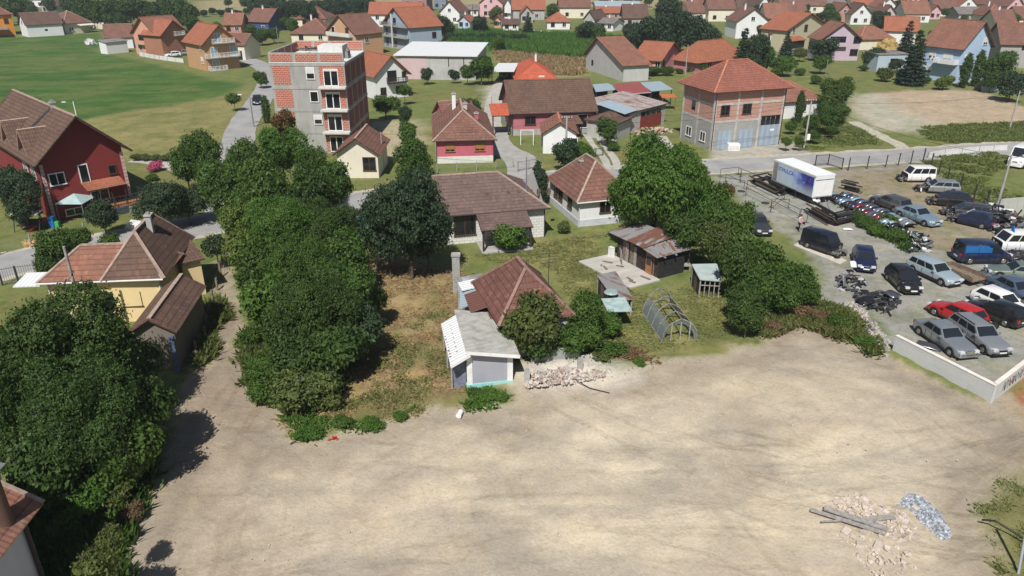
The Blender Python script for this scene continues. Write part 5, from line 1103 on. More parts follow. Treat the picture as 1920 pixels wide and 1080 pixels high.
for u, z in ((8.2, H.ze-.6), (7.8, H.ze-3.6)): win(H, 'f', u, z, 1.8, 1.4, 'b')
balcony(H, 'f', 2.0, 6.4, H.ze-1.3, .9, P_lil, P_lil, False, .8, P_lil); win(H, 'f', 2.2, H.ze-1.1, 4, 2.0, 'o')
house(None, None, None, (1612, 75), (1680, 73), 9, zr(93, 74), 'hip', 3.2, P_cream, T_wea, root=H.root, over=.5, cap=cap_o, wallname='wing_wall', roofname='wing_roof')
H = house('olive_house', 'cream and olive house with an orange clipped gable roof and a glazed veranda', 'house', (1475, 58), (1558, 50), 9, zr(98, 56), 'gy', 4.0, P_olv, T_org, over=.6, cap=cap_o)
b = MB(); T, _ = faceT(H, 'f'); b.slab([(.6, -2.0, H.ze-2.6), (7.2, -2.0, H.ze-2.6), (6.4, .0, H.ze-1.6), (1.4, 0, H.ze-1.6)], .12, T_org); b.build('veranda_roof', H.root, H.M @ T); b = MB(); b.box(1, 6.8, -1.7, -.02, 1.2, H.ze-2.7, glass); b.build('veranda_glazing', H.root, H.M @ T); b = MB(); b.box(.95, 6.85, -1.75, -.03, -.1, 1.19, P_grey); b.build('veranda_base', H.root, H.M @ T)
win(H, 'f', 3.0, H.ze-.8, 1.2, 1.4, 'w'); win(H, 'f', 8.4, H.ze-.6, 1.3, 1.6, 'b')
H = house('flat_grey_house', 'pale grey flat-roofed annexe between the lilac house and the tall conifer', 'annexe', (1648, 102), (1706, 101), 6, zr(133, 101), 'mono', .2, plaster('plaster_pale_grey', (.42, .5, .56), .15), M_grey, over=.15); win(H, 'f', -4.2, 1.9, 1.9, .9, 'o')
H = house('salmon_roof_house', 'white house with a bright salmon roof behind the tall conifer', 'house', (1657, 58), (1724, 60), 9, zr(88, 59), 'gx', 3.8, P_white, T_org, over=.6, cap=T_org)
H = house('grey_walled_house', 'grey walled house with a red-brown roof at the right edge behind the hedge', 'house', (1876, 84), (1990, 86), 10, zr(128, 85), 'gx', 4.6, plaster('plaster_grey2', (.38, .37, .36), .3), T_old, over=.5, cap=cap_o); win(H, 'f', 4.5, 4, .7, .9, 'o')

# ================================================================ the far village
def far(label, l, r, yb, yaw, ze, roof, rise, dep, wall, rm, wn=2, nm='village_house', hips='', ry=.5, chim=0):
    a = G(l, yb); c = G(r, yb); mid = (a+c)/2; W = (c-a).length*1.04; ya = R_(yaw); x = Vector((math.cos(ya), math.sin(ya))); y = Vector((-x.y, x.x)); p0 = mid.xy-x*W/2-y*(.4)
    dep *= 1.25; ze *= .9; M = Matrix.Translation((p0.x, p0.y, 0)) @ Matrix.Rotation(ya, 4, 'Z'); t = thing(nm, label, 'house', (p0.x, p0.y, 0), ya, None)
    HM[t.name] = M; B = block(t, Matrix.Identity(4), W, dep, ze, roof, rise, wall, rm, over=.5, cap=cap_o if rm in (T_org, T_wea, T_old) else cap_b, hips=hips, ry=ry)
    fl = max(1, int(ze/2.7))
    for f in range(fl):
        for k in range(wn): u = (k+.5)*(W-1)/wn-.6; win(B, 'f', u, .9+2.7*f, 1.2, 1.25, 'w' if (k+f) % 3 else 'b')
    if roof == 'gy' and rise > 3: win(B, 'f', W/2-1.1, ze+.3, 1.1, 1.1, 'w')
    if chim: chimney(B, W*.4, dep*.5, ze+rise*.4, ze+rise+.9, .5, P_white)
    return B
FAR = [
 ('pale grey house with a dark roof at the very top left', 56, 82, 13, 5, 4, 'gx', 3, 9, P_white, T_dk),
 ('house with a dark grey gable and brown roof behind the long white building', 72, 108, 24, -25, 3.2, 'gy', 3.6, 9, P_grey, T_brn),
 ('tall narrow white house at the top edge above the hipped house', 109, 123, 20, 0, 8, 'gx', 2, 7, P_white, T_old),
 ('half-hidden house with a faded red roof right of the tall narrow white one', 122, 142, 22, 20, 3.6, 'gx', 3, 9, P_white, T_old),
 ('small blue walled kiosk-like house among trees at the top left', 211, 230, 26, 10, 3.4, 'flat', 0, 6, plaster('plaster_strong_blue', (.06, .1, .32), .2), M_wht),
 ('ruined brick house with a broken orange roof behind the white garage', 420, 455, 63, 5, 3, 'gx', 3.5, 9, BR_s, T_wea),
 ('dark blue gabled house with a brown roof behind the garden shrubs', 460, 510, 60, -20, 3.6, 'gx', 4, 9, plaster('plaster_navy', (.05, .09, .2), .2), T_old),
 ('hip roofed brown house below the dark wood', 556, 612, 50, -5, 3, 'hip', 4.2, 11, P_cream, T_old),
 ('low brown hipped house right behind the apartment block terrace', 545, 622, 80, -4, 2.8, 'hip', 4, 11, P_cream, T_old),
 ('mauve house with a brown roof cut by the top edge', 752, 802, 22, -8, 6.5, 'gx', 3, 10, P_mauve, T_old),
 ('slate blue house with a white framed window at the top edge', 812, 838, 16, 0, 6.5, 'gx', 2.5, 9, plaster('plaster_slate', (.2, .25, .34), .2), T_dk),
 ('white villa with a brown gable roof and an outside stair', 823, 864, 44, -14, 4.4, 'gy', 4.2, 10, P_white, T_old),
 ('little pale blue shed with an orange roof left of the corn', 856, 884, 54, -22, 2.6, 'gy', 2.2, 5, P_blue, T_org),
 ('low white outbuilding between the white villa and the maroon house', 872, 898, 30, 0, 2.8, 'gx', 1.8, 6, P_white, T_gry),
 ('pink and maroon house with a red roof and a wide balcony', 898, 944, 32, -12, 6, 'gy', 4.2, 10, P_pale, T_old),
 ('white house with a dark slate roof right of the pink and maroon one', 944, 960, 35, -8, 5.4, 'gy', 3, 8, P_white, T_gry),
 ('grey house with a large bright orange roof and two front gables', 961, 1022, 37, 3, 4.2, 'gx', 4.4, 10, P_grey, T_org),
 ('small gabled grey wing in front of the large bright orange roof', 975, 1001, 42, 3, 3.4, 'gy', 3, 6, P_grey, T_org),
 ('small peach shed with a brown roof at the far edge of the corn', 924, 942, 52, -10, 2.6, 'gy', 1.8, 6, P_peach, T_old),
 ('low pale shed with a dark brown roof behind the corn', 941, 974, 58, -2, 2.4, 'gx', 1.6, 6, P_white, T_dk),
 ('low house with a bright orange hipped roof behind the white wall', 1024, 1070, 55, 0, 2.8, 'hip', 3, 8, P_white, T_org),
 ('wide house with a faded red roof and white porch columns', 1048, 1106, 34, 0, 4.6, 'gx', 4.2, 11, P_cream, T_old),
 ('grey gabled house with a brown roof right of the columned porch', 1092, 1117, 52, -30, 3.2, 'gy', 3, 9, P_grey, T_brn),
 ('long barn with a pale blue sheet roof at the top centre', 1117, 1200, 25, 0, 3.4, 'gx', 1.8, 12, P_grey, M_blue),
 ('low orange roofed shed in front of the pale blue barn', 1118, 1168, 37, 2, 2.8, 'gx', 2.2, 8, BR_s, T_org),
 ('white walled shed with a grey sheet roof and blue doors', 1119, 1152, 58, -34, 2.8, 'gx', 1.6, 7, P_white, T_gry),
 ('weathered barn with a dark red-brown tile roof left of the big dark trees', 1168, 1214, 50, -1, 3.2, 'gx', 4.6, 9, P_grey, T_brn),
 ('half-hidden house with a dark brown roof behind the big dark trees', 1252, 1290, 44, 5, 3, 'gx', 4, 9, P_grey, T_dk),
 ('low brown roofed barn right of the hidden dark roof', 1283, 1325, 38, 0, 3.2, 'gx', 4, 10, P_cream, T_old),
 ('cream house with a pointed white dormer and brown roof', 1326, 1376, 40, 0, 5.0, 'gx', 4.2, 9, P_cream, T_old),
 ('long house with a brown roof above the white dormer house', 1296, 1350, 20, 0, 4, 'gx', 4, 9, P_white, T_old),
 ('reddish house with a small white gable at the top', 1366, 1412, 14, 0, 5, 'hip', 3, 9, P_salm, T_old),
 ('brown roofed low house behind the grey balcony house', 1382, 1418, 28, 0, 3, 'gx', 4, 9, P_cream, T_brn),
 ('white gabled two storey house with a curved gable and brown roof', 1415, 1444, 34, 12, 5.0, 'gy', 4.4, 10, P_white, T_brn),
 ('grey and white house with a dark balcony and satellite dishes', 1376, 1440, 72, 4, 5.6, 'gy', 4.0, 9, P_white, T_old),
 ('small white flat house with a red shed roof in front', 1438, 1466, 97, -3, 5.4, 'flat', 0, 6, P_white, M_red),
 ('wide house with a dark red roof and white walls behind the olive house', 1434, 1478, 52, 0, 3.2, 'gx', 5.2, 10, P_white, T_wea),
 ('brown roofed neighbour right of the dark red wide roof', 1477, 1514, 48, 0, 3, 'gx', 4.6, 10, P_white, T_old),
 ('long faded roof at the top between the curved gable and the slate roof', 1462, 1548, 24, 0, 3.4, 'gx', 5, 11, P_cream, T_old),
 ('white house with a slate grey roof at the top', 1548, 1595, 22, 0, 4, 'gx', 3.5, 9, P_white, T_gry),
 ('orange roofed house right of the slate grey one', 1596, 1642, 24, 0, 3.6, 'gx', 4, 9, P_cream, T_org),
 ('white gabled house with a small round window and orange roof', 1644, 1682, 28, 0, 3.4, 'gy', 4, 9, P_white, T_wea),
 ('salmon brick house with a red-brown gable above the lilac house', 1562, 1600, 44, 8, 4, 'gy', 3.8, 8, BR_s, T_old),
 ('white house with a dark round-arched gable above the lilac house', 1592, 1632, 46, 0, 4, 'gy', 4, 8, P_white, T_brn),
 ('grey rendered narrow gabled house with a red roof', 1650, 1676, 48, -4, 4.6, 'gy', 3, 9, plaster('plaster_rose_grey', (.5, .43, .42), .2), T_old),
 ('brown roofed white house behind the tall conifer, right', 1694, 1742, 42, -3, 3.4, 'gx', 4.6, 10, P_white, T_wea),
 ('red roofed house with a pale pink gable at the far right of the conifer', 1740, 1764, 36, 0, 3.2, 'gy', 2.6, 8, P_pale, T_old),
 ('house with a white half-round gable and orange roof, top right', 1794, 1830, 26, -4, 3.6, 'gy', 4, 9, P_white, T_org),
 ('grey dormer house with a brown roof at the top right', 1744, 1770, 18, 0, 3.6, 'gy', 3.5, 8, P_grey, T_wea),
 ('house with a long red roof below the grey dormer', 1752, 1798, 30, 3, 3, 'gx', 4.2, 10, P_white, T_old),
 ('low shed with a weathered grey roof behind the pale blue house', 1795, 1842, 40, -2, 3, 'gx', 2.4, 9, P_grey, T_gry),
 ('house with a pyramid red roof right of the weathered grey shed', 1846, 1892, 44, 0, 3, 'hip', 4, 11, P_cream, T_old),
 ('mint gabled house with a red roof at the top right', 1840, 1880, 24, 14, 4, 'gy', 4.2, 9, P_mint, T_old),
 ('pale pink gabled house with a red roof near the top right corner', 1882, 1918, 28, 10, 4, 'gy', 4.4, 10, P_pale, T_old),
 ('brown roofed house directly right of the pale blue house', 1862, 1900, 66, -8, 4, 'gx', 4, 10, P_cream, T_old),
 ('small house with a red roof at the top right corner', 1906, 1960, 50, 0, 3, 'gx', 4, 9, P_cream, T_old),
 ('white roofed garage-like house at the top edge', 1770, 1812, 8, 0, 4, 'gx', 2, 9, P_white, M_wht),
 ('white tower-like house at the top edge on the right', 1700, 1722, 6, 0, 6, 'hip', 3, 9, P_white, T_old),
 ('pink walled house at the top edge beside the tan field', 840, 862, -2, 5, 5, 'gx', 3, 9, P_pale, T_old),
]
for f in FAR: far(*f, chim=1 if rnd.random() < .5 else 0)
q = random.Random(12)                                       # the rows at and just beyond the top edge
lab2 = ['one of the brick-red roofed houses in the farthest row of the village', 'one of the brown roofed houses in the farthest row of the village']
i = 0
for yb, x0 in ((4, 1310), (-12, 1260), (-26, 1240)):
    x = x0
    while x < 2050:
        wdt = q.uniform(30, 46) if yb > -5 else q.uniform(26, 38)
        k = i % 2; rf_ = q.choice(['gx', 'gx', 'gy', 'hip']); B = far(lab2[k], x, x+wdt, yb+q.uniform(-4, 4), q.uniform(-14, 14), q.uniform(3.2, 5.5), rf_, q.uniform(3, 4.4), q.uniform(8, 11), q.choice([P_white, P_white, P_cream, P_pale, P_grey]), [q.choice([T_org, T_old]), q.choice([T_brn, T_wea])][k])
        B.root['group'] = 'houses in the farthest rows of the village'; i += 1; x += wdt+q.uniform(4, 14)
# ================================================================ trees
TH = 'trees of the thicket in the middle'
A_ = 'one of the leafy green trees packed in the thicket left of the mown plot'
# lower left
tree(112, 655, 138, 5.8, L_walnut, label='big walnut tree in front of the yellow house', group=None)
tree(222, 662, 74, 4.4, L_walnut, label='walnut tree touching the tiled shed roof')
tree(40, 745, 110, 5.2, L_walnut, label='walnut tree cut off by the left edge below the big walnut')
tree(165, 770, 108, 4.8, L_walnut, label='broad dark green tree below the big walnut')
tree(258, 735, 68, 4.2, L_walnut, label='tree whose crown shades the dirt track')
tree(90, 860, 88, 3.4, L_walnut, label='dark tree above the corner house roof')
tree(225, 835, 70, 3.0, L_mid, label='small tree at the lower end of the walnut group')
tree(170, 1050, 42, 3.6, L_olive, label='young maple at the bottom edge beside the corner house')
tree(205, 1000, 28, 3.2, L_olive, label='slender young maple just above the bottom edge tree')
for (x, y, r, h, m, l) in ((198, 890, 46, 2.8, L_mid, 'green bush under the dark trees near the corner house'), (150, 935, 48, 2.8, L_bright, 'leafy bush right of the corner house roof'), (205, 930, 36, 1.8, L_olive, 'olive bush on the edge of the dirt lot'),
    (230, 900, 30, 1.6, L_olive, 'yellowish bush below the shade on the dirt lot'), (85, 915, 28, 1.5, L_mid, 'small bush behind the round flue'), (250, 960, 24, 1.2, L_scrub, 'dry brown bush at the dirt edge by the corner house'), (120, 985, 34, 1.5, L_mid, 'low bush beside the corner house wall')): shrub(x, y, r, h, m, label=l)
# thicket in the middle
for (x, y, r, z, m) in ((375, 285, 50, 5, L_mid), (455, 296, 54, 5.6, L_mid), (525, 268, 42, 6.4, L_bright), (588, 308, 44, 5.2, L_mid), (425, 345, 60, 5, L_mid), (498, 350, 70, 5.8, L_mid), (580, 358, 60, 5.8, L_walnut), (625, 335, 40, 5, L_mid),
    (465, 425, 52, 4.4, L_yel), (530, 425, 70, 5.2, L_bright), (612, 418, 56, 5, L_walnut), (492, 480, 48, 4, L_mid), (565, 500, 72, 4.8, L_mid), (640, 470, 48, 4, L_mid), (510, 555, 56, 3.8, L_bright), (590, 575, 80, 4.4, L_walnut), (650, 540, 62, 4, L_mid),
    (532, 615, 50, 3.0, L_walnut), (612, 638, 62, 3.3, L_walnut), (672, 598, 48, 3.2, L_dark), (550, 665, 48, 2.4, L_walnut), (690, 555, 32, 2.6, L_mid), (470, 520, 32, 2.6, L_mid)):
    tree(x, y, r, z, m, label=A_ if m is L_mid else 'pale yellow-green tree on the street side of the thicket' if m is L_yel else 'one of the blackish green trees at the lower right of the thicket' if m is L_dark else ('one of the bright green trees standing out of the thicket' if m is L_bright else 'one of the darker green trees within the thicket'), group=TH if m is not L_yel else None)
tree(532, 226, 24, 7.0, L_rust, label='tree top turning orange in front of the apartment block'); 
shrub(565, 725, 64, 3.0, L_olive, label='round yellow-green bush at the corner of the dirt track', kind='sml')
shrub(497, 735, 32, 1.8, L_mid, label='low bush left of the round yellow-green bush'); shrub(610, 750, 30, 1.5, L_olive, label='low bush right of the round yellow-green bush'); shrub(500, 690, 40, 2.0, L_mid, label='leafy bush overhanging the dirt track'); shrub(470, 630, 22, 1.8, L_mid, label='bush beside the dirt track below the thicket')
tree(300, 378, 50, 3.0, L_dark, label='round dark shrub-like tree beside the street, right of the trampoline'); tree(348, 372, 42, 2.8, L_dark, label='second dark rounded tree beside the street'); tree(345, 300, 34, 4, L_mid, label='tree at the upper left of the thicket beside the dark red house drive')
tree(764, 383, 86, 6.6, L_dark, kind='big', vr=1.15, label='large blackish green walnut in front of the whitewashed block house'); tree(728, 452, 34, 3.4, L_dark, label='dark tree right of the parked blue car'); tree(800, 425, 46, 4.2, L_dark, label='dark tree against the whitewashed wall')
tree(775, 290, 42, 5, L_mid, label='green tree in front of the pink house'); tree(805, 335, 36, 4.6, L_dark, label='dark crown between the pink house and the block house'); tree(765, 245, 22, 4, L_bright, label='bright narrow tree left of the pink house')
# around the sheds
tree(1003, 598, 62, 3.6, L_olive, label='rounded olive tree hiding the old house front'); tree(966, 622, 32, 2.4, L_walnut, label='tree between the painted shed and the old house'); tree(1092, 582, 36, 3.0, L_mid, label='tree right of the old house'); tree(1008, 640, 44, 2.0, L_walnut, label='dark leafy tree above the rubble slope'); tree(1085, 625, 38, 2.1, L_mid, label='bushy tree with bare stems above the rubble')
for (x, y, r, h, m, l) in ((1135, 615, 32, 1.9, L_bright, 'light green bush right of the old house trees'), (1150, 655, 26, 1.3, L_mid, 'low bush below the light green one'), (1120, 670, 22, 1.2, L_olive, 'olive weeds bush by the concrete post'), (1112, 560, 18, 1.3, L_mid, 'bush at the left wall of the open shed'),
    (955, 447, 38, 2.6, L_bright, 'round bright green bush in front of the block house porch'), (1058, 425, 14, 1.5, L_olive, 'small bush at the corner of the white house'), (1200, 680, 14, .8, L_bright, 'little green weed clump on the bare bank'), (915, 740, 22, .8, L_bright, 'low bright weeds at the foot of the painted shed'), (940, 745, 14, .7, L_bright, 'second clump of weeds at the foot of the painted shed'),
    (890, 735, 14, .7, L_mid, 'small weeds under the lean-to corner'), (700, 795, 22, .7, L_bright, 'bright weeds on the lower edge of the hay plot'), (580, 812, 24, .7, L_bright, 'bright weeds at the lowest corner of the hay plot'), (640, 790, 20, .8, L_mid, 'weed clump on the lower edge of the hay plot'), (750, 780, 14, .6, L_mid, 'small weed clump at the right of the lower edge')): shrub(x, y, r, h, m, label=l)
tree(1008, 342, 15, 2.4, L_dark, kind='col', vr=.75, label='dark upright cypress beside the gate'); tree(1018, 352, 12, 2.0, L_dark, kind='col', vr=.7, label='second cypress close to the white house corner')
tree(1062, 285, 32, 2.6, L_dark, label='round dark tree behind the tall concrete pole'); tree(1095, 278, 22, 2.4, L_bright, label='light green tree right of the tall concrete pole'); tree(1140, 240, 24, 2.6, L_mid, label='tree beside the concrete wheel tracks'); shrub(1150, 275, 14, 1.2, L_mid, label='bush at the foot of the wheel tracks')
# big green tree and the hedge of trees to its right
tree(1234, 325, 98, 7.2, L_bright, kind='big', vr=1.0, label='very large bright green tree beside the white house'); tree(1180, 365, 52, 5.6, L_bright, label='lower left bough crown of the bright green tree group'); tree(1283, 362, 52, 5.6, L_bright, label='bright green tree below the very large one'); tree(1284, 305, 46, 6.4, L_bright, label='tree at the right shoulder of the very large green tree')
HG = 'trees of the long hedge beside the scrap yard'
for (x, y, r, z, m) in ((1388, 408, 34, 3.6, L_mid), (1330, 378, 42, 4.6, L_mid), (1298, 418, 38, 4.2, L_walnut), (1352, 415, 42, 4.2, L_mid), (1345, 448, 38, 3.6, L_olive), (1392, 450, 42, 3.6, L_mid), (1436, 490, 44, 3.2, L_mid), (1388, 492, 42, 3.4, L_walnut), (1482, 508, 42, 2.9, L_mid), (1512, 540, 30, 2.0, L_mid), (1430, 532, 44, 2.8, L_mid), (1396, 545, 40, 2.6, L_walnut), (1466, 550, 34, 2.0, L_mid), (1402, 590, 36, 2.0, L_walnut)):
    tree(x, y, r, z, m, label={L_mid: 'one of the mid green trees in the hedge beside the scrap yard', L_walnut: 'one of the dark green trees in the hedge beside the scrap yard', L_olive: 'olive green tree in the hedge behind the wooden shed'}[m], group=HG if m is not L_olive else None)
tree(1358, 352, 18, 3.0, L_rust, label='slender reddish tree at the upper end of the hedge')
for (x, y, r, h, m, l) in ((1500, 580, 34, 1.0, L_scrub, 'brown dry scrub on the bank below the hedge'), (1540, 590, 26, .9, L_scrub, 'brown dry scrub nearest the scrap yard corner'), (1570, 600, 22, .9, L_mid, 'green weeds by the rubble at the yard corner'), (1620, 640, 16, .8, L_bright, 'green weeds beside the start of the block wall'), (1450, 610, 24, .8, L_scrub, 'brown scrub at the left of the bank'),
    (1180, 665, 26, .7, L_scrub, 'heap of dry cuttings near the rubble'), (1665, 410, 20, 1.2, L_mid, 'weeds in front of the row of bumpers, left'), (1690, 445, 16, 1.1, L_mid, 'weeds in front of the row of bumpers, right'), (1620, 420, 12, 1.0, L_mid, 'weeds by the steel channel stack'), (1645, 433, 14, 1.0, L_bright, 'bright weeds between the bumpers and the gravel')): shrub(x, y, r*(.8 if m is L_scrub else 1), h, m, label=l)
# left side gardens
tree(38, 365, 50, 3.6, L_dark, label='dark tree in front of the dark red house'); tree(15, 330, 36, 4.4, L_dark, label='dark tree at the left edge by the dark red house'); tree(190, 398, 30, 2.4, L_dark, label='garden tree in front of the trampoline'); tree(100, 460, 34, 2.6, L_mid, label='tree between the street and the yellow house'); tree(140, 440, 26, 2.2, L_mid, label='tree right of the firewood pile'); tree(88, 490, 22, 2.0, L_walnut, label='dark shrub-like tree at the yellow house corner'); tree(402, 452, 24, 2.6, L_dark, label='dark tree on the street side of the yellow house wing')
tree(200, 450, 22, 1.9, L_mid, label='small tree behind the yellow house roof'); tree(70, 205, 24, 5.0, L_mid, label='tree behind the dark red house ridge'); shrub(290, 312, 14, 1.5, L_pink, label='pink flowering oleander beside the dark red house'); shrub(285, 332, 14, 1.0, L_mid, label='green bush under the pink oleander')
for i, x in enumerate((255, 272, 290, 310, 330)): shrub(x, 294+i*.5, 11, 1.1, L_olive, label='one of the low hedge bushes along the dry field behind the dark red house', group='low hedge bushes behind the dark red house')
tree(437, 180, 13, 2.6, L_mid, label='small round tree alone on the dry field'); tree(487, 143, 14, 2.4, L_mid, label='small tree beside the side street'); tree(498, 205, 9, 2.2, L_mid, kind='col', vr=.6, label='clipped bush at the left corner of the apartment block')
tree(722, 192, 24, 2.8, L_mid, label='round garden tree right of the apartment block'); tree(758, 165, 12, 3, L_mid, label='slim tree at the corner of the balcony house'); tree(758, 212, 16, 2.6, L_dark, label='dark tree on the bare strip by the apartment block'); tree(800, 138, 12, 2.2, L_dark, label='small dark tree in front of the metal hall, left'); tree(852, 138, 10, 2.0, L_dark, label='small dark tree in front of the metal hall, right')
tree(876, 132, 14, 3, L_mid, label='tree at the right end of the metal hall, lower'); tree(902, 122, 24, 4, L_mid, label='bright spreading tree right of the metal hall'); tree(935, 78, 14, 3, L_bright, label='light green tree at the left end of the corn'); tree(885, 205, 22, 2.8, L_walnut, label='dark tree behind the pink house roof'); tree(870, 190, 16, 2.6, L_mid, label='vine covered tree behind the pink house ridge'); tree(905, 228, 12, 2.0, L_mid, label='bush right of the pink house roof')
for i, x in enumerate((842, 862, 882, 902, 922, 942, 965, 980)): shrub(x, 71+.3*i, 12, 3.0, L_dark, label='one of the dark bushes in the row behind the corn', group='row of bushes behind the corn')
for i, (x, r) in enumerate(((1206, 6), (1226, 20), (1252, 16), (1273, 9), (1306, 18), (1330, 16), (1185, 4))): shrub(x, 133 if i != 4 else 126, r, 2.2 if r > 10 else 1.3, L_mid, label='one of the clipped round bushes before the pink bungalow', group='clipped bushes before the pink bungalow')
GT = 'trees of the big dark group behind the pink bungalow'
for (x, y, r, z) in ((1190, 58, 20, 5), (1215, 55, 26, 6), (1245, 45, 26, 7), (1280, 42, 30, 8), (1310, 52, 30, 7), (1235, 68, 24, 4), (1270, 70, 26, 4), (1300, 74, 24, 4), (1335, 62, 20, 5), (1200, 72, 16, 3)): tree(x, y, r, z, L_dark, label='one of the dark trees massed behind the pink bungalow', group=GT)
tree(1250, 14, 20, 7, L_dark, label='dark tree above the massed group, left'); tree(1265, 10, 16, 7, L_mid, label='green tree above the massed group, right')
for (x, y, r, z, m, k, l) in ((1100, 55, 20, 4, L_dark, None, 'dark tree behind the corn beside the white wall'), (1122, 60, 15, 3.4, L_mid, None, 'green tree at the right end of the corn'), (1035, 17, 14, 5, L_mid, None, 'tree between the big orange roof and the columned porch house'), (990, 45, 10, 4, L_con, 'con', 'small conifer before the orange roofed house'), (930, 24, 14, 4, L_olive, None, 'tree before the pink and maroon house'), (900, 45, 16, 4, L_dark, None, 'dark tree between the blue shed and the maroon house'), (832, 45, 20, 5, L_dark, None, 'dark tree right of the blue-grey house'),
    (1395, 92, 20, 5, L_con, 'con', 'conifer at the left of the dark garden, middle right'), (1425, 80, 22, 7, L_dark, None, 'tall dark garden tree in front of the grey balcony house'), (1440, 105, 20, 4, L_mid, None, 'round tree right behind the L-shaped house'), (1408, 118, 22, 4, L_dark, None, 'dark tree touching the L-shaped house roof'), (1475, 88, 12, 4, L_con, 'con', 'dark conifer beside the olive house'), (1470, 122, 22, 2.4, L_bright, None, 'light green orchard bush on the lawn'), (1540, 118, 18, 2.4, L_mid, None, 'young tree in the middle of the lawn'), (1545, 92, 26, 3, L_dark, None, 'dark bush left of the lilac house'), (1500, 100, 14, 2, L_olive, None, 'pale green bush before the olive house'),
    (1640, 108, 22, 2.6, L_dark, None, 'dark bush between lilac house and annexe'), (1555, 18, 14, 5, L_mid, None, 'tree between two roofs above the olive house'), (1562, 30, 14, 4, L_mid, None, 'tree just left of the salmon brick house'), (1655, 35, 18, 5, L_dark, None, 'dark tree above the lilac house wing'), (1700, 80, 34, 5.4, L_con, 'con', 'tall dark conifer in front of the pale blue house'), (1718, 106, 30, 5.6, L_con, 'con', 'second conifer close to the pale blue house corner'), (1680, 120, 12, 2, L_dark, None, 'low dark bush at the foot of the tall conifer, left'),
    (1568, 175, 32, 4, L_mid, None, 'bushy tree right of the small house'), (1560, 215, 30, 3, L_mid, None, 'lower bushy tree beside the soil plot'), (1500, 200, 13, 2.6, L_walnut, 'col', 'dark upright bush in front of the small house'), (1520, 228, 18, 2.2, L_mid, None, 'garden bush behind the concrete pole'), (1485, 232, 12, 1.6, L_mid, None, 'small bush right of the garage building'),
    (1812, 132, 22, 3.4, L_mid, 'col', 'broad cypress in front of the pale blue house'), (1835, 128, 16, 3.6, L_mid, 'col', 'second cypress in front of the pale blue house'), (1868, 120, 26, 4.2, L_mid, None, 'tall hedge tree right of the pale blue house'), (1888, 110, 20, 5, L_mid, None, 'hedge tree before the grey walled house'), (1900, 155, 30, 3.4, L_dark, None, 'dark tree above the soil plot at the right edge'), (1860, 150, 20, 2.4, L_walnut, None, 'dark bush left of the right edge tree'), (1770, 155, 16, 1.4, L_yel, None, 'yellow-green bush below the pale blue house'), (1660, 140, 16, 1.4, L_olive, None, 'yellowish low hedge on the lawn, left'), (1690, 140, 14, 1.2, L_olive, None, 'yellowish low hedge on the lawn, right'), (1900, 38, 14, 3, L_bright, None, 'bright tree near the top right corner')):
    tree(x, y, r, z, m, k, label=l, vr=1.0 if k != 'con' else 1.0)
q = random.Random(8)
for i in range(26): x = 478+i*8.6+q.uniform(-4, 4); tree(x, q.uniform(2, 16) if x > 640 else q.uniform(0, 20), q.uniform(13, 20), q.uniform(4, 7), L_dark, 'far', label='one of the dark trees of the wood at the top edge', group='wood at the top edge')
for i in range(14): x = 350+i*16; tree(x, q.uniform(21, 25), 8, 1.4, L_dark, 'far', label='one of the small bushes of the field hedge at the top', group='field hedge at the top')
for (x, y, r, z) in ((30, 12, 26, 6), (60, 18, 12, 5), (0, 22, 20, 5), (92, 8, 12, 5), (160, 14, 26, 7), (190, 18, 26, 7), (215, 12, 20, 7), (240, 18, 24, 6), (265, 12, 22, 7), (300, 22, 26, 6), (330, 14, 26, 8), (350, 28, 22, 6), (362, 42, 16, 5), (150, 34, 14, 4), (210, 38, 20, 4), (228, 42, 18, 3.4), (315, 6, 20, 8), (130, 4, 16, 6)): tree(x, y, r, z, L_walnut, 'far', label='one of the dense trees among the houses at the top left', group='trees among the houses at the top left')
for (x, y, r, z, l) in ((408, 48, 10, 4, 'dark tree behind the balconied house'), (470, 58, 14, 3, 'garden tree before the dark blue house, left'), (490, 65, 14, 3, 'garden tree before the dark blue house, middle'), (512, 62, 14, 3, 'garden tree right of the dark blue house'), (530, 40, 12, 3, 'tree at the pole behind the dark blue house'), (548, 48, 14, 3, 'tree before the hip roofed brown house'), (590, 50, 14, 4, 'small palm-like tree above the terrace wall'), (427, 3, 8, 3, 'lone tree in the striped field, left'), (458, 5, 10, 3, 'lone tree in the striped field, right')): tree(x, y, r, z, L_mid, 'far', label=l)
q = random.Random(18)
for i in range(34): x, y = q.uniform(1280, 1920), q.uniform(-8, 62); tree(x, y, q.uniform(6, 10), q.uniform(2.5, 4.5), q.choice([L_dark, L_mid, L_walnut]), 'far', label='one of the small garden trees between the village roofs', group='garden trees between the village roofs')
for i in range(16): x = 1110+i*22+q.uniform(-5, 5); tree(x, q.uniform(-10, 0), q.uniform(8, 14), 4, L_mid, 'far', label='one of the trees on the far field edge at the top', group='trees on the far field edge')
for i, (x, y, r, z, m) in enumerate(((1485, 120, 14, 1.6, L_mid), (1455, 138, 12, 1.6, L_bright), (1500, 135, 12, 1.6, L_mid), (1530, 150, 12, 1.8, L_mid), (1545, 205, 18, 2.4, L_mid), (1580, 205, 14, 2.0, L_walnut), (1590, 150, 9, 1.4, L_mid), (1620, 128, 9, 1.4, L_mid), (1735, 150, 12, 1.4, L_mid), (1450, 160, 14, 2.2, L_walnut))):
    shrub(x, y, r, z, m, label='one of the loose garden bushes on the lawn right of the garage building roof', group='garden bushes on the lawn')
for (x, y) in ((1455, 238), (1500, 262), (1560, 240), (1530, 250), (1475, 262)): tree(x, y, 9, 1.6, L_mid, label='one of the young fruit trees in the grass beside the main road', group='young fruit trees beside the main road')
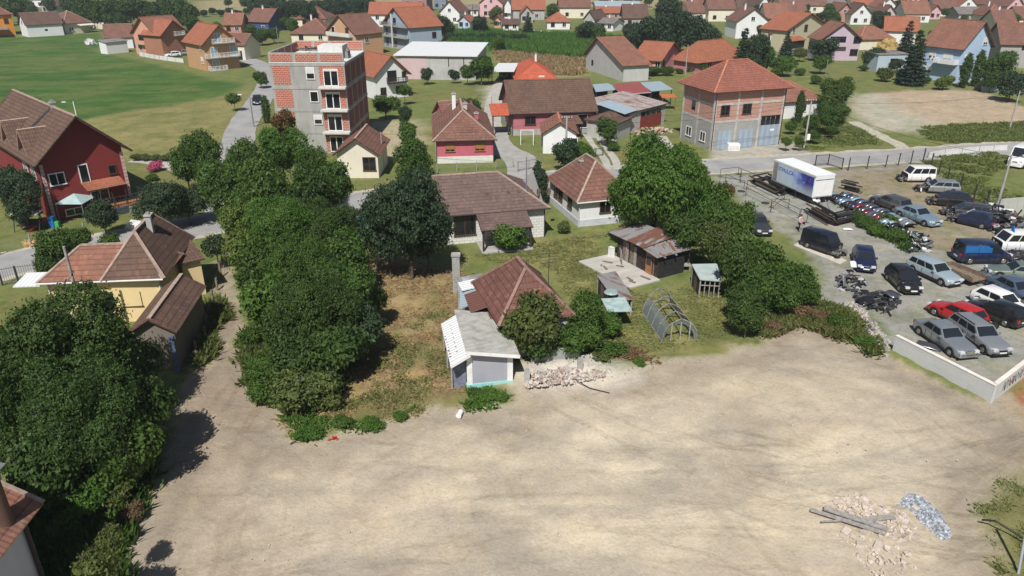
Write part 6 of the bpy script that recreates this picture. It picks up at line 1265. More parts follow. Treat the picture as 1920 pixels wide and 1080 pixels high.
# ground cover
tufts('weeds', 'yellow dried mown hay lying over the plot', [(690, 490), (862, 510), (880, 745), (700, 800), (560, 812), (530, 780), (640, 690)], 3800, .13, L_dry, 2, 1.0, dens=.4)
tufts('grass', 'green grass tufts growing through the hay plot', [(640, 680), (870, 560), (880, 745), (700, 800), (540, 805)], 1500, .22, L_grass, 3, .6, dens=.55)
tufts('weeds', 'undergrowth beneath the walnut group beside the dirt track', [(60, 900), (150, 850), (260, 830), (290, 870), (265, 960), (230, 1040), (200, 1150), (60, 1150)], 2600, .7, L_mid, 41, .9)
tufts('weeds', 'undergrowth along the foot of the thicket', [(450, 640), (500, 600), (640, 660), (640, 740), (560, 790), (500, 760)], 1500, .6, L_olive, 42, .9)
heap('stones', 'small loose stones scattered over the pale dirt', [(560, 860), (1200, 730), (1600, 700), (1850, 900), (1700, 1080), (400, 1080)], 260, .0, [plain('stone_beige', (.5, .43, .37), .9, 0, .15, 4), plain('stone_sand', (.45, .4, .3), .9)], 43, .015, .045, .7, 'stones', .12)
tufts('grass', 'short grass on the yard between the sheds', [(860, 480), (1120, 440), (1130, 520), (1220, 560), (1330, 520), (1400, 600), (1380, 655), (1240, 690), (1140, 690), (1080, 600), (1040, 510)], 3000, .1, L_grass, 4, .6, dens=.35)
tufts('weeds', 'rank green weeds along the lower edge of the hay plot', [(520, 780), (700, 790), (830, 755), (880, 740), (960, 735), (940, 765), (830, 778), (720, 810), (560, 828)], 420, .35, L_bright, 5, .6, dens=.52)
tufts('weeds', 'weeds and brown scrub on the bank at the end of the hedge', [(1440, 600), (1520, 560), (1600, 600), (1660, 660), (1640, 680), (1560, 620), (1480, 600)], 1600, .45, L_olive, 6, .8)
tufts('weeds', 'dry brown scrub on the bank', [(1410, 630), (1490, 585), (1580, 610), (1600, 640), (1500, 610), (1430, 640)], 800, .35, L_scrub, 16, .8)
tufts('weeds', 'green weeds mixed with the brown scrub on the bank', [(1410, 630), (1490, 585), (1580, 610), (1600, 640), (1500, 610), (1430, 640)], 900, .4, L_mead, 18, .7)
tufts('weeds', 'dry cuttings left on the bank above the rubble', [(1110, 650), (1180, 660), (1230, 680), (1160, 700), (1100, 690)], 900, .3, L_scrub, 17, .9)
tufts('weeds', 'weeds along the edge of the lot in the lower right corner', [(1870, 930), (1960, 850), (1960, 1100), (1890, 1090), (1850, 1000)], 900, .18, L_grass, 7, .6, dens=.45)
tufts('weeds', 'grass strip beside the main road on the right', [(1720, 240), (1840, 232), (1990, 226), (1990, 262), (1800, 268), (1740, 262)], 3600, .32, L_mead, 8, .8, dens=.35)
tufts('weeds', 'rough grass behind the wire fence of the scrap yard', [(1720, 298), (1880, 285), (1900, 300), (1830, 345), (1960, 380), (1960, 410), (1850, 390), (1770, 330)], 2600, .3, L_mead, 9, .8, dens=.46)
tufts('weeds', 'rough grass beside the garage building', [(1480, 225), (1560, 215), (1660, 270), (1500, 282), (1488, 262)], 1800, .25, L_mead, 10, .7, dens=.4)
tufts('weeds', 'green weeds along the row of bumpers', [(1595, 400), (1640, 415), (1720, 460), (1700, 470), (1640, 440), (1595, 415)], 1100, .5, L_mid, 11, .7)
tufts('corn_crop', 'green corn standing in the field behind the houses', [(925, 64), (1100, 70), (1235, 82), (1225, 94), (1110, 105), (1092, 112), (1010, 106), (925, 96)], 9000, 1.7, L_corn, 12, 1.6, cat='corn', blades=7)
tufts('corn_crop', 'taller vines and corn left of the field', [(832, 66), (925, 62), (925, 84), (850, 84)], 2200, 2.0, L_corn, 13, 1.8, cat='corn', blades=7)
tufts('stubble', 'pale dry stubble in front of the corn', [(925, 96), (1092, 112), (1095, 140), (1050, 142), (940, 118)], 4500, .9, L_dry, 14, 1.3, cat='stubble')
tufts('weeds', 'weeds along the dirt track fence', [(405, 560), (425, 580), (400, 640), (385, 690), (370, 690), (385, 620)], 500, .6, L_olive, 21, .8)

# ================================================================ vehicles
pn = {k: paint(k, c, m) for k, (c, m) in dict(navy=((.012, .02, .07), .3), black=((.012, .012, .014), .2), silver=((.36, .39, .42), .6), silver2=((.42, .44, .46), .6), paleblue=((.45, .55, .6), .4), blue=((.015, .07, .25), .3), white=((.78, .78, .78), .0), red=((.45, .02, .02), .1), green=((.3, .36, .3), .6), steelblue=((.16, .22, .32), .6), grey=((.13, .14, .155), .6), darkgrey=((.06, .062, .07), .4), midnight=((.01, .012, .03), .3), skyblue=((.3, .42, .5), .5)).items()}
vehicle('estate_van', 'dark navy van with a smashed bare front end parked beside the hedge', 'van', (1572, 480), (1516, 460), 'combi', pn['midnight'], wreck=True)
vehicle('parked_car', 'navy blue hatchback facing the camera beside the scrap heap', 'car', (1622, 512), (1614, 484), 'hatch', pn['navy'])
vehicle('parked_car', 'black compact hatchback between the navy car and the pale blue estate', 'car', (1708, 552), (1676, 522), 'mpv', pn['black'])
vehicle('parked_car', 'pale blue estate car beside the flat wooden trailer', 'car', (1778, 534), (1722, 508), 'estate', pn['paleblue'], dark_low=True)
vehicle('parked_van', 'blue panel van with bright blue side panels', 'van', (1878, 489), (1796, 489), 'van', pn['navy'])
vehicle('parked_car', 'greenish grey coupe facing left at the right edge', 'car', (1860, 516), (1945, 524), 'coupe', pn['green'])
vehicle('parked_car', 'steel blue saloon with a dark roof behind the white hatchback', 'car', (1935, 572), (1872, 540), 'sedan', pn['steelblue'])
vehicle('parked_car', 'white hatchback behind the black one in the lower yard', 'car', (1908, 596), (1842, 566), 'hatch', pn['white'], L=4.3)
vehicle('parked_car', 'black hatchback seen from the rear with round tail lamps', 'car', (1840, 586), (1888, 606), 'hatch', pn['black'], L=4.2)
vehicle('parked_car', 'red hatchback with its rear window towards the camera', 'car', (1764, 588), (1818, 612), 'hatch', pn['red'])
vehicle('parked_car', 'old silver saloon with upright grille and chrome bumpers', 'car', (1802, 668), (1738, 624), 'sedan', pn['silver'], L=4.8)
vehicle('parked_car', 'silver-blue estate with roof rails beside the old saloon', 'car', (1862, 662), (1804, 622), 'estate', pn['silver2'], L=4.75, dark_low=True)
vehicle('parked_car', 'silver-blue saloon with a dark sunroof missing its front bumper', 'car', (1746, 424), (1694, 404), 'sedan', pn['skyblue'], L=4.8)
vehicle('parked_car', 'dark grey estate car with its bonnet towards the bumper row', 'car', (1644, 380), (1690, 398), 'estate', pn['grey'])
vehicle('wrecked_van', 'white van without its front end, nearest the road', 'wreck', (1680, 339), (1748, 339), 'combi', pn['white'], wreck=True)
vehicle('wrecked_car', 'silver estate wreck with its engine exposed', 'wreck', (1722, 358), (1788, 362), 'estate', pn['silver2'], wreck=True)
vehicle('wrecked_car', 'black wreck with crushed front beside the fence', 'wreck', (1744, 382), (1815, 388), 'mpv', pn['black'], wreck=True, L=4.4)
vehicle('wrecked_car', 'dark grey estate wreck with a pale side strip', 'wreck', (1770, 402), (1846, 410), 'estate', pn['darkgrey'], wreck=True)
vehicle('wrecked_car', 'dark blue wreck with an odd white door', 'wreck', (1788, 414), (1852, 428), 'hatch', pn['navy'], wreck=True, door=pn['white'])
vehicle('wrecked_van', 'cut-up white van wreck with a blue board leaning on it', 'wreck', (1858, 468), (1925, 468), 'combi', pn['white'], wreck=True)
vehicle('parked_van', 'tall white van parked at the right edge behind the fence', 'van', (1896, 318), (1926, 300), 'bigvan', pn['white'], group=None)
vehicle('parked_car', 'dark car half hidden behind the hedge trees at the yard edge', 'car', (1430, 442), (1408, 418), 'sedan', pn['darkgrey'])
vehicle('parked_car', 'shiny blue-grey car parked in the shade under the dark walnut', 'car', (686, 452), (682, 418), 'hatch', pn['skyblue'], group=None)
vehicle('parked_car', 'dark car driving on the side street left of the apartment block', 'car', (483, 201), (484, 187), 'sedan', pn['midnight'], group=None)
vehicle('parked_car', 'white car parked beside the salmon house', 'car', (312, 108), (336, 106), 'hatch', pn['white'], group=None); vehicle('parked_car', 'second white car close to the wall of the salmon house', 'car', (334, 104), (354, 103), 'hatch', pn['silver2'], group=None)
vehicle('parked_car', 'dark car under the white roofed carport', 'car', (945, 150), (947, 140), 'sedan', pn['darkgrey'], group=None)
vehicle('parked_car', 'silver car under the grey flat carport at the left edge', 'car', (8, 70), (8, 60), 'hatch', pn['silver'], group=None)
# bright side panels of the blue van, roof rails
for o in list(SC.objects):
    if o.get('label') == 'blue panel van with bright blue side panels':
        for s in (-1, 1):
            for x0, x1 in ((-2.05, -.9), (-.85, .28)):
                b = MB(); y = .935; bl_ = [Vector((x0, s*.885, 1.1)), Vector((x1, s*.885, 1.1)), Vector((x1-.0, s*.815, 1.72)), Vector((x0+.02, s*.815, 1.72))]
                b.slab(bl_, .012, plain('panel_blue', (.02, .13, .36), .4, .2)); b.build('side_panel', o)
    if o.get('label') == 'silver-blue estate with roof rails beside the old saloon':
        for s in (-1, 1): b = MB(); b.bar((-1.8, s*.62, 1.47), (.05, s*.62, 1.47), .05, blackp); b.build('roof_rail', o)
    if o.get('label') == 'old silver saloon with upright grille and chrome bumpers':
        b = MB(); b.box(2.36, 2.44, -.3, .3, .45, .78, chrome); b.build('chrome_grille', o); b = MB(); b.box(2.38, 2.5, -.85, .85, .36, .46, chrome); b.build('chrome_bumper', o)
# flat wooden trailer
p = G(1800, 524); t = thing('flat_trailer', 'flat wooden trailer between the pale blue estate and the blue van', 'trailer', p, math.atan2(*reversed((G(1828, 530)-G(1775, 508)).xy[:])))
b = MB(); b.box(-1.6, 1.6, -.75, .75, .5, .6, wood)
for s in (-1, 1): b.box(-1.6, 1.6, s*.75-.03, s*.75+.03, .601, .95, wood)
b.box(-1.63, -1.57, -.72, .72, .601, .95, wood); b.build('deck', t); b = MB(); b.bar((1.6, 0, .45), (2.6, 0, .4), .08, darkm); b.build('drawbar', t)
for s in (-1, 1): b = MB(); b.cyl((-.2, s*.78, .28), (-.2, s*.95, .28), .28, .28, rubber, 14); b.build('wheel', t)
# truck box body with the printed side
def truckbox():
    Z = 3.3; a = G(1452, 299, Z); c = G(1530, 330, Z); d = G(1566, 323, Z); x = (c-a).xy.normalized(); yaw = math.atan2(x.y, x.x); L = (c-a).xy.length; Wd = 2.5
    t = thing('truck_box', 'white truck box body with a blue printed side standing beside the road', 'truck body', (a.x, a.y, 0), yaw)
    b = MB(); b.box(0, L, 0, Wd, .9, Z, plain('box_white', (.74, .76, .78), .5, 0, .08)); b.build('box', t)
    nt = NT('printed_tarp'); uv = nt.n('UVMap').outputs[0]; sx = nt.n('SeparateXYZ'); nt.put(sx.inputs[0], uv)
    f = nt.mr(sx.outputs[0], 0, L, 0, 1); nz = nt.noise(uv, .9, 4, .6); g2 = nt.math('ADD', f, nt.math('MULTIPLY', nt.math('SUBTRACT', nz, .5), .5))
    c1 = nt.ramp(g2, [(.0, (.42, .5, .54)), (.3, (.45, .55, .7)), (.5, (.4, .5, .72)), (.68, (.08, .14, .5)), (.85, (.03, .02, .2)), (1, (.05, .06, .3))])
    c1 = nt.mix(nt.mr(sx.outputs[1], .9, 2.2, .75, 0), c1, (.5, .6, .55)); nt.fin(nt.mix(nt.mr(nt.noise(uv, 3, 4), .6, .7, 0, .5), c1, (.6, .65, .75)), .6)
    b = MB(); b.box(.9, L-.1, -.03, -.003, 1.0, Z-.25, nt.m); o = b.build('printed_side', t)
    b = MB(); b.box(.1, .85, -.028, -.003, 1.0, Z-.25, conc_d); b.build('grey_panel', t)
    cu = bpy.data.curves.new('lettering', 'FONT'); cu.body = 'STMULCA'; cu.size = .62; cu.extrude = .006; to = bpy.data.objects.new('lettering', cu); COL.objects.link(to)
    bpy.context.view_layer.update(); dg = bpy.context.evaluated_depsgraph_get(); me = bpy.data.meshes.new_from_object(to.evaluated_get(dg)); bpy.data.objects.remove(to)
    me.materials.clear(); me.materials.append(plain('lettering_blue', (.03, .05, .28), .6)); to = bpy.data.objects.new('lettering', me); COL.objects.link(to); to.parent = o; to.rotation_euler = (R_(90), R_(0), 0); to.location = (1.0, -.04, Z-.95)
    b = MB(); b.box(L+.002, L+.04, .15, Wd-.15, 1.0, Z-.55, white); b.box(L+.002, L+.05, .1, Wd-.1, Z-.54, Z-.48, blackp); b.build('roller_door', t)
    b = MB(); b.box(.0, L+.06, -.04, .06, Z-.15, Z+.03, offw); b.box(.0, L+.06, Wd-.06, Wd+.04, Z-.15, Z+.03, offw); b.build('edge_rail', t)
    b = MB(); b.box(.3, L-.1, .7, .85, .6, .9, darkm); b.box(.3, L-.1, 1.65, 1.8, .6, .9, darkm)
    for u in (1.0, L-1.2): b.box(u, u+.5, .4, 2.1, 0, .6, rust)
    b.build('chassis', t)
truckbox()

# ================================================================ the scrap yard
mx_ = [darkm, blackp, steel, darkm, blackp, steel, plain('scrap_grey', (.22, .23, .24), .5, .4), plain('scrap_pale', (.5, .52, .55), .5, .2), rust, rubber]
heap('scrap_heap', 'long heap of stripped metal car parts against the concrete wall', [(1828, 395), (1860, 392), (1925, 430), (1960, 440), (1960, 470), (1890, 450), (1850, 432)], 620, 1.3, mx_, 1)
heap('scrap_heap', 'low scatter of dark scrap below the cut-up white van', [(1870, 478), (1960, 478), (1960, 500), (1905, 500)], 220, .5, mx_, 2)
heap('scrap_heap', 'jumble of panels and metal at the end of the bumper row', [(1680, 435), (1720, 438), (1755, 458), (1740, 474), (1700, 476)], 150, .7, mx_+[pn['green'], pn['steelblue']], 3, .06, .32, .15)
heap('scrap_heap', 'pile of doors, glass and plastic beside the navy hatchback', [(1566, 520), (1600, 515), (1625, 530), (1610, 548), (1575, 545)], 150, .6, mx_, 4, .05, .24, .25)
heap('scrap_heap', 'pile of black plastic and a grey dome left of the black hatchback', [(1600, 555), (1655, 545), (1685, 570), (1670, 590), (1615, 580)], 130, .35, mx_[:4]+[darkm, blackp], 5, .06, .3, .2)
heap('rubble', 'pale broken concrete spilling at the yard corner', [(1575, 565), (1610, 572), (1668, 640), (1672, 670), (1645, 668), (1620, 620)], 420, .2, [concrete, conc_d, plain('rubble_pink', (.42, .36, .32), .9, 0, .2, 4)], 6, .04, .16, .7, 'rubble', .05)
heap('rubble', 'pale crushed brick and plaster rubble on the slope between the two concrete posts', [(985, 690), (1060, 675), (1085, 690), (1150, 700), (1130, 716), (1060, 728), (985, 735)], 1300, .22, [plain('rubble_pale', (.5, .47, .42), .9), concrete, plain('rubble_pale', (.55, .52, .48), .9), plain('rubble_dust', (.42, .37, .32), .9, 0, .2, 4), plain('rubble_brick', (.36, .22, .17), .9)], 7, .02, .1, .7, 'rubble', .04, z=.3)
heap('rubble', 'bluish crushed stone heap on the dirt lot', [(1698, 925), (1725, 930), (1765, 965), (1785, 1005), (1770, 1015), (1735, 990), (1710, 960), (1685, 950)], 1500, .2, [plain('stone_blue', (.34, .37, .42), .85, 0, .15, 4), plain('stone_pale', (.46, .49, .53), .85, 0, .1, 4), plain('stone_mid', (.2, .22, .25), .85)], 8, .02, .07, .8, 'rubble', 0)
heap('rubble', 'beige broken masonry beside the planks on the dirt lot', [(1540, 945), (1600, 925), (1640, 945), (1700, 965), (1720, 1000), (1690, 1020), (1600, 985)], 520, .15, [plain('stone_beige', (.5, .43, .37), .9, 0, .15, 4), plain('stone_rose', (.5, .42, .4), .9), plain('stone_sand', (.45, .4, .3), .9)], 9, .03, .12, .6, 'rubble', 0)
heap('rubble', 'scattered stones at the bottom edge near the planks', [(1560, 1000), (1690, 1020), (1720, 1070), (1640, 1085), (1590, 1030)], 90, .05, [plain('stone_beige', (.5, .43, .37), .9, 0, .15, 4)], 10, .03, .12, .6, 'rubble', 0)
heap('rubble', 'broken brick beside the workshop gate', [(1185, 243), (1250, 243), (1262, 252), (1195, 254)], 120, .4, [plain('rubble_pink', (.5, .42, .38), .9), plain('rubble_brick', (.4, .22, .16), .9)], 11, .1, .3, .6, 'rubble', .1)
q = random.Random(21)
for i, (x, y) in enumerate(((1600, 1010), (1622, 1000), (1612, 1022), (1640, 975), (1660, 962), (1585, 998), (1645, 1025), (1715, 955), (1690, 985), (1588, 940), (1605, 930))):   # big slabs lying about
    p = G(x, y); b = MB(); s = q.uniform(.12, .26); vs = [Vector((sx*s*q.uniform(.7, 1.1), sy*s*q.uniform(.5, .9), sz)) for sz in (-.05, .14) for sy in (-1, 1) for sx in (-1, 1)]
    b.faces(vs, [(0, 2, 3, 1), (4, 5, 7, 6), (0, 1, 5, 4), (2, 6, 7, 3), (0, 4, 6, 2), (1, 3, 7, 5)], plain('stone_beige', (.5, .43, .37), .9)); o = b.build('concrete_chunk'); o.location = p; o.rotation_euler = (q.uniform(-.2, .2), q.uniform(-.2, .2), q.uniform(0, 3)); tag(o, 'beige concrete chunk lying near the planks on the dirt lot', 'concrete chunk', 'concrete chunks near the planks')
for i, (a, c, w_, l) in enumerate((((1520, 955), (1660, 1000), .24, 'long grey plank lying lowest across the rubble'), ((1545, 952), (1665, 992), .34, 'wide grey plank lying across the rubble'), ((1612, 976), (1675, 968), .3, 'short pale plank with a block on its end'), ((1540, 978), (1578, 976), .08, 'thin stick left of the planks'))):
    A, B_ = G(*a, .22), G(*c, .2); b = MB(); b.bar((0, 0, 0), B_-A, w_, wood_g, .05); o = b.build('plank'); o.location = A; tag(o, l, 'plank')
# row of bumpers and bonnets
q = random.Random(31); pn['red2'] = paint('maroon', (.16, .015, .02), .2); cols = [pn[k] for k in ('silver', 'skyblue', 'black', 'steelblue', 'grey', 'steelblue', 'black', 'grey', 'skyblue', 'navy', 'silver2', 'black', 'red2', 'paleblue')]; cn = {id(pn['silver']): 'silver', id(pn['paleblue']): 'pale blue', id(pn['skyblue']): 'blue-grey', id(pn['black']): 'black', id(pn['steelblue']): 'steel blue', id(pn['grey']): 'dark grey', id(pn['red2']): 'dark red', id(pn['navy']): 'navy', id(pn['silver2']): 'light silver', id(pn['white']): 'white', id(pn['blue']): 'bright blue'}
rd = (G(1684, 430)-G(1566, 372)).xy.normalized(); pr = Vector((-rd.y, rd.x)); r0 = G(1573, 372).xy
for row in range(2):
    for i in range(19):
        p = r0+rd*(i*.56+row*.25)+pr*((row-.5)*1.55+q.uniform(-.1, .1)); m = q.choice(cols); b = MB(); n = 11; hh = q.uniform(.62, .8); vs = []
        for k in range(n):
            t_ = -1+2*k/(n-1); ar = (1-abs(t_)**2.6)
            for (dy, dz) in ((.28, -.5), (.24, -.22), (.1, -.03), (-.08, 0), (-.26, -.05), (-.34, -.22)): vs.append((t_*.8*(1-.06*(dz < -.3)), dy+.14*(t_*t_), max(.03, hh*(.35+.65*ar)+dz*(.4+.6*ar))))
        b.faces(vs, [(k*6+j, (k+1)*6+j, (k+1)*6+j+1, k*6+j+1) for k in range(n-1) for j in range(5)], m, True)
        for s_ in (-1, 1): b.box(s_*.55-.14, s_*.55+.14, -.36, -.24, hh*.45, hh*.62, blackp)
        o = b.build('bumper'); o.location = (p.x, p.y, q.uniform(-.03, .06)); o.rotation_euler = (q.uniform(-.2, .12), q.uniform(-.05, .05), math.atan2(pr.y, pr.x)+q.uniform(-.09, .09)); tag(o, '%s car bumper standing in the long row beside the weeds' % cn[id(m)], 'bumper', 'car bumpers standing in rows'); so_ = o.modifiers.new('s', 'SOLIDIFY'); so_.thickness = .03
heap('scrap_parts', 'dark small parts wedged between the rows of bumpers', [(1560, 366), (1590, 362), (1700, 420), (1708, 440), (1680, 444), (1560, 384)], 260, .15, [darkm, blackp, rubber], 51, .05, .2, .5)
b = MB(); A = G(1490, 458); P_ = [G(*c)-A for c in ((1488, 460), (1575, 496), (1588, 489), (1502, 452))]; b.slab([p+Vector((0, 0, .05)) for p in P_], .08, plain('pale_strip', (.5, .47, .4), .9, 0, .15, 2)); o = b.build('concrete_strip'); o.location = A; tag(o, 'pale concrete strip under the smashed navy van', 'concrete strip')
def panel(name, lab, x, y, m, sx, sy, rot, z=.3, cat='car panel'):
    p = G(x, y, 0); b = MB(); n = 6; vs = []
    for i in range(n+1):
        for j in range(n+1):
            u, v = i/n*2-1, j/n*2-1; vs.append((u*sx*(1-.12*v*v), v*sy*(1-.1*u*u), .1*(1-u*u)*(1-.5*v*v)))
    b.faces(vs, [(i*(n+1)+j, (i+1)*(n+1)+j, (i+1)*(n+1)+j+1, i*(n+1)+j+1) for i in range(n) for j in range(n)], m, True); o = b.build(name); o.location = (p.x, p.y, z); o.rotation_euler = rot
    s = o.modifiers.new('s', 'SOLIDIFY'); s.thickness = .03; return tag(o, lab, cat)
panel('car_bonnet', 'white car bonnet leaning by the truck body', 1528, 382, pn['white'], .7, .6, (.9, .1, .6), .7); panel('car_bonnet', 'silver bonnet leaning on the steel channels', 1550, 398, pn['silver'], .7, .7, (1.0, .2, 1.2), .7)
panel('car_bonnet', 'dark red bonnet under the truck body side', 1498, 362, pn['red'], .6, .6, (.5, .2, .3), .5); panel('car_bonnet', 'blue-grey bonnet lying open at the steel blue saloon', 1842, 525, pn['steelblue'], .8, .6, (.1, .1, .4), .5); panel('car_wing', 'green car wing on the panel jumble', 1712, 458, pn['green'], .8, .4, (.5, .3, .9), .8); panel('car_wing', 'pale silver car wing at the foot of the panel jumble', 1722, 470, pn['silver2'], .5, .35, (.3, .8, .2), .4)
panel('car_bonnet', 'grey domed panel on the plastic pile', 1672, 562, pn['grey'], .7, .5, (.2, .1, .7), .5); panel('car_bonnet', 'black panel lying on the plastic pile', 1622, 572, pn['black'], .65, .45, (.3, -.2, .3), .4)
panel('scrap_door', 'pale car door standing in the pile beside the navy hatchback', 1580, 540, pn['silver2'], .5, .5, (1.3, .2, 1.0), .7); panel('scrap_door', 'white car door leaning on that pile', 1597, 514, pn['white'], .35, .3, (.9, .2, .3), .9); panel('plastic_sheet', 'flat dark panel beside the old silver saloon', 1742, 652, pn['grey'], .8, .4, (.1, .1, -.5), .15); panel('car_bonnet', 'black bonnet left of the panel jumble', 1668, 434, pn['black'], .6, .5, (.8, .1, .9), .5)
panel('plywood_sheet', 'white sheet lying on the gravel behind the navy van', 1589, 431, white, .5, .25, (.02, 0, -.2), .08, 'sheet')
p = G(1902, 474); b = MB(); b.bar((0, 0, .1), (-.3, .8, 2.3), .42, plain('blue_board', (.02, .2, .55), .5), .06, (1, 0, 0)); o = b.build('blue_board'); o.location = p; tag(o, 'bright blue board leaning upright on the cut-up white van', 'board')
for i, (x, y, l) in enumerate(((1862, 618, 'tyre leaning behind the silver-blue estate'), (1390, 359, 'round black cover on the gravel near the fence frames'), (1435, 381, 'round black cover nearer the person'))):
    p = G(x, y); b = MB()
    if i == 0: b.cyl((0, -.1, .3), (0, .1, .32), .31, .31, rubber, 16); b.cyl((0, -.11, .3), (0, .11, .32), .17, .17, darkm, 12)
    else: b.cyl((0, 0, .0), (0, 0, .06), .45, .42, darkm, 14)
    o = b.build('tyre' if i == 0 else 'manhole_cover'); o.location = p; tag(o, l, 'tyre' if i == 0 else 'cover')
# steel channels
def channels(name, lab, poly, n, seed):
    q = random.Random(seed); P = [G(*c) for c in poly]; o0 = P[0].copy(); b = MB()
    for i in range(n):
        k = i % (len(P)-1); A, B_ = P[k], P[k+1]; j = Vector((q.uniform(-.5, .5), q.uniform(-.5, .5), .1+.12*(i//(len(P)-1)))); b.bar(A-o0+j, B_-o0+j, .16, q.choice([darkm, blackp, rust]), .1)
    o = b.build(name); o.location = o0; return tag(o, lab, 'metal stack')
channels('steel_stack', 'rectangular stack of dark steel channels beside the truck body', [(1412, 342), (1462, 366), (1482, 358), (1440, 336), (1412, 342)], 26, 4)
channels('steel_stack', 'stack of long dark steel channels pointing at the gravel', [(1516, 398), (1560, 424), (1592, 416)], 22, 5)
channels('steel_stack', 'small stack of dark parts behind the truck body', [(1580, 355), (1608, 362)], 10, 6)
t0 = G(1345, 338); t = thing('pipe_frame', 'thin bent steel pipe frames laid out on the gravel', 'steel frames', t0)
for a, c in (((1350, 332), (1384, 328)), ((1384, 328), (1490, 372)), ((1349, 345), (1395, 353)), ((1360, 340), (1498, 408)), ((1398, 366), (1500, 420)), ((1388, 342), (1388, 332)), ((1445, 398), (1470, 375)), ((1445, 390), (1478, 390)), ((1400, 355), (1418, 350)), ((1512, 418), (1500, 408))):
    A, B_ = G(*a), G(*c); b = MB(); h = 1.0 if (a[0]-c[0])**2 < 1200 else .9
    b.bar(A-t0+Vector((0, 0, h)), B_-t0+Vector((0, 0, h)), .045, darkm)
    for p in (A, B_): b.bar(p-t0, p-t0+Vector((0, 0, h)), .045, darkm); b.bar(p-t0+Vector((-.3, 0, .02)), p-t0+Vector((.3, 0, .02)), .05, darkm)
    b.build('frame', t)
# walls of the scrap yard
wallm = bricks('wall_render_blocks', (.56, .57, .57), (.5, .52, .53), (.48, .5, .5), 1.0, .5, .012, .15, .1); capm_ = plain('wall_cap', (.7, .66, .6), .8, 0, .1)
A = G(1672, 660); B_ = G(1856, 757); C = G(1990, 652)
t = thing('block_wall', 'pale rendered block wall around the lower corner of the scrap yard', 'wall', A); b = MB(); hw_ = HT(757, 724)
h0 = 1.25
def wl(P, Q, n, off=0):
    d = (Q-P).normalized(); s = Vector((-d.y, d.x, 0)); b = MB(); a = P-A+s*.11; c = Q-A+s*.11; b.bar(a+Vector((0, 0, h0/2)), c+Vector((0, 0, h0/2)), .22, wallm, h0); o = b.build(n, t); b = MB(); b.bar(a+Vector((0, 0, h0+.03)), c+Vector((0, 0, h0+.03)), .27, capm_, .055); b.build('cap', o); return d, o
d1, o1 = wl(A, B_, 'wall_panel'); d2, o2 = wl(B_+Vector((.2, .12, 0)), C, 'wall_panel')
# spray painted tag on the right hand wall
g = MB(); q = random.Random(5); base = B_-A+d2*1.2; nrm = Vector((d2.y, -d2.x, 0))
def gp_(u, z): return base+d2*u+nrm*.03+Vector((0, 0, z))
u = .2
for ch in range(9):
    pts = [(u, .25), (u+q.uniform(.0, .12), .95)] if ch % 3 else [(u, .3), (u+.1, .95), (u+.3, .85), (u+.2, .6), (u+.35, .3)]
    pts += [(u+.34, q.uniform(.3, .9)), (u+.2, q.uniform(.3, .7))]
    for a, c in zip(pts[:-1], pts[1:]): g.bar(gp_(*a), gp_(*c), .05, blackp, .012, nrm)
    u += .42
for k in range(5): g.bar(gp_(1.3+k*.1, .55+.1*math.sin(k*2)), gp_(1.4+k*.1, .6+.1*math.cos(k*2)), .05, plain('spray_red', (.5, .03, .04), .6), .012, nrm)
g.build('sprayed_tag', o2)
fence('wire_fence', 'tall wire fence with leaning dark posts along the main road side of the yard', [(1590, 320), (1660, 314), (1730, 304)], 1.7, 2.6, darkm, 'wire', r=.05, jit=.05)
fence('iron_gate', 'dark barred gate leaf beside the truck body', [(1528, 312), (1552, 310), (1578, 318)], 1.5, 2.6, darkm, 'bars', r=.05)
fence('wire_fence', 'wire fence with crooked posts between the wrecks and the rough grass', [(1730, 304), (1775, 340), (1825, 375), (1872, 402)], 1.9, 3.0, darkm, 'twowire', r=.06, jit=.08)
fence('concrete_wall', 'stained pale concrete wall behind the scrap heap', [(1868, 408), (1960, 400)], 2.0, 3, concrete, 'solid', plaster('stained_wall', (.5, .5, .47), .7), r=.1)
fence('concrete_wall', 'low pale parapet beside the main road on the right', [(1740, 296), (1770, 290), (1835, 284), (1888, 281)], .7, 3, concrete, 'solid', offw, r=.08)
fence('picket_fence', 'low white wall at the far edge of the corn', [(993, 63), (1064, 67)], 1.2, 5, offw, 'solid', offw, r=.12)
fence('garden_fence', 'thin garden fence in front of the pink house', [(820, 322), (930, 318), (962, 314)], 1.1, 2.5, conc_d, 'wire')
fence('entrance_gate', 'grey tubular gate across the driveway', [(971, 322), (1012, 314)], 1.3, 2.0, steel, 'bars', steel)
fence('garden_fence', 'dark fence right of the tall concrete pole', [(1090, 300), (1130, 292)], 1.2, 1.5, darkm, 'bars')
fence('garden_gate', 'dark metal gate at the far left of the street', [(5, 535), (35, 530), (75, 524)], 1.5, 1.6, darkm, 'bars', steel)
fence('garden_fence', 'wire fence along the garden beside the left street', [(0, 478), (60, 462), (160, 440)], 1.2, 2.4, conc_d, 'wire')
fence('plank_fence', 'crooked wooden post fence beside the dirt track', [(428, 455), (415, 520), (400, 570), (386, 640), (370, 670)], 1.2, 2.2, wood, 'twowire', r=.07, jit=.15)
fence('garden_fence', 'low fence around the salmon and tan houses', [(262, 105), (300, 112), (345, 118)], 1.0, 3, conc_d, 'solid', offw, r=.08)

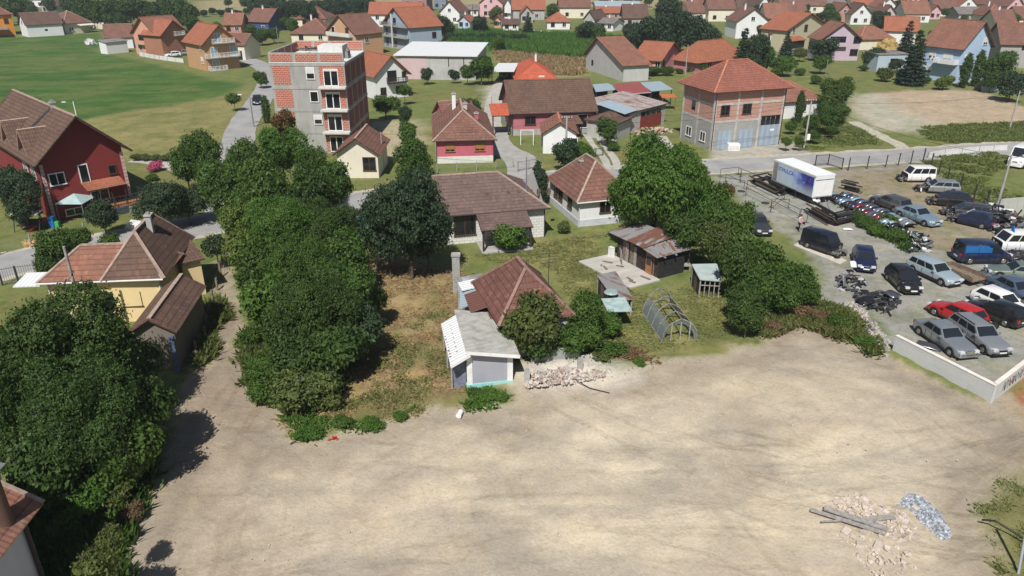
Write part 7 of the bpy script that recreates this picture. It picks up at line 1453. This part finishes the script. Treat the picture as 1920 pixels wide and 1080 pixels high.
# ================================================================ yard objects
for (x, y, h, l) in ((988, 722, 1.1, 'left concrete post standing in front of the rubble'), (1087, 704, 1.2, 'right concrete post at the end of the rubble')):
    b = MB(); b.box(-.17, .17, -.17, .17, -.2, h, concrete); b.box(-.1, .1, -.1, .1, h, h+.12, concrete); o = b.build('concrete_post'); o.location = G(x, y); tag(o, l, 'post')
b = MB(); b.slab([(0, 0, .35), (4.6, .3, .5), (4.4, 1.6, .6), (.1, 1.4, .5)], .3, plaster('chipped_slab', (.46, .42, .38), .6)); o = b.build('broken_slab'); o.location = G(1000, 708, .1); o.rotation_euler = (0, 0, .12); tag(o, 'broken concrete foundation slab above the dirt bank', 'slab')
b = MB(); b.bar((0, 0, .7), (3.2, .5, .8), .2, plaster('stained_low_wall', (.3, .32, .3), .9), 1.2); o = b.build('low_wall'); o.location = G(995, 692); tag(o, 'stained low wall stub under the trees above the rubble', 'wall')
p = G(863, 782); b = MB(); b.cyl((-.18, 0, .17), (.22, .12, .2), .17, .15, white, 12); b.cyl((.22, .12, .2), (.25, .13, .2), .16, .16, offw, 12); o = b.build('plastic_bucket'); o.location = p; o.rotation_euler = (0, 0, 1.0); tag(o, 'white plastic bucket lying on the edge of the dirt lot', 'bucket')
p = G(682, 658); b = MB(); b.cyl((0, 0, 0), (0, .05, .6), .32, .3, plain('blue_grey_barrel', (.2, .24, .3), .5), 12); o = b.build('barrel'); o.location = p; tag(o, 'blue-grey barrel at the right edge of the thicket', 'barrel')
b = MB(); q = random.Random(2)
for i in range(14): b.bar((q.uniform(-.3, .3), q.uniform(-.2, .2), .04), (q.uniform(-.3, .3), q.uniform(-.2, .2), .08), .06, redl, .02)
o = b.build('red_scraps'); o.location = G(625, 824); tag(o, 'small red plastic scraps on the dirt near the weeds', 'litter')
b = MB(); b.tube([(0, 0, .5), (.4, -.3, .7), (1.6, -1.5, .35), (2.3, -3.4, .05)], .045, blackp, 6); o = b.build('black_hose'); o.location = G(1836, 990, 0); tag(o, 'black hose lying at the lower right edge of the lot', 'hose')
b = MB(); b.tube([(0, 0, .35), (.8, -.5, .1), (2.0, -1.0, .05)], .03, blackp, 5); o = b.build('cable'); o.location = G(1080, 722); tag(o, 'thin dark cable trailing from the rubble onto the dirt', 'cable')
b = MB(); b.cyl((0, 0, -.2), (.3, .9, 2.6), .06, .06, plain('pipe_blue_grey', (.4, .45, .5), .4, .3), 8); o = b.build('metal_pipe'); o.location = G(1909, 1082); tag(o, 'blue-grey metal pipe rising at the lower right corner', 'pipe')
# wooden shed with rusty roof
def wooden_shed():
    A = G(1156, 483); B_ = G(1229, 522); C = G(1263, 519); x = (B_-A).xy.normalized(); yaw = math.atan2(x.y, x.x); M = Matrix.Translation(A) @ Matrix.Rotation(yaw, 4, 'Z'); Mi = M.inverted(); L = (B_-A).length+.2; D = 2.9
    t = thing('wooden_shed', 'ramshackle dark wooden shed with a patched rusty sheet roof', 'shed', A, yaw)
    b = MB(); q = random.Random(9); n = int(L/.16)
    for i in range(n): b.box(i*L/n, (i+1)*L/n-.015, 0, .04, 0, 2.1+q.uniform(-.1, .1), q.choice([wood_d, wood_d, wood]))
    b.box(0, L, .041, .06, 0, 2.05, wood_d); b.build('front_boards', t)
    b = MB(); b.box(0, .05, .06, D, 0, 2.2, wood_d); b.box(L-.05, L, .06, D, 0, 2.2, plain('tar_board', (.025, .025, .028), .8, 0, .3, 4)); b.box(.05, L-.05, D-.05, D, 0, 2.5, wood_d); b.build('wall', t)
    b = MB(); b.slab([(-.7, -.5, 2.3), (L*.38, -.5, 2.35), (L*.38, D*.9, 2.95), (-.7, D*.9, 2.8)], .04, M_grey); b.build('roof_sheet', t)
    b = MB(); b.slab([(L*.36, -.6, 2.45), (L*.75, -.6, 2.45), (L*.75, D*.95, 2.85), (L*.36, D*.95, 3.05)], .04, M_rust); b.build('roof_sheet', t)
    b = MB(); b.slab([(L*.72, -.55, 2.38), (L+.35, -.5, 2.15), (L+.35, D+.3, 2.2), (L*.72, D+.2, 2.7)], .04, M_grey); b.build('roof_sheet', t)
    b = MB()
    for y in (.3, 1.5): b.bar((L-.3, y, 2.1), (L+.5, y, 2.05), .1, wood_g)
    b.build('rafter', t)
    for u in (1.3, 2.4): b = MB(); b.box(u, u+.35, -.06, -.01, .1, 1.9, wood_g); b.build('board', t)
    b = MB(); b.box(L-1.5, L-.75, -.09, -.02, .1, 2.0, wood_o); b.box(L-1.42, L-.83, -.1, -.091, .9, 1.85, glass); b.build('orange_door', t)
    b = MB(); b.slab([(-.8, -3.6, .12), (L+.4, -3.2, .12), (L+.4, -.0, .12), (-.8, .0, .12)], .2, plaster('yard_slab', (.5, .48, .44), .6)); o = b.build('concrete_pad'); o.location = A; o.rotation_euler = (0, 0, yaw); tag(o, 'cracked pale concrete pad in front of the wooden shed', 'concrete pad')
    l = MB()
    for s in (0, .4): l.bar((0, s, 0), (-.15, s+.1, 1.5), .07, wood_g)
    for k in range(5): l.bar((-.03*k, .02*k, .2+k*.28), (-.03*k, .4+.02*k, .2+k*.28), .05, wood_g)
    o = l.build('ladder'); o.location = M @ Vector((2.0, -.9, .12)); o.rotation_euler = (.0, 0, yaw+1.2); tag(o, 'short wooden ladder leaning against the wooden shed', 'ladder')
    b = MB(); b.box(0, .5, 0, .35, 0, .85, white); b.box(-.02, .52, -.02, .37, .851, .88, offw); o = b.build('white_cabinet'); o.location = M @ Vector((-.5, -.6, .12)); o.rotation_euler = (0, 0, yaw); tag(o, 'white cabinet standing at the left end of the wooden shed', 'cabinet')
    q = random.Random(4)
    for i in range(7): b = MB(); u = q.uniform(0, L); v = q.uniform(-2.6, -.6); b.bar((0, 0, .17), (q.uniform(-.3, .9), q.uniform(-.9, -.3), .2), .16, wood, .04); o = b.build('loose_board'); o.location = M @ Vector((u, v, 0)); tag(o, 'loose brown board lying on the concrete pad', 'board', 'loose boards on the concrete pad')
wooden_shed()
def shelter(name, lab, cs, h, m, front=None):
    P = [G(*c) for c in cs]; o0 = P[0].copy(); t = thing(name, lab, 'shed', o0); P = [p-o0 for p in P]; c = sum(P, Vector())/4; b = MB()
    b.slab([p+(p-c)*.12+Vector((0, 0, hh)) for p, hh in zip(P, h)], .07, m); b.build('roof', t); q = random.Random(3)
    for (i, j) in ((3, 0), (2, 3), (1, 2)):
        A, B_ = P[i], P[j]; b = MB(); n = max(2, int((B_-A).length/.18))
        for k in range(n):
            if (i, j) == (1, 2) and k % 3 == 0: continue
            a = A.lerp(B_, (k+.5)/n); d = (B_-A).normalized(); b.bar(a, a+Vector((0, 0, min(h[i], h[j])*.97)), .15, q.choice([wood_d, wood, wood_d]), .03, d.cross(Vector((0, 0, 1))))
        b.build('board_wall', t)
    for p, hh in zip(P, h): b = MB(); b.bar(p, p+Vector((0, 0, hh-.05)), .1, wood_g); b.build('post', t)
    if front:
        b = MB(); A, B_ = P[0], P[1]
        for f in (.25, .5, .75): a = A.lerp(B_, f); b.bar(a, a+Vector((0, 0, h[0]-.1)), .07, wood_g)
        b.bar(A+Vector((0, 0, 1)), B_+Vector((0, 0, 1)), .06, wood_g); b.build('lattice', t)
    return t
shelter('tarp_shed', 'small slatted hut with a pale blue-grey tarpaulin roof beside the hedge', [(1310, 556), (1346, 558), (1338, 532), (1296, 534)], [1.55, 1.5, 1.75, 1.8], plain('tarpaulin', (.36, .43, .42), .7, 0, .12, 2), True)
t = shelter('open_shed', 'low dark shed with a turquoise sheet over half its roof', [(1150, 594), (1182, 592), (1152, 548), (1120, 556)], [1.55, 1.5, 1.75, 1.8], M_grey)
P = [G(*c, 1.62)-Vector(t.location) for c in ((1140, 585), (1186, 583), (1172, 560), (1127, 563))]; b = MB(); b.slab([p+Vector((0, 0, d)) for p, d in zip(P, (.0, -.03, .12, .14))], .03, plain('turquoise_sheet', (.36, .47, .46), .5, .1, .25, 2)); b.build('turquoise_sheet', t)
b = MB(); b.cyl((0, 0, 0), (0, 0, .1), .55, .45, plain('glass_dish', (.35, .45, .45), .2, .2), 14); o = b.build('round_lid'); o.location = G(1146, 548, 1.95); tag(o, 'round pale lid lying on the low dark shed roof', 'lid')
# polytunnel skeleton
def tunnel():
    wood_t = plain('tunnel_wood', (.2, .2, .185), .9, 0, .4, 5)
    A = G(1240, 640); B_ = G(1308, 638); C = G(1205, 585); D = G(1258, 572); t = thing('greenhouse_frame', 'skeleton of a garden tunnel with arched wooden ribs and torn grey film', 'greenhouse frame', A)
    n = 5; top = 1.6; arcs = []; q0 = random.Random(6)
    for i in range(n):
        f = i/(n-1); L_, R2 = (A-A).lerp(C-A, f), (B_-A).lerp(D-A, f); arc = []
        for k in range(9):
            a = math.pi*k/8; c = (L_+R2)/2; h = (R2-L_)/2; arc.append(c-h*math.cos(a)*(1-.12*math.sin(a))+Vector((q0.uniform(-.05, .05), 0, top*(math.sin(a)**.8)*(1+.06*(k == 4)+q0.uniform(-.04, .04)))))
        arcs.append(arc); b = MB(); b.tube(arc, .055, wood_t, 5); b.build('rib', t)
    for k in (0, 2, 4, 6, 8): b = MB(); b.tube([a[k] for a in arcs], .04, wood_t, 5); b.build('purlin', t)
    for k in range(3): p = (A-A).lerp(B_-A, .25+.25*k); b = MB(); b.bar(p, p+Vector((0, 0, 1.45)), .08, wood_g); b.build('end_post', t)
    film = NT('torn_film'); film.fin((.2, .24, .245), .6); film.b.inputs['Alpha'].default_value = .75
    for s, ks in ((0, (0, 1, 2)), (1, (6, 7, 8))):
        b = MB(); vs = [a[k]+Vector((0, 0, .02*math.sin(7*i+k*3))) for i, a in enumerate(arcs) for k in ks]; b.faces(vs, [(i*3+j, (i+1)*3+j, (i+1)*3+j+1, i*3+j+1) for i in range(n-1) for j in range(2)], film.m, True); b.build('torn_film', t)
    q = random.Random(1); b = MB(); b.faces([arcs[0][k]+Vector((0, -.03, .03)) for k in range(9)]+[arcs[0][k]*.86+Vector((.15, .1, -.12)) for k in range(9)], [(k, k+1, k+10, k+9) for k in range(8)], film.m, True); b.build('torn_film', t)
tunnel()
b = MB(); b.box(-.5, .5, -.35, .35, .45, .53, wood_g); b.box(-.45, -.35, -.3, .3, 0, .45, wood_g); b.box(.35, .45, -.3, .3, 0, .45, wood_g); o = b.build('small_bench'); o.location = G(1283, 506); tag(o, 'little wooden table between the wooden shed and the hut', 'table')
# garden of the dark red house
p = G(213, 405); t = thing('trampoline', 'round blue garden trampoline with tall net poles', 'trampoline', G(218, 398)); b = MB(); b.cyl((0, 0, .75), (0, 0, .8), 1.5, 1.5, plain('trampoline_blue', (.03, .07, .2), .6), 20); b.build('pad', t); b = MB(); b.cyl((0, 0, .801), (0, 0, .81), 1.2, 1.2, blackp, 20); b.build('jumping_mat', t)
for k in range(6): a = k*1.047; b = MB(); b.bar((1.5*math.cos(a), 1.5*math.sin(a), 0), (1.5*math.cos(a), 1.5*math.sin(a), 2.6), .06, darkm); b.build('net_pole', t)
t = thing('garden_gazebo', 'pale turquoise gazebo with a square canopy beside the dark red house', 'gazebo', G(150, 410)); b = MB(); cm = plain('canopy_turquoise', (.33, .45, .46), .7); 
for s, e in (((-1.4, -1.4), (1.4, -1.4)), ((1.4, -1.4), (1.4, 1.4)), ((1.4, 1.4), (-1.4, 1.4)), ((-1.4, 1.4), (-1.4, -1.4))): b.slab([(*s, 2.0), (*e, 2.0), (0, 0, 2.7)], .03, cm)
b.build('canopy', t)
for x in (-1.3, 1.3):
    for y in (-1.3, 1.3): b = MB(); b.bar((x, y, 0), (x, y, 2.0), .06, steel); b.build('leg', t)
t = thing('garden_swing', 'garden swing seat with a white canopy in the shade', 'swing seat', G(58, 432)); b = MB(); b.slab([(-1.3, -.6, 1.8), (1.3, -.6, 1.8), (1.3, .6, 1.95), (-1.3, .6, 1.95)], .06, offw); b.build('canopy', t); b = MB(); b.box(-1.1, 1.1, -.3, .3, .5, .62, wood_d); b.box(-1.1, 1.1, .3, .38, .621, 1.1, wood_d); b.build('seat', t)
for x in (-1.25, 1.25): b = MB(); b.bar((x, -.6, 0), (x, 0, 1.8), .07, darkm); b.bar((x, .6, 0), (x, 0, 1.8), .07, darkm); b.build('frame', t)
t = thing('toy_slide', 'red toy slide with a blue and green ladder', 'slide', G(88, 428)); b = MB(); b.slab([(-1.3, -.9, .1), (-1.0, -1.2, .1), (.3, .1, 1.1), (0, .4, 1.1)], .08, plain('toy_red', (.5, .02, .02), .4)); b.build('chute', t); b = MB(); b.box(.2, .7, .1, .6, 0, 1.1, plain('toy_blue', (.02, .15, .5), .4)); b.box(.71, 1.1, .2, .5, 0, .6, plain('toy_green', (.05, .4, .1), .4)); b.build('ladder', t)
heap('firewood', 'pile of split yellow firewood beside the left street', [(42, 455), (62, 450), (70, 458), (50, 466)], 160, .4, [plain('split_wood', (.5, .34, .16), .8, 0, .25, 4)], 31, .06, .14, .6, 'firewood', .6)
t = thing('grey_tarp', 'pale tarpaulin heap beside the street behind the yellow house', 'tarpaulin', G(255, 425)); b = MB(); b.faces([(-1, -.5, 0), (1, -.6, 0), (1, .6, 0), (-1, .6, 0), (-.3, -.1, .8), (.5, .1, .6)], [(0, 1, 5, 4), (1, 2, 5), (2, 3, 4, 5), (3, 0, 4)], offw); b.build('cover', t)
t = thing('swing_frame', 'white A-shaped swing frame on the small lawn before the pink barn', 'swing frame', G(988, 270)); b = MB()
for x in (-.9, .9): b.bar((x, -.6, 0), (x, 0, 2.0), .06, white); b.bar((x, .6, 0), (x, 0, 2.0), .06, white)
b.bar((-.9, 0, 2.0), (.9, 0, 2.0), .06, white); b.build('frame', t)
b = MB(); b.box(-.8, .8, -.5, .5, 0, .9, white); b.box(-.7, .7, -.52, -.501, .15, .7, offw); o = b.build('white_crate'); o.location = G(1374, 281); tag(o, 'white cube container in front of the blue garage doors', 'container')
heap('straw_pile', 'golden straw pile beside the lilac house wing', [(1645, 92), (1680, 92), (1682, 98), (1648, 99)], 200, 2.0, [plain('straw', (.36, .26, .1), .95, 0, .2, 3)], 33, .4, .9, .7, 'straw pile', 0)
heap('stone_pile', 'pale gravel pile on the green field edge', [(160, 80), (176, 79), (180, 84), (164, 85)], 120, 1.0, [offw, concrete], 34, .2, .5, .7, 'gravel pile', 0)
t = thing('pergola', 'orange painted sheet on red posts beside the garage building', 'shelter', G(1252, 205)); b = MB(); b.slab([(-1.4, -1, 2.2), (1.2, -1, 2.2), (1.2, 1.2, 2.4), (-1.4, 1.2, 2.4)], .06, plain('orange_sheet', (.45, .13, .05), .7)); b.build('roof', t)
for x in (-1.2, 1.0): b = MB(); b.bar((x, -.9, 0), (x, -.9, 2.2), .1, plain('red_post', (.3, .05, .03), .7)); b.build('post', t)
t = thing('pool_cover', 'blue garden pool cover frame on the lawn behind the garage building', 'pool cover', G(1454, 117)); b = MB(); b.slab([(-2, -4, .5), (2, -4, .5), (2, 4, .9), (-2, 4, .9)], .1, plain('pool_blue', (.1, .28, .35), .4)); b.build('cover', t)
t = thing('plastic_tunnel', 'low pale plastic garden tunnel at the edge of the soil plot', 'garden tunnel', G(1862, 170)); b = MB(); n = 8; vs = []
for x in (-3.2, 3.2):
    for k in range(n+1): a = math.pi*k/n; vs.append((x, -1.4*math.cos(a), 1.5*math.sin(a)))
b.faces(vs, [(k, k+1, n+2+k, n+1+k) for k in range(n)], plain('tunnel_film', (.42, .46, .46), .4, 0, .2, 1), True); b.build('film', t)
# poles and wires
pole('utility_pole', 'tall round concrete pole between the dark round tree and the white house roof', 'x', (1061, 318), (1063, 217), concrete, .17, 1) if False else pole('utility_pole', 'tall round concrete pole between the dark round tree and the white house roof', (1060, 319), (1063, 218), concrete, .17, 1)
pole('utility_pole', 'concrete pole with a white meter box beside the main road', (1507, 279), (1521, 186), concrete, .14, 1, box=True)
pole('utility_pole', 'leaning pale concrete pole behind the scrap heap', (1868, 393), (1896, 290), concrete, .16, lamp='r')
pole('utility_pole', 'pale concrete pole at the far right above the soil plot', (1893, 241), (1914, 170), concrete, .14, lamp='r')
pole('utility_pole', 'wooden pole rising through the yellow house roof', (170, 650), (133, 462), wood_g, .14)
pole('street_lamp', 'white street lamp behind the dark red house', (146, 228), (134, 190), white, .09, lamp='l'); pole('dark_post', 'short black post behind the dark red house ridge', (98, 215), (95, 194), darkm, .12)
pole('street_lamp', 'slim grey pole on the left verge of the side street', (476, 238), (465, 176), conc_d, .13, lamp='l')
pole('utility_pole', 'wooden pole in front of the cream house', (719, 318), (711, 248), wood_g, .12)
pole('utility_pole', 'slim pole left of the thicket road side', (434, 250), (427, 195), conc_d, .1) if False else None
pole('utility_pole', 'slim pale pole before the pink bungalow', (1285, 140), (1288, 84), concrete, .12); pole('utility_pole', 'slim pole on the lawn in front of the olive house', (1547, 146), (1552, 112), conc_d, .1)
pole('utility_pole', 'slim pole above the dark blue house', (512, 47), (508, 12), concrete, .12); pole('utility_pole', 'slim pole left of the balconied house', (357, 50), (353, 30), concrete, .12); pole('utility_pole', 'slim pole among the trees at the top left', (245, 40), (241, 8), concrete, .12)
pole('utility_pole', 'slim pole in front of the white villa', (886, 30), (886, 7), darkm, .12); pole('street_lamp', 'lamp pole at the driveway right of the metal hall', (922, 207), (920, 180), conc_d, .08)
def PT(l): p, h = POLES[l]; return p+Vector((0, 0, h-.2))
p1 = PT('tall round concrete pole between the dark round tree and the white house roof'); p2 = PT('concrete pole with a white meter box beside the main road'); p3 = PT('leaning pale concrete pole behind the scrap heap'); p4 = PT('pale concrete pole at the far right above the soil plot')
wire('overhead wire crossing in front of the garage building, upper', p1+Vector((.4, 0, .1)), p2+Vector((.4, 0, .1)), .7); wire('overhead wire crossing in front of the garage building, lower', p1+Vector((-.5, 0, -.3)), p2+Vector((-.5, 0, -.4)), 1.1)
wire('overhead wire over the rough grass to the leaning pole', p2, p3, 1.0); wire('overhead wire above the bare soil plot', p2, p4, .9); p5 = PT('wooden pole in front of the cream house'); wire('overhead wire from the cream house pole to the tall concrete pole', p5, p1, .7)

# ================================================================ the person on the gravel
def person():
    p = G(1497, 433); t = thing('person', 'person in a pale pink top and dark trousers walking on the gravel', 'person', p, R_(200)); J = []; E = []; Rr = []
    def j(x, y, z, r, par=None):
        J.append((x, y, z)); Rr.append(r)
        if par is not None: E.append((par, len(J)-1))
        return len(J)-1
    pel = j(0, 0, .95, .13); ch = j(.0, .04, 1.25, .15, pel); sh = j(0, .06, 1.42, .12, ch); nk = j(0, .08, 1.5, .055, sh); hd = j(0, .1, 1.62, .095, nk); ht_ = j(0, .1, 1.7, .08, hd)
    for s in (-1, 1):
        h = j(s*.09, 0, .88, .09, pel); k = j(s*.1, .12*s+.05, .48, .06, h); a = j(s*.1, .22*s-.08, .09, .042, k); j(s*.11, .22*s+.08, .05, .04, a)
        u = j(s*.19, .05, 1.39, .06, sh); e = j(s*.26, .02+.14*s, 1.12, .042, u); w_ = j(s*.22, .22+.1*s, 1.02, .03, e); h2_ = j(s*.21, .28+.1*s, 1.0, .034, w_)
        for f in range(4): j(s*.21+(f-1.5)*.018, .36+.1*s, .99-.005*f, .009, h2_)
        j(s*.17, .31+.1*s, 1.02, .01, h2_)
    me = bpy.data.meshes.new('body'); me.from_pydata(J, E, []); o = bpy.data.objects.new('body', me); COL.objects.link(o); o.parent = t; m = o.modifiers.new('skin', 'SKIN'); m.use_smooth_shade = True
    for i, r in enumerate(Rr): me.skin_vertices[0].data[i].radius = (r, r*.85)
    me.skin_vertices[0].data[0].use_root = True; s = o.modifiers.new('sub', 'SUBSURF'); s.levels = 1; s.render_levels = 1
    nt = NT('person_clothes'); tc = nt.n('TexCoord').outputs['Object']; sx = nt.n('SeparateXYZ'); nt.put(sx.inputs[0], tc)
    c = nt.ramp(nt.math('DIVIDE', sx.outputs[2], 2.0), [(.0, (.04, .03, .03)), (.045, (.02, .02, .025)), (.46, (.02, .02, .025)), (.47, (.6, .38, .36)), (.735, (.6, .38, .36)), (.745, (.45, .26, .2)), (1, (.45, .26, .2))]); e = nt.t.nodes['Color Ramp'] if 'Color Ramp' in nt.t.nodes else None
    for n_ in nt.t.nodes:
        if n_.type == 'VALTORGB': n_.color_ramp.interpolation = 'CONSTANT'
    nt.fin(c, .8); me.materials.append(nt.m)
    b = MB(); b.cyl((0, .09, 1.64), (0, .08, 1.74), .105, .07, plain('dark_hair', (.02, .013, .01), .7), 12); b.cyl((0, .04, 1.58), (0, .06, 1.68), .07, .09, plain('dark_hair', (.02, .013, .01), .7), 10); b.build('hair', t, sharp=80)
    b = MB(); b.box(-.3, -.24, .1, .4, .75, 1.02, blackp); o = b.build('shoulder_bag'); o.parent = None; o.location = p; o.rotation_euler = (0, 0, R_(200)); tag(o, 'dark bag held by the person on the gravel', 'bag')
person()

# ================================================================ the air
b = MB(); b.box(-520, 580, -8, 720, -2.0, 32, None)
hz = bpy.data.materials.new('haze'); hz.use_nodes = True; ht = hz.node_tree; ht.nodes.clear(); ho = ht.nodes.new('ShaderNodeOutputMaterial'); pv = ht.nodes.new('ShaderNodeVolumePrincipled')
pv.inputs['Color'].default_value = (.82, .88, 1, 1); pv.inputs['Density'].default_value = .0003; pv.inputs['Anisotropy'].default_value = .2; ht.links.new(pv.outputs[0], ho.inputs['Volume'])
b.M = [hz]; o = b.build('haze'); tag(o, 'thin summer haze over the village', 'haze', None, 'stuff')
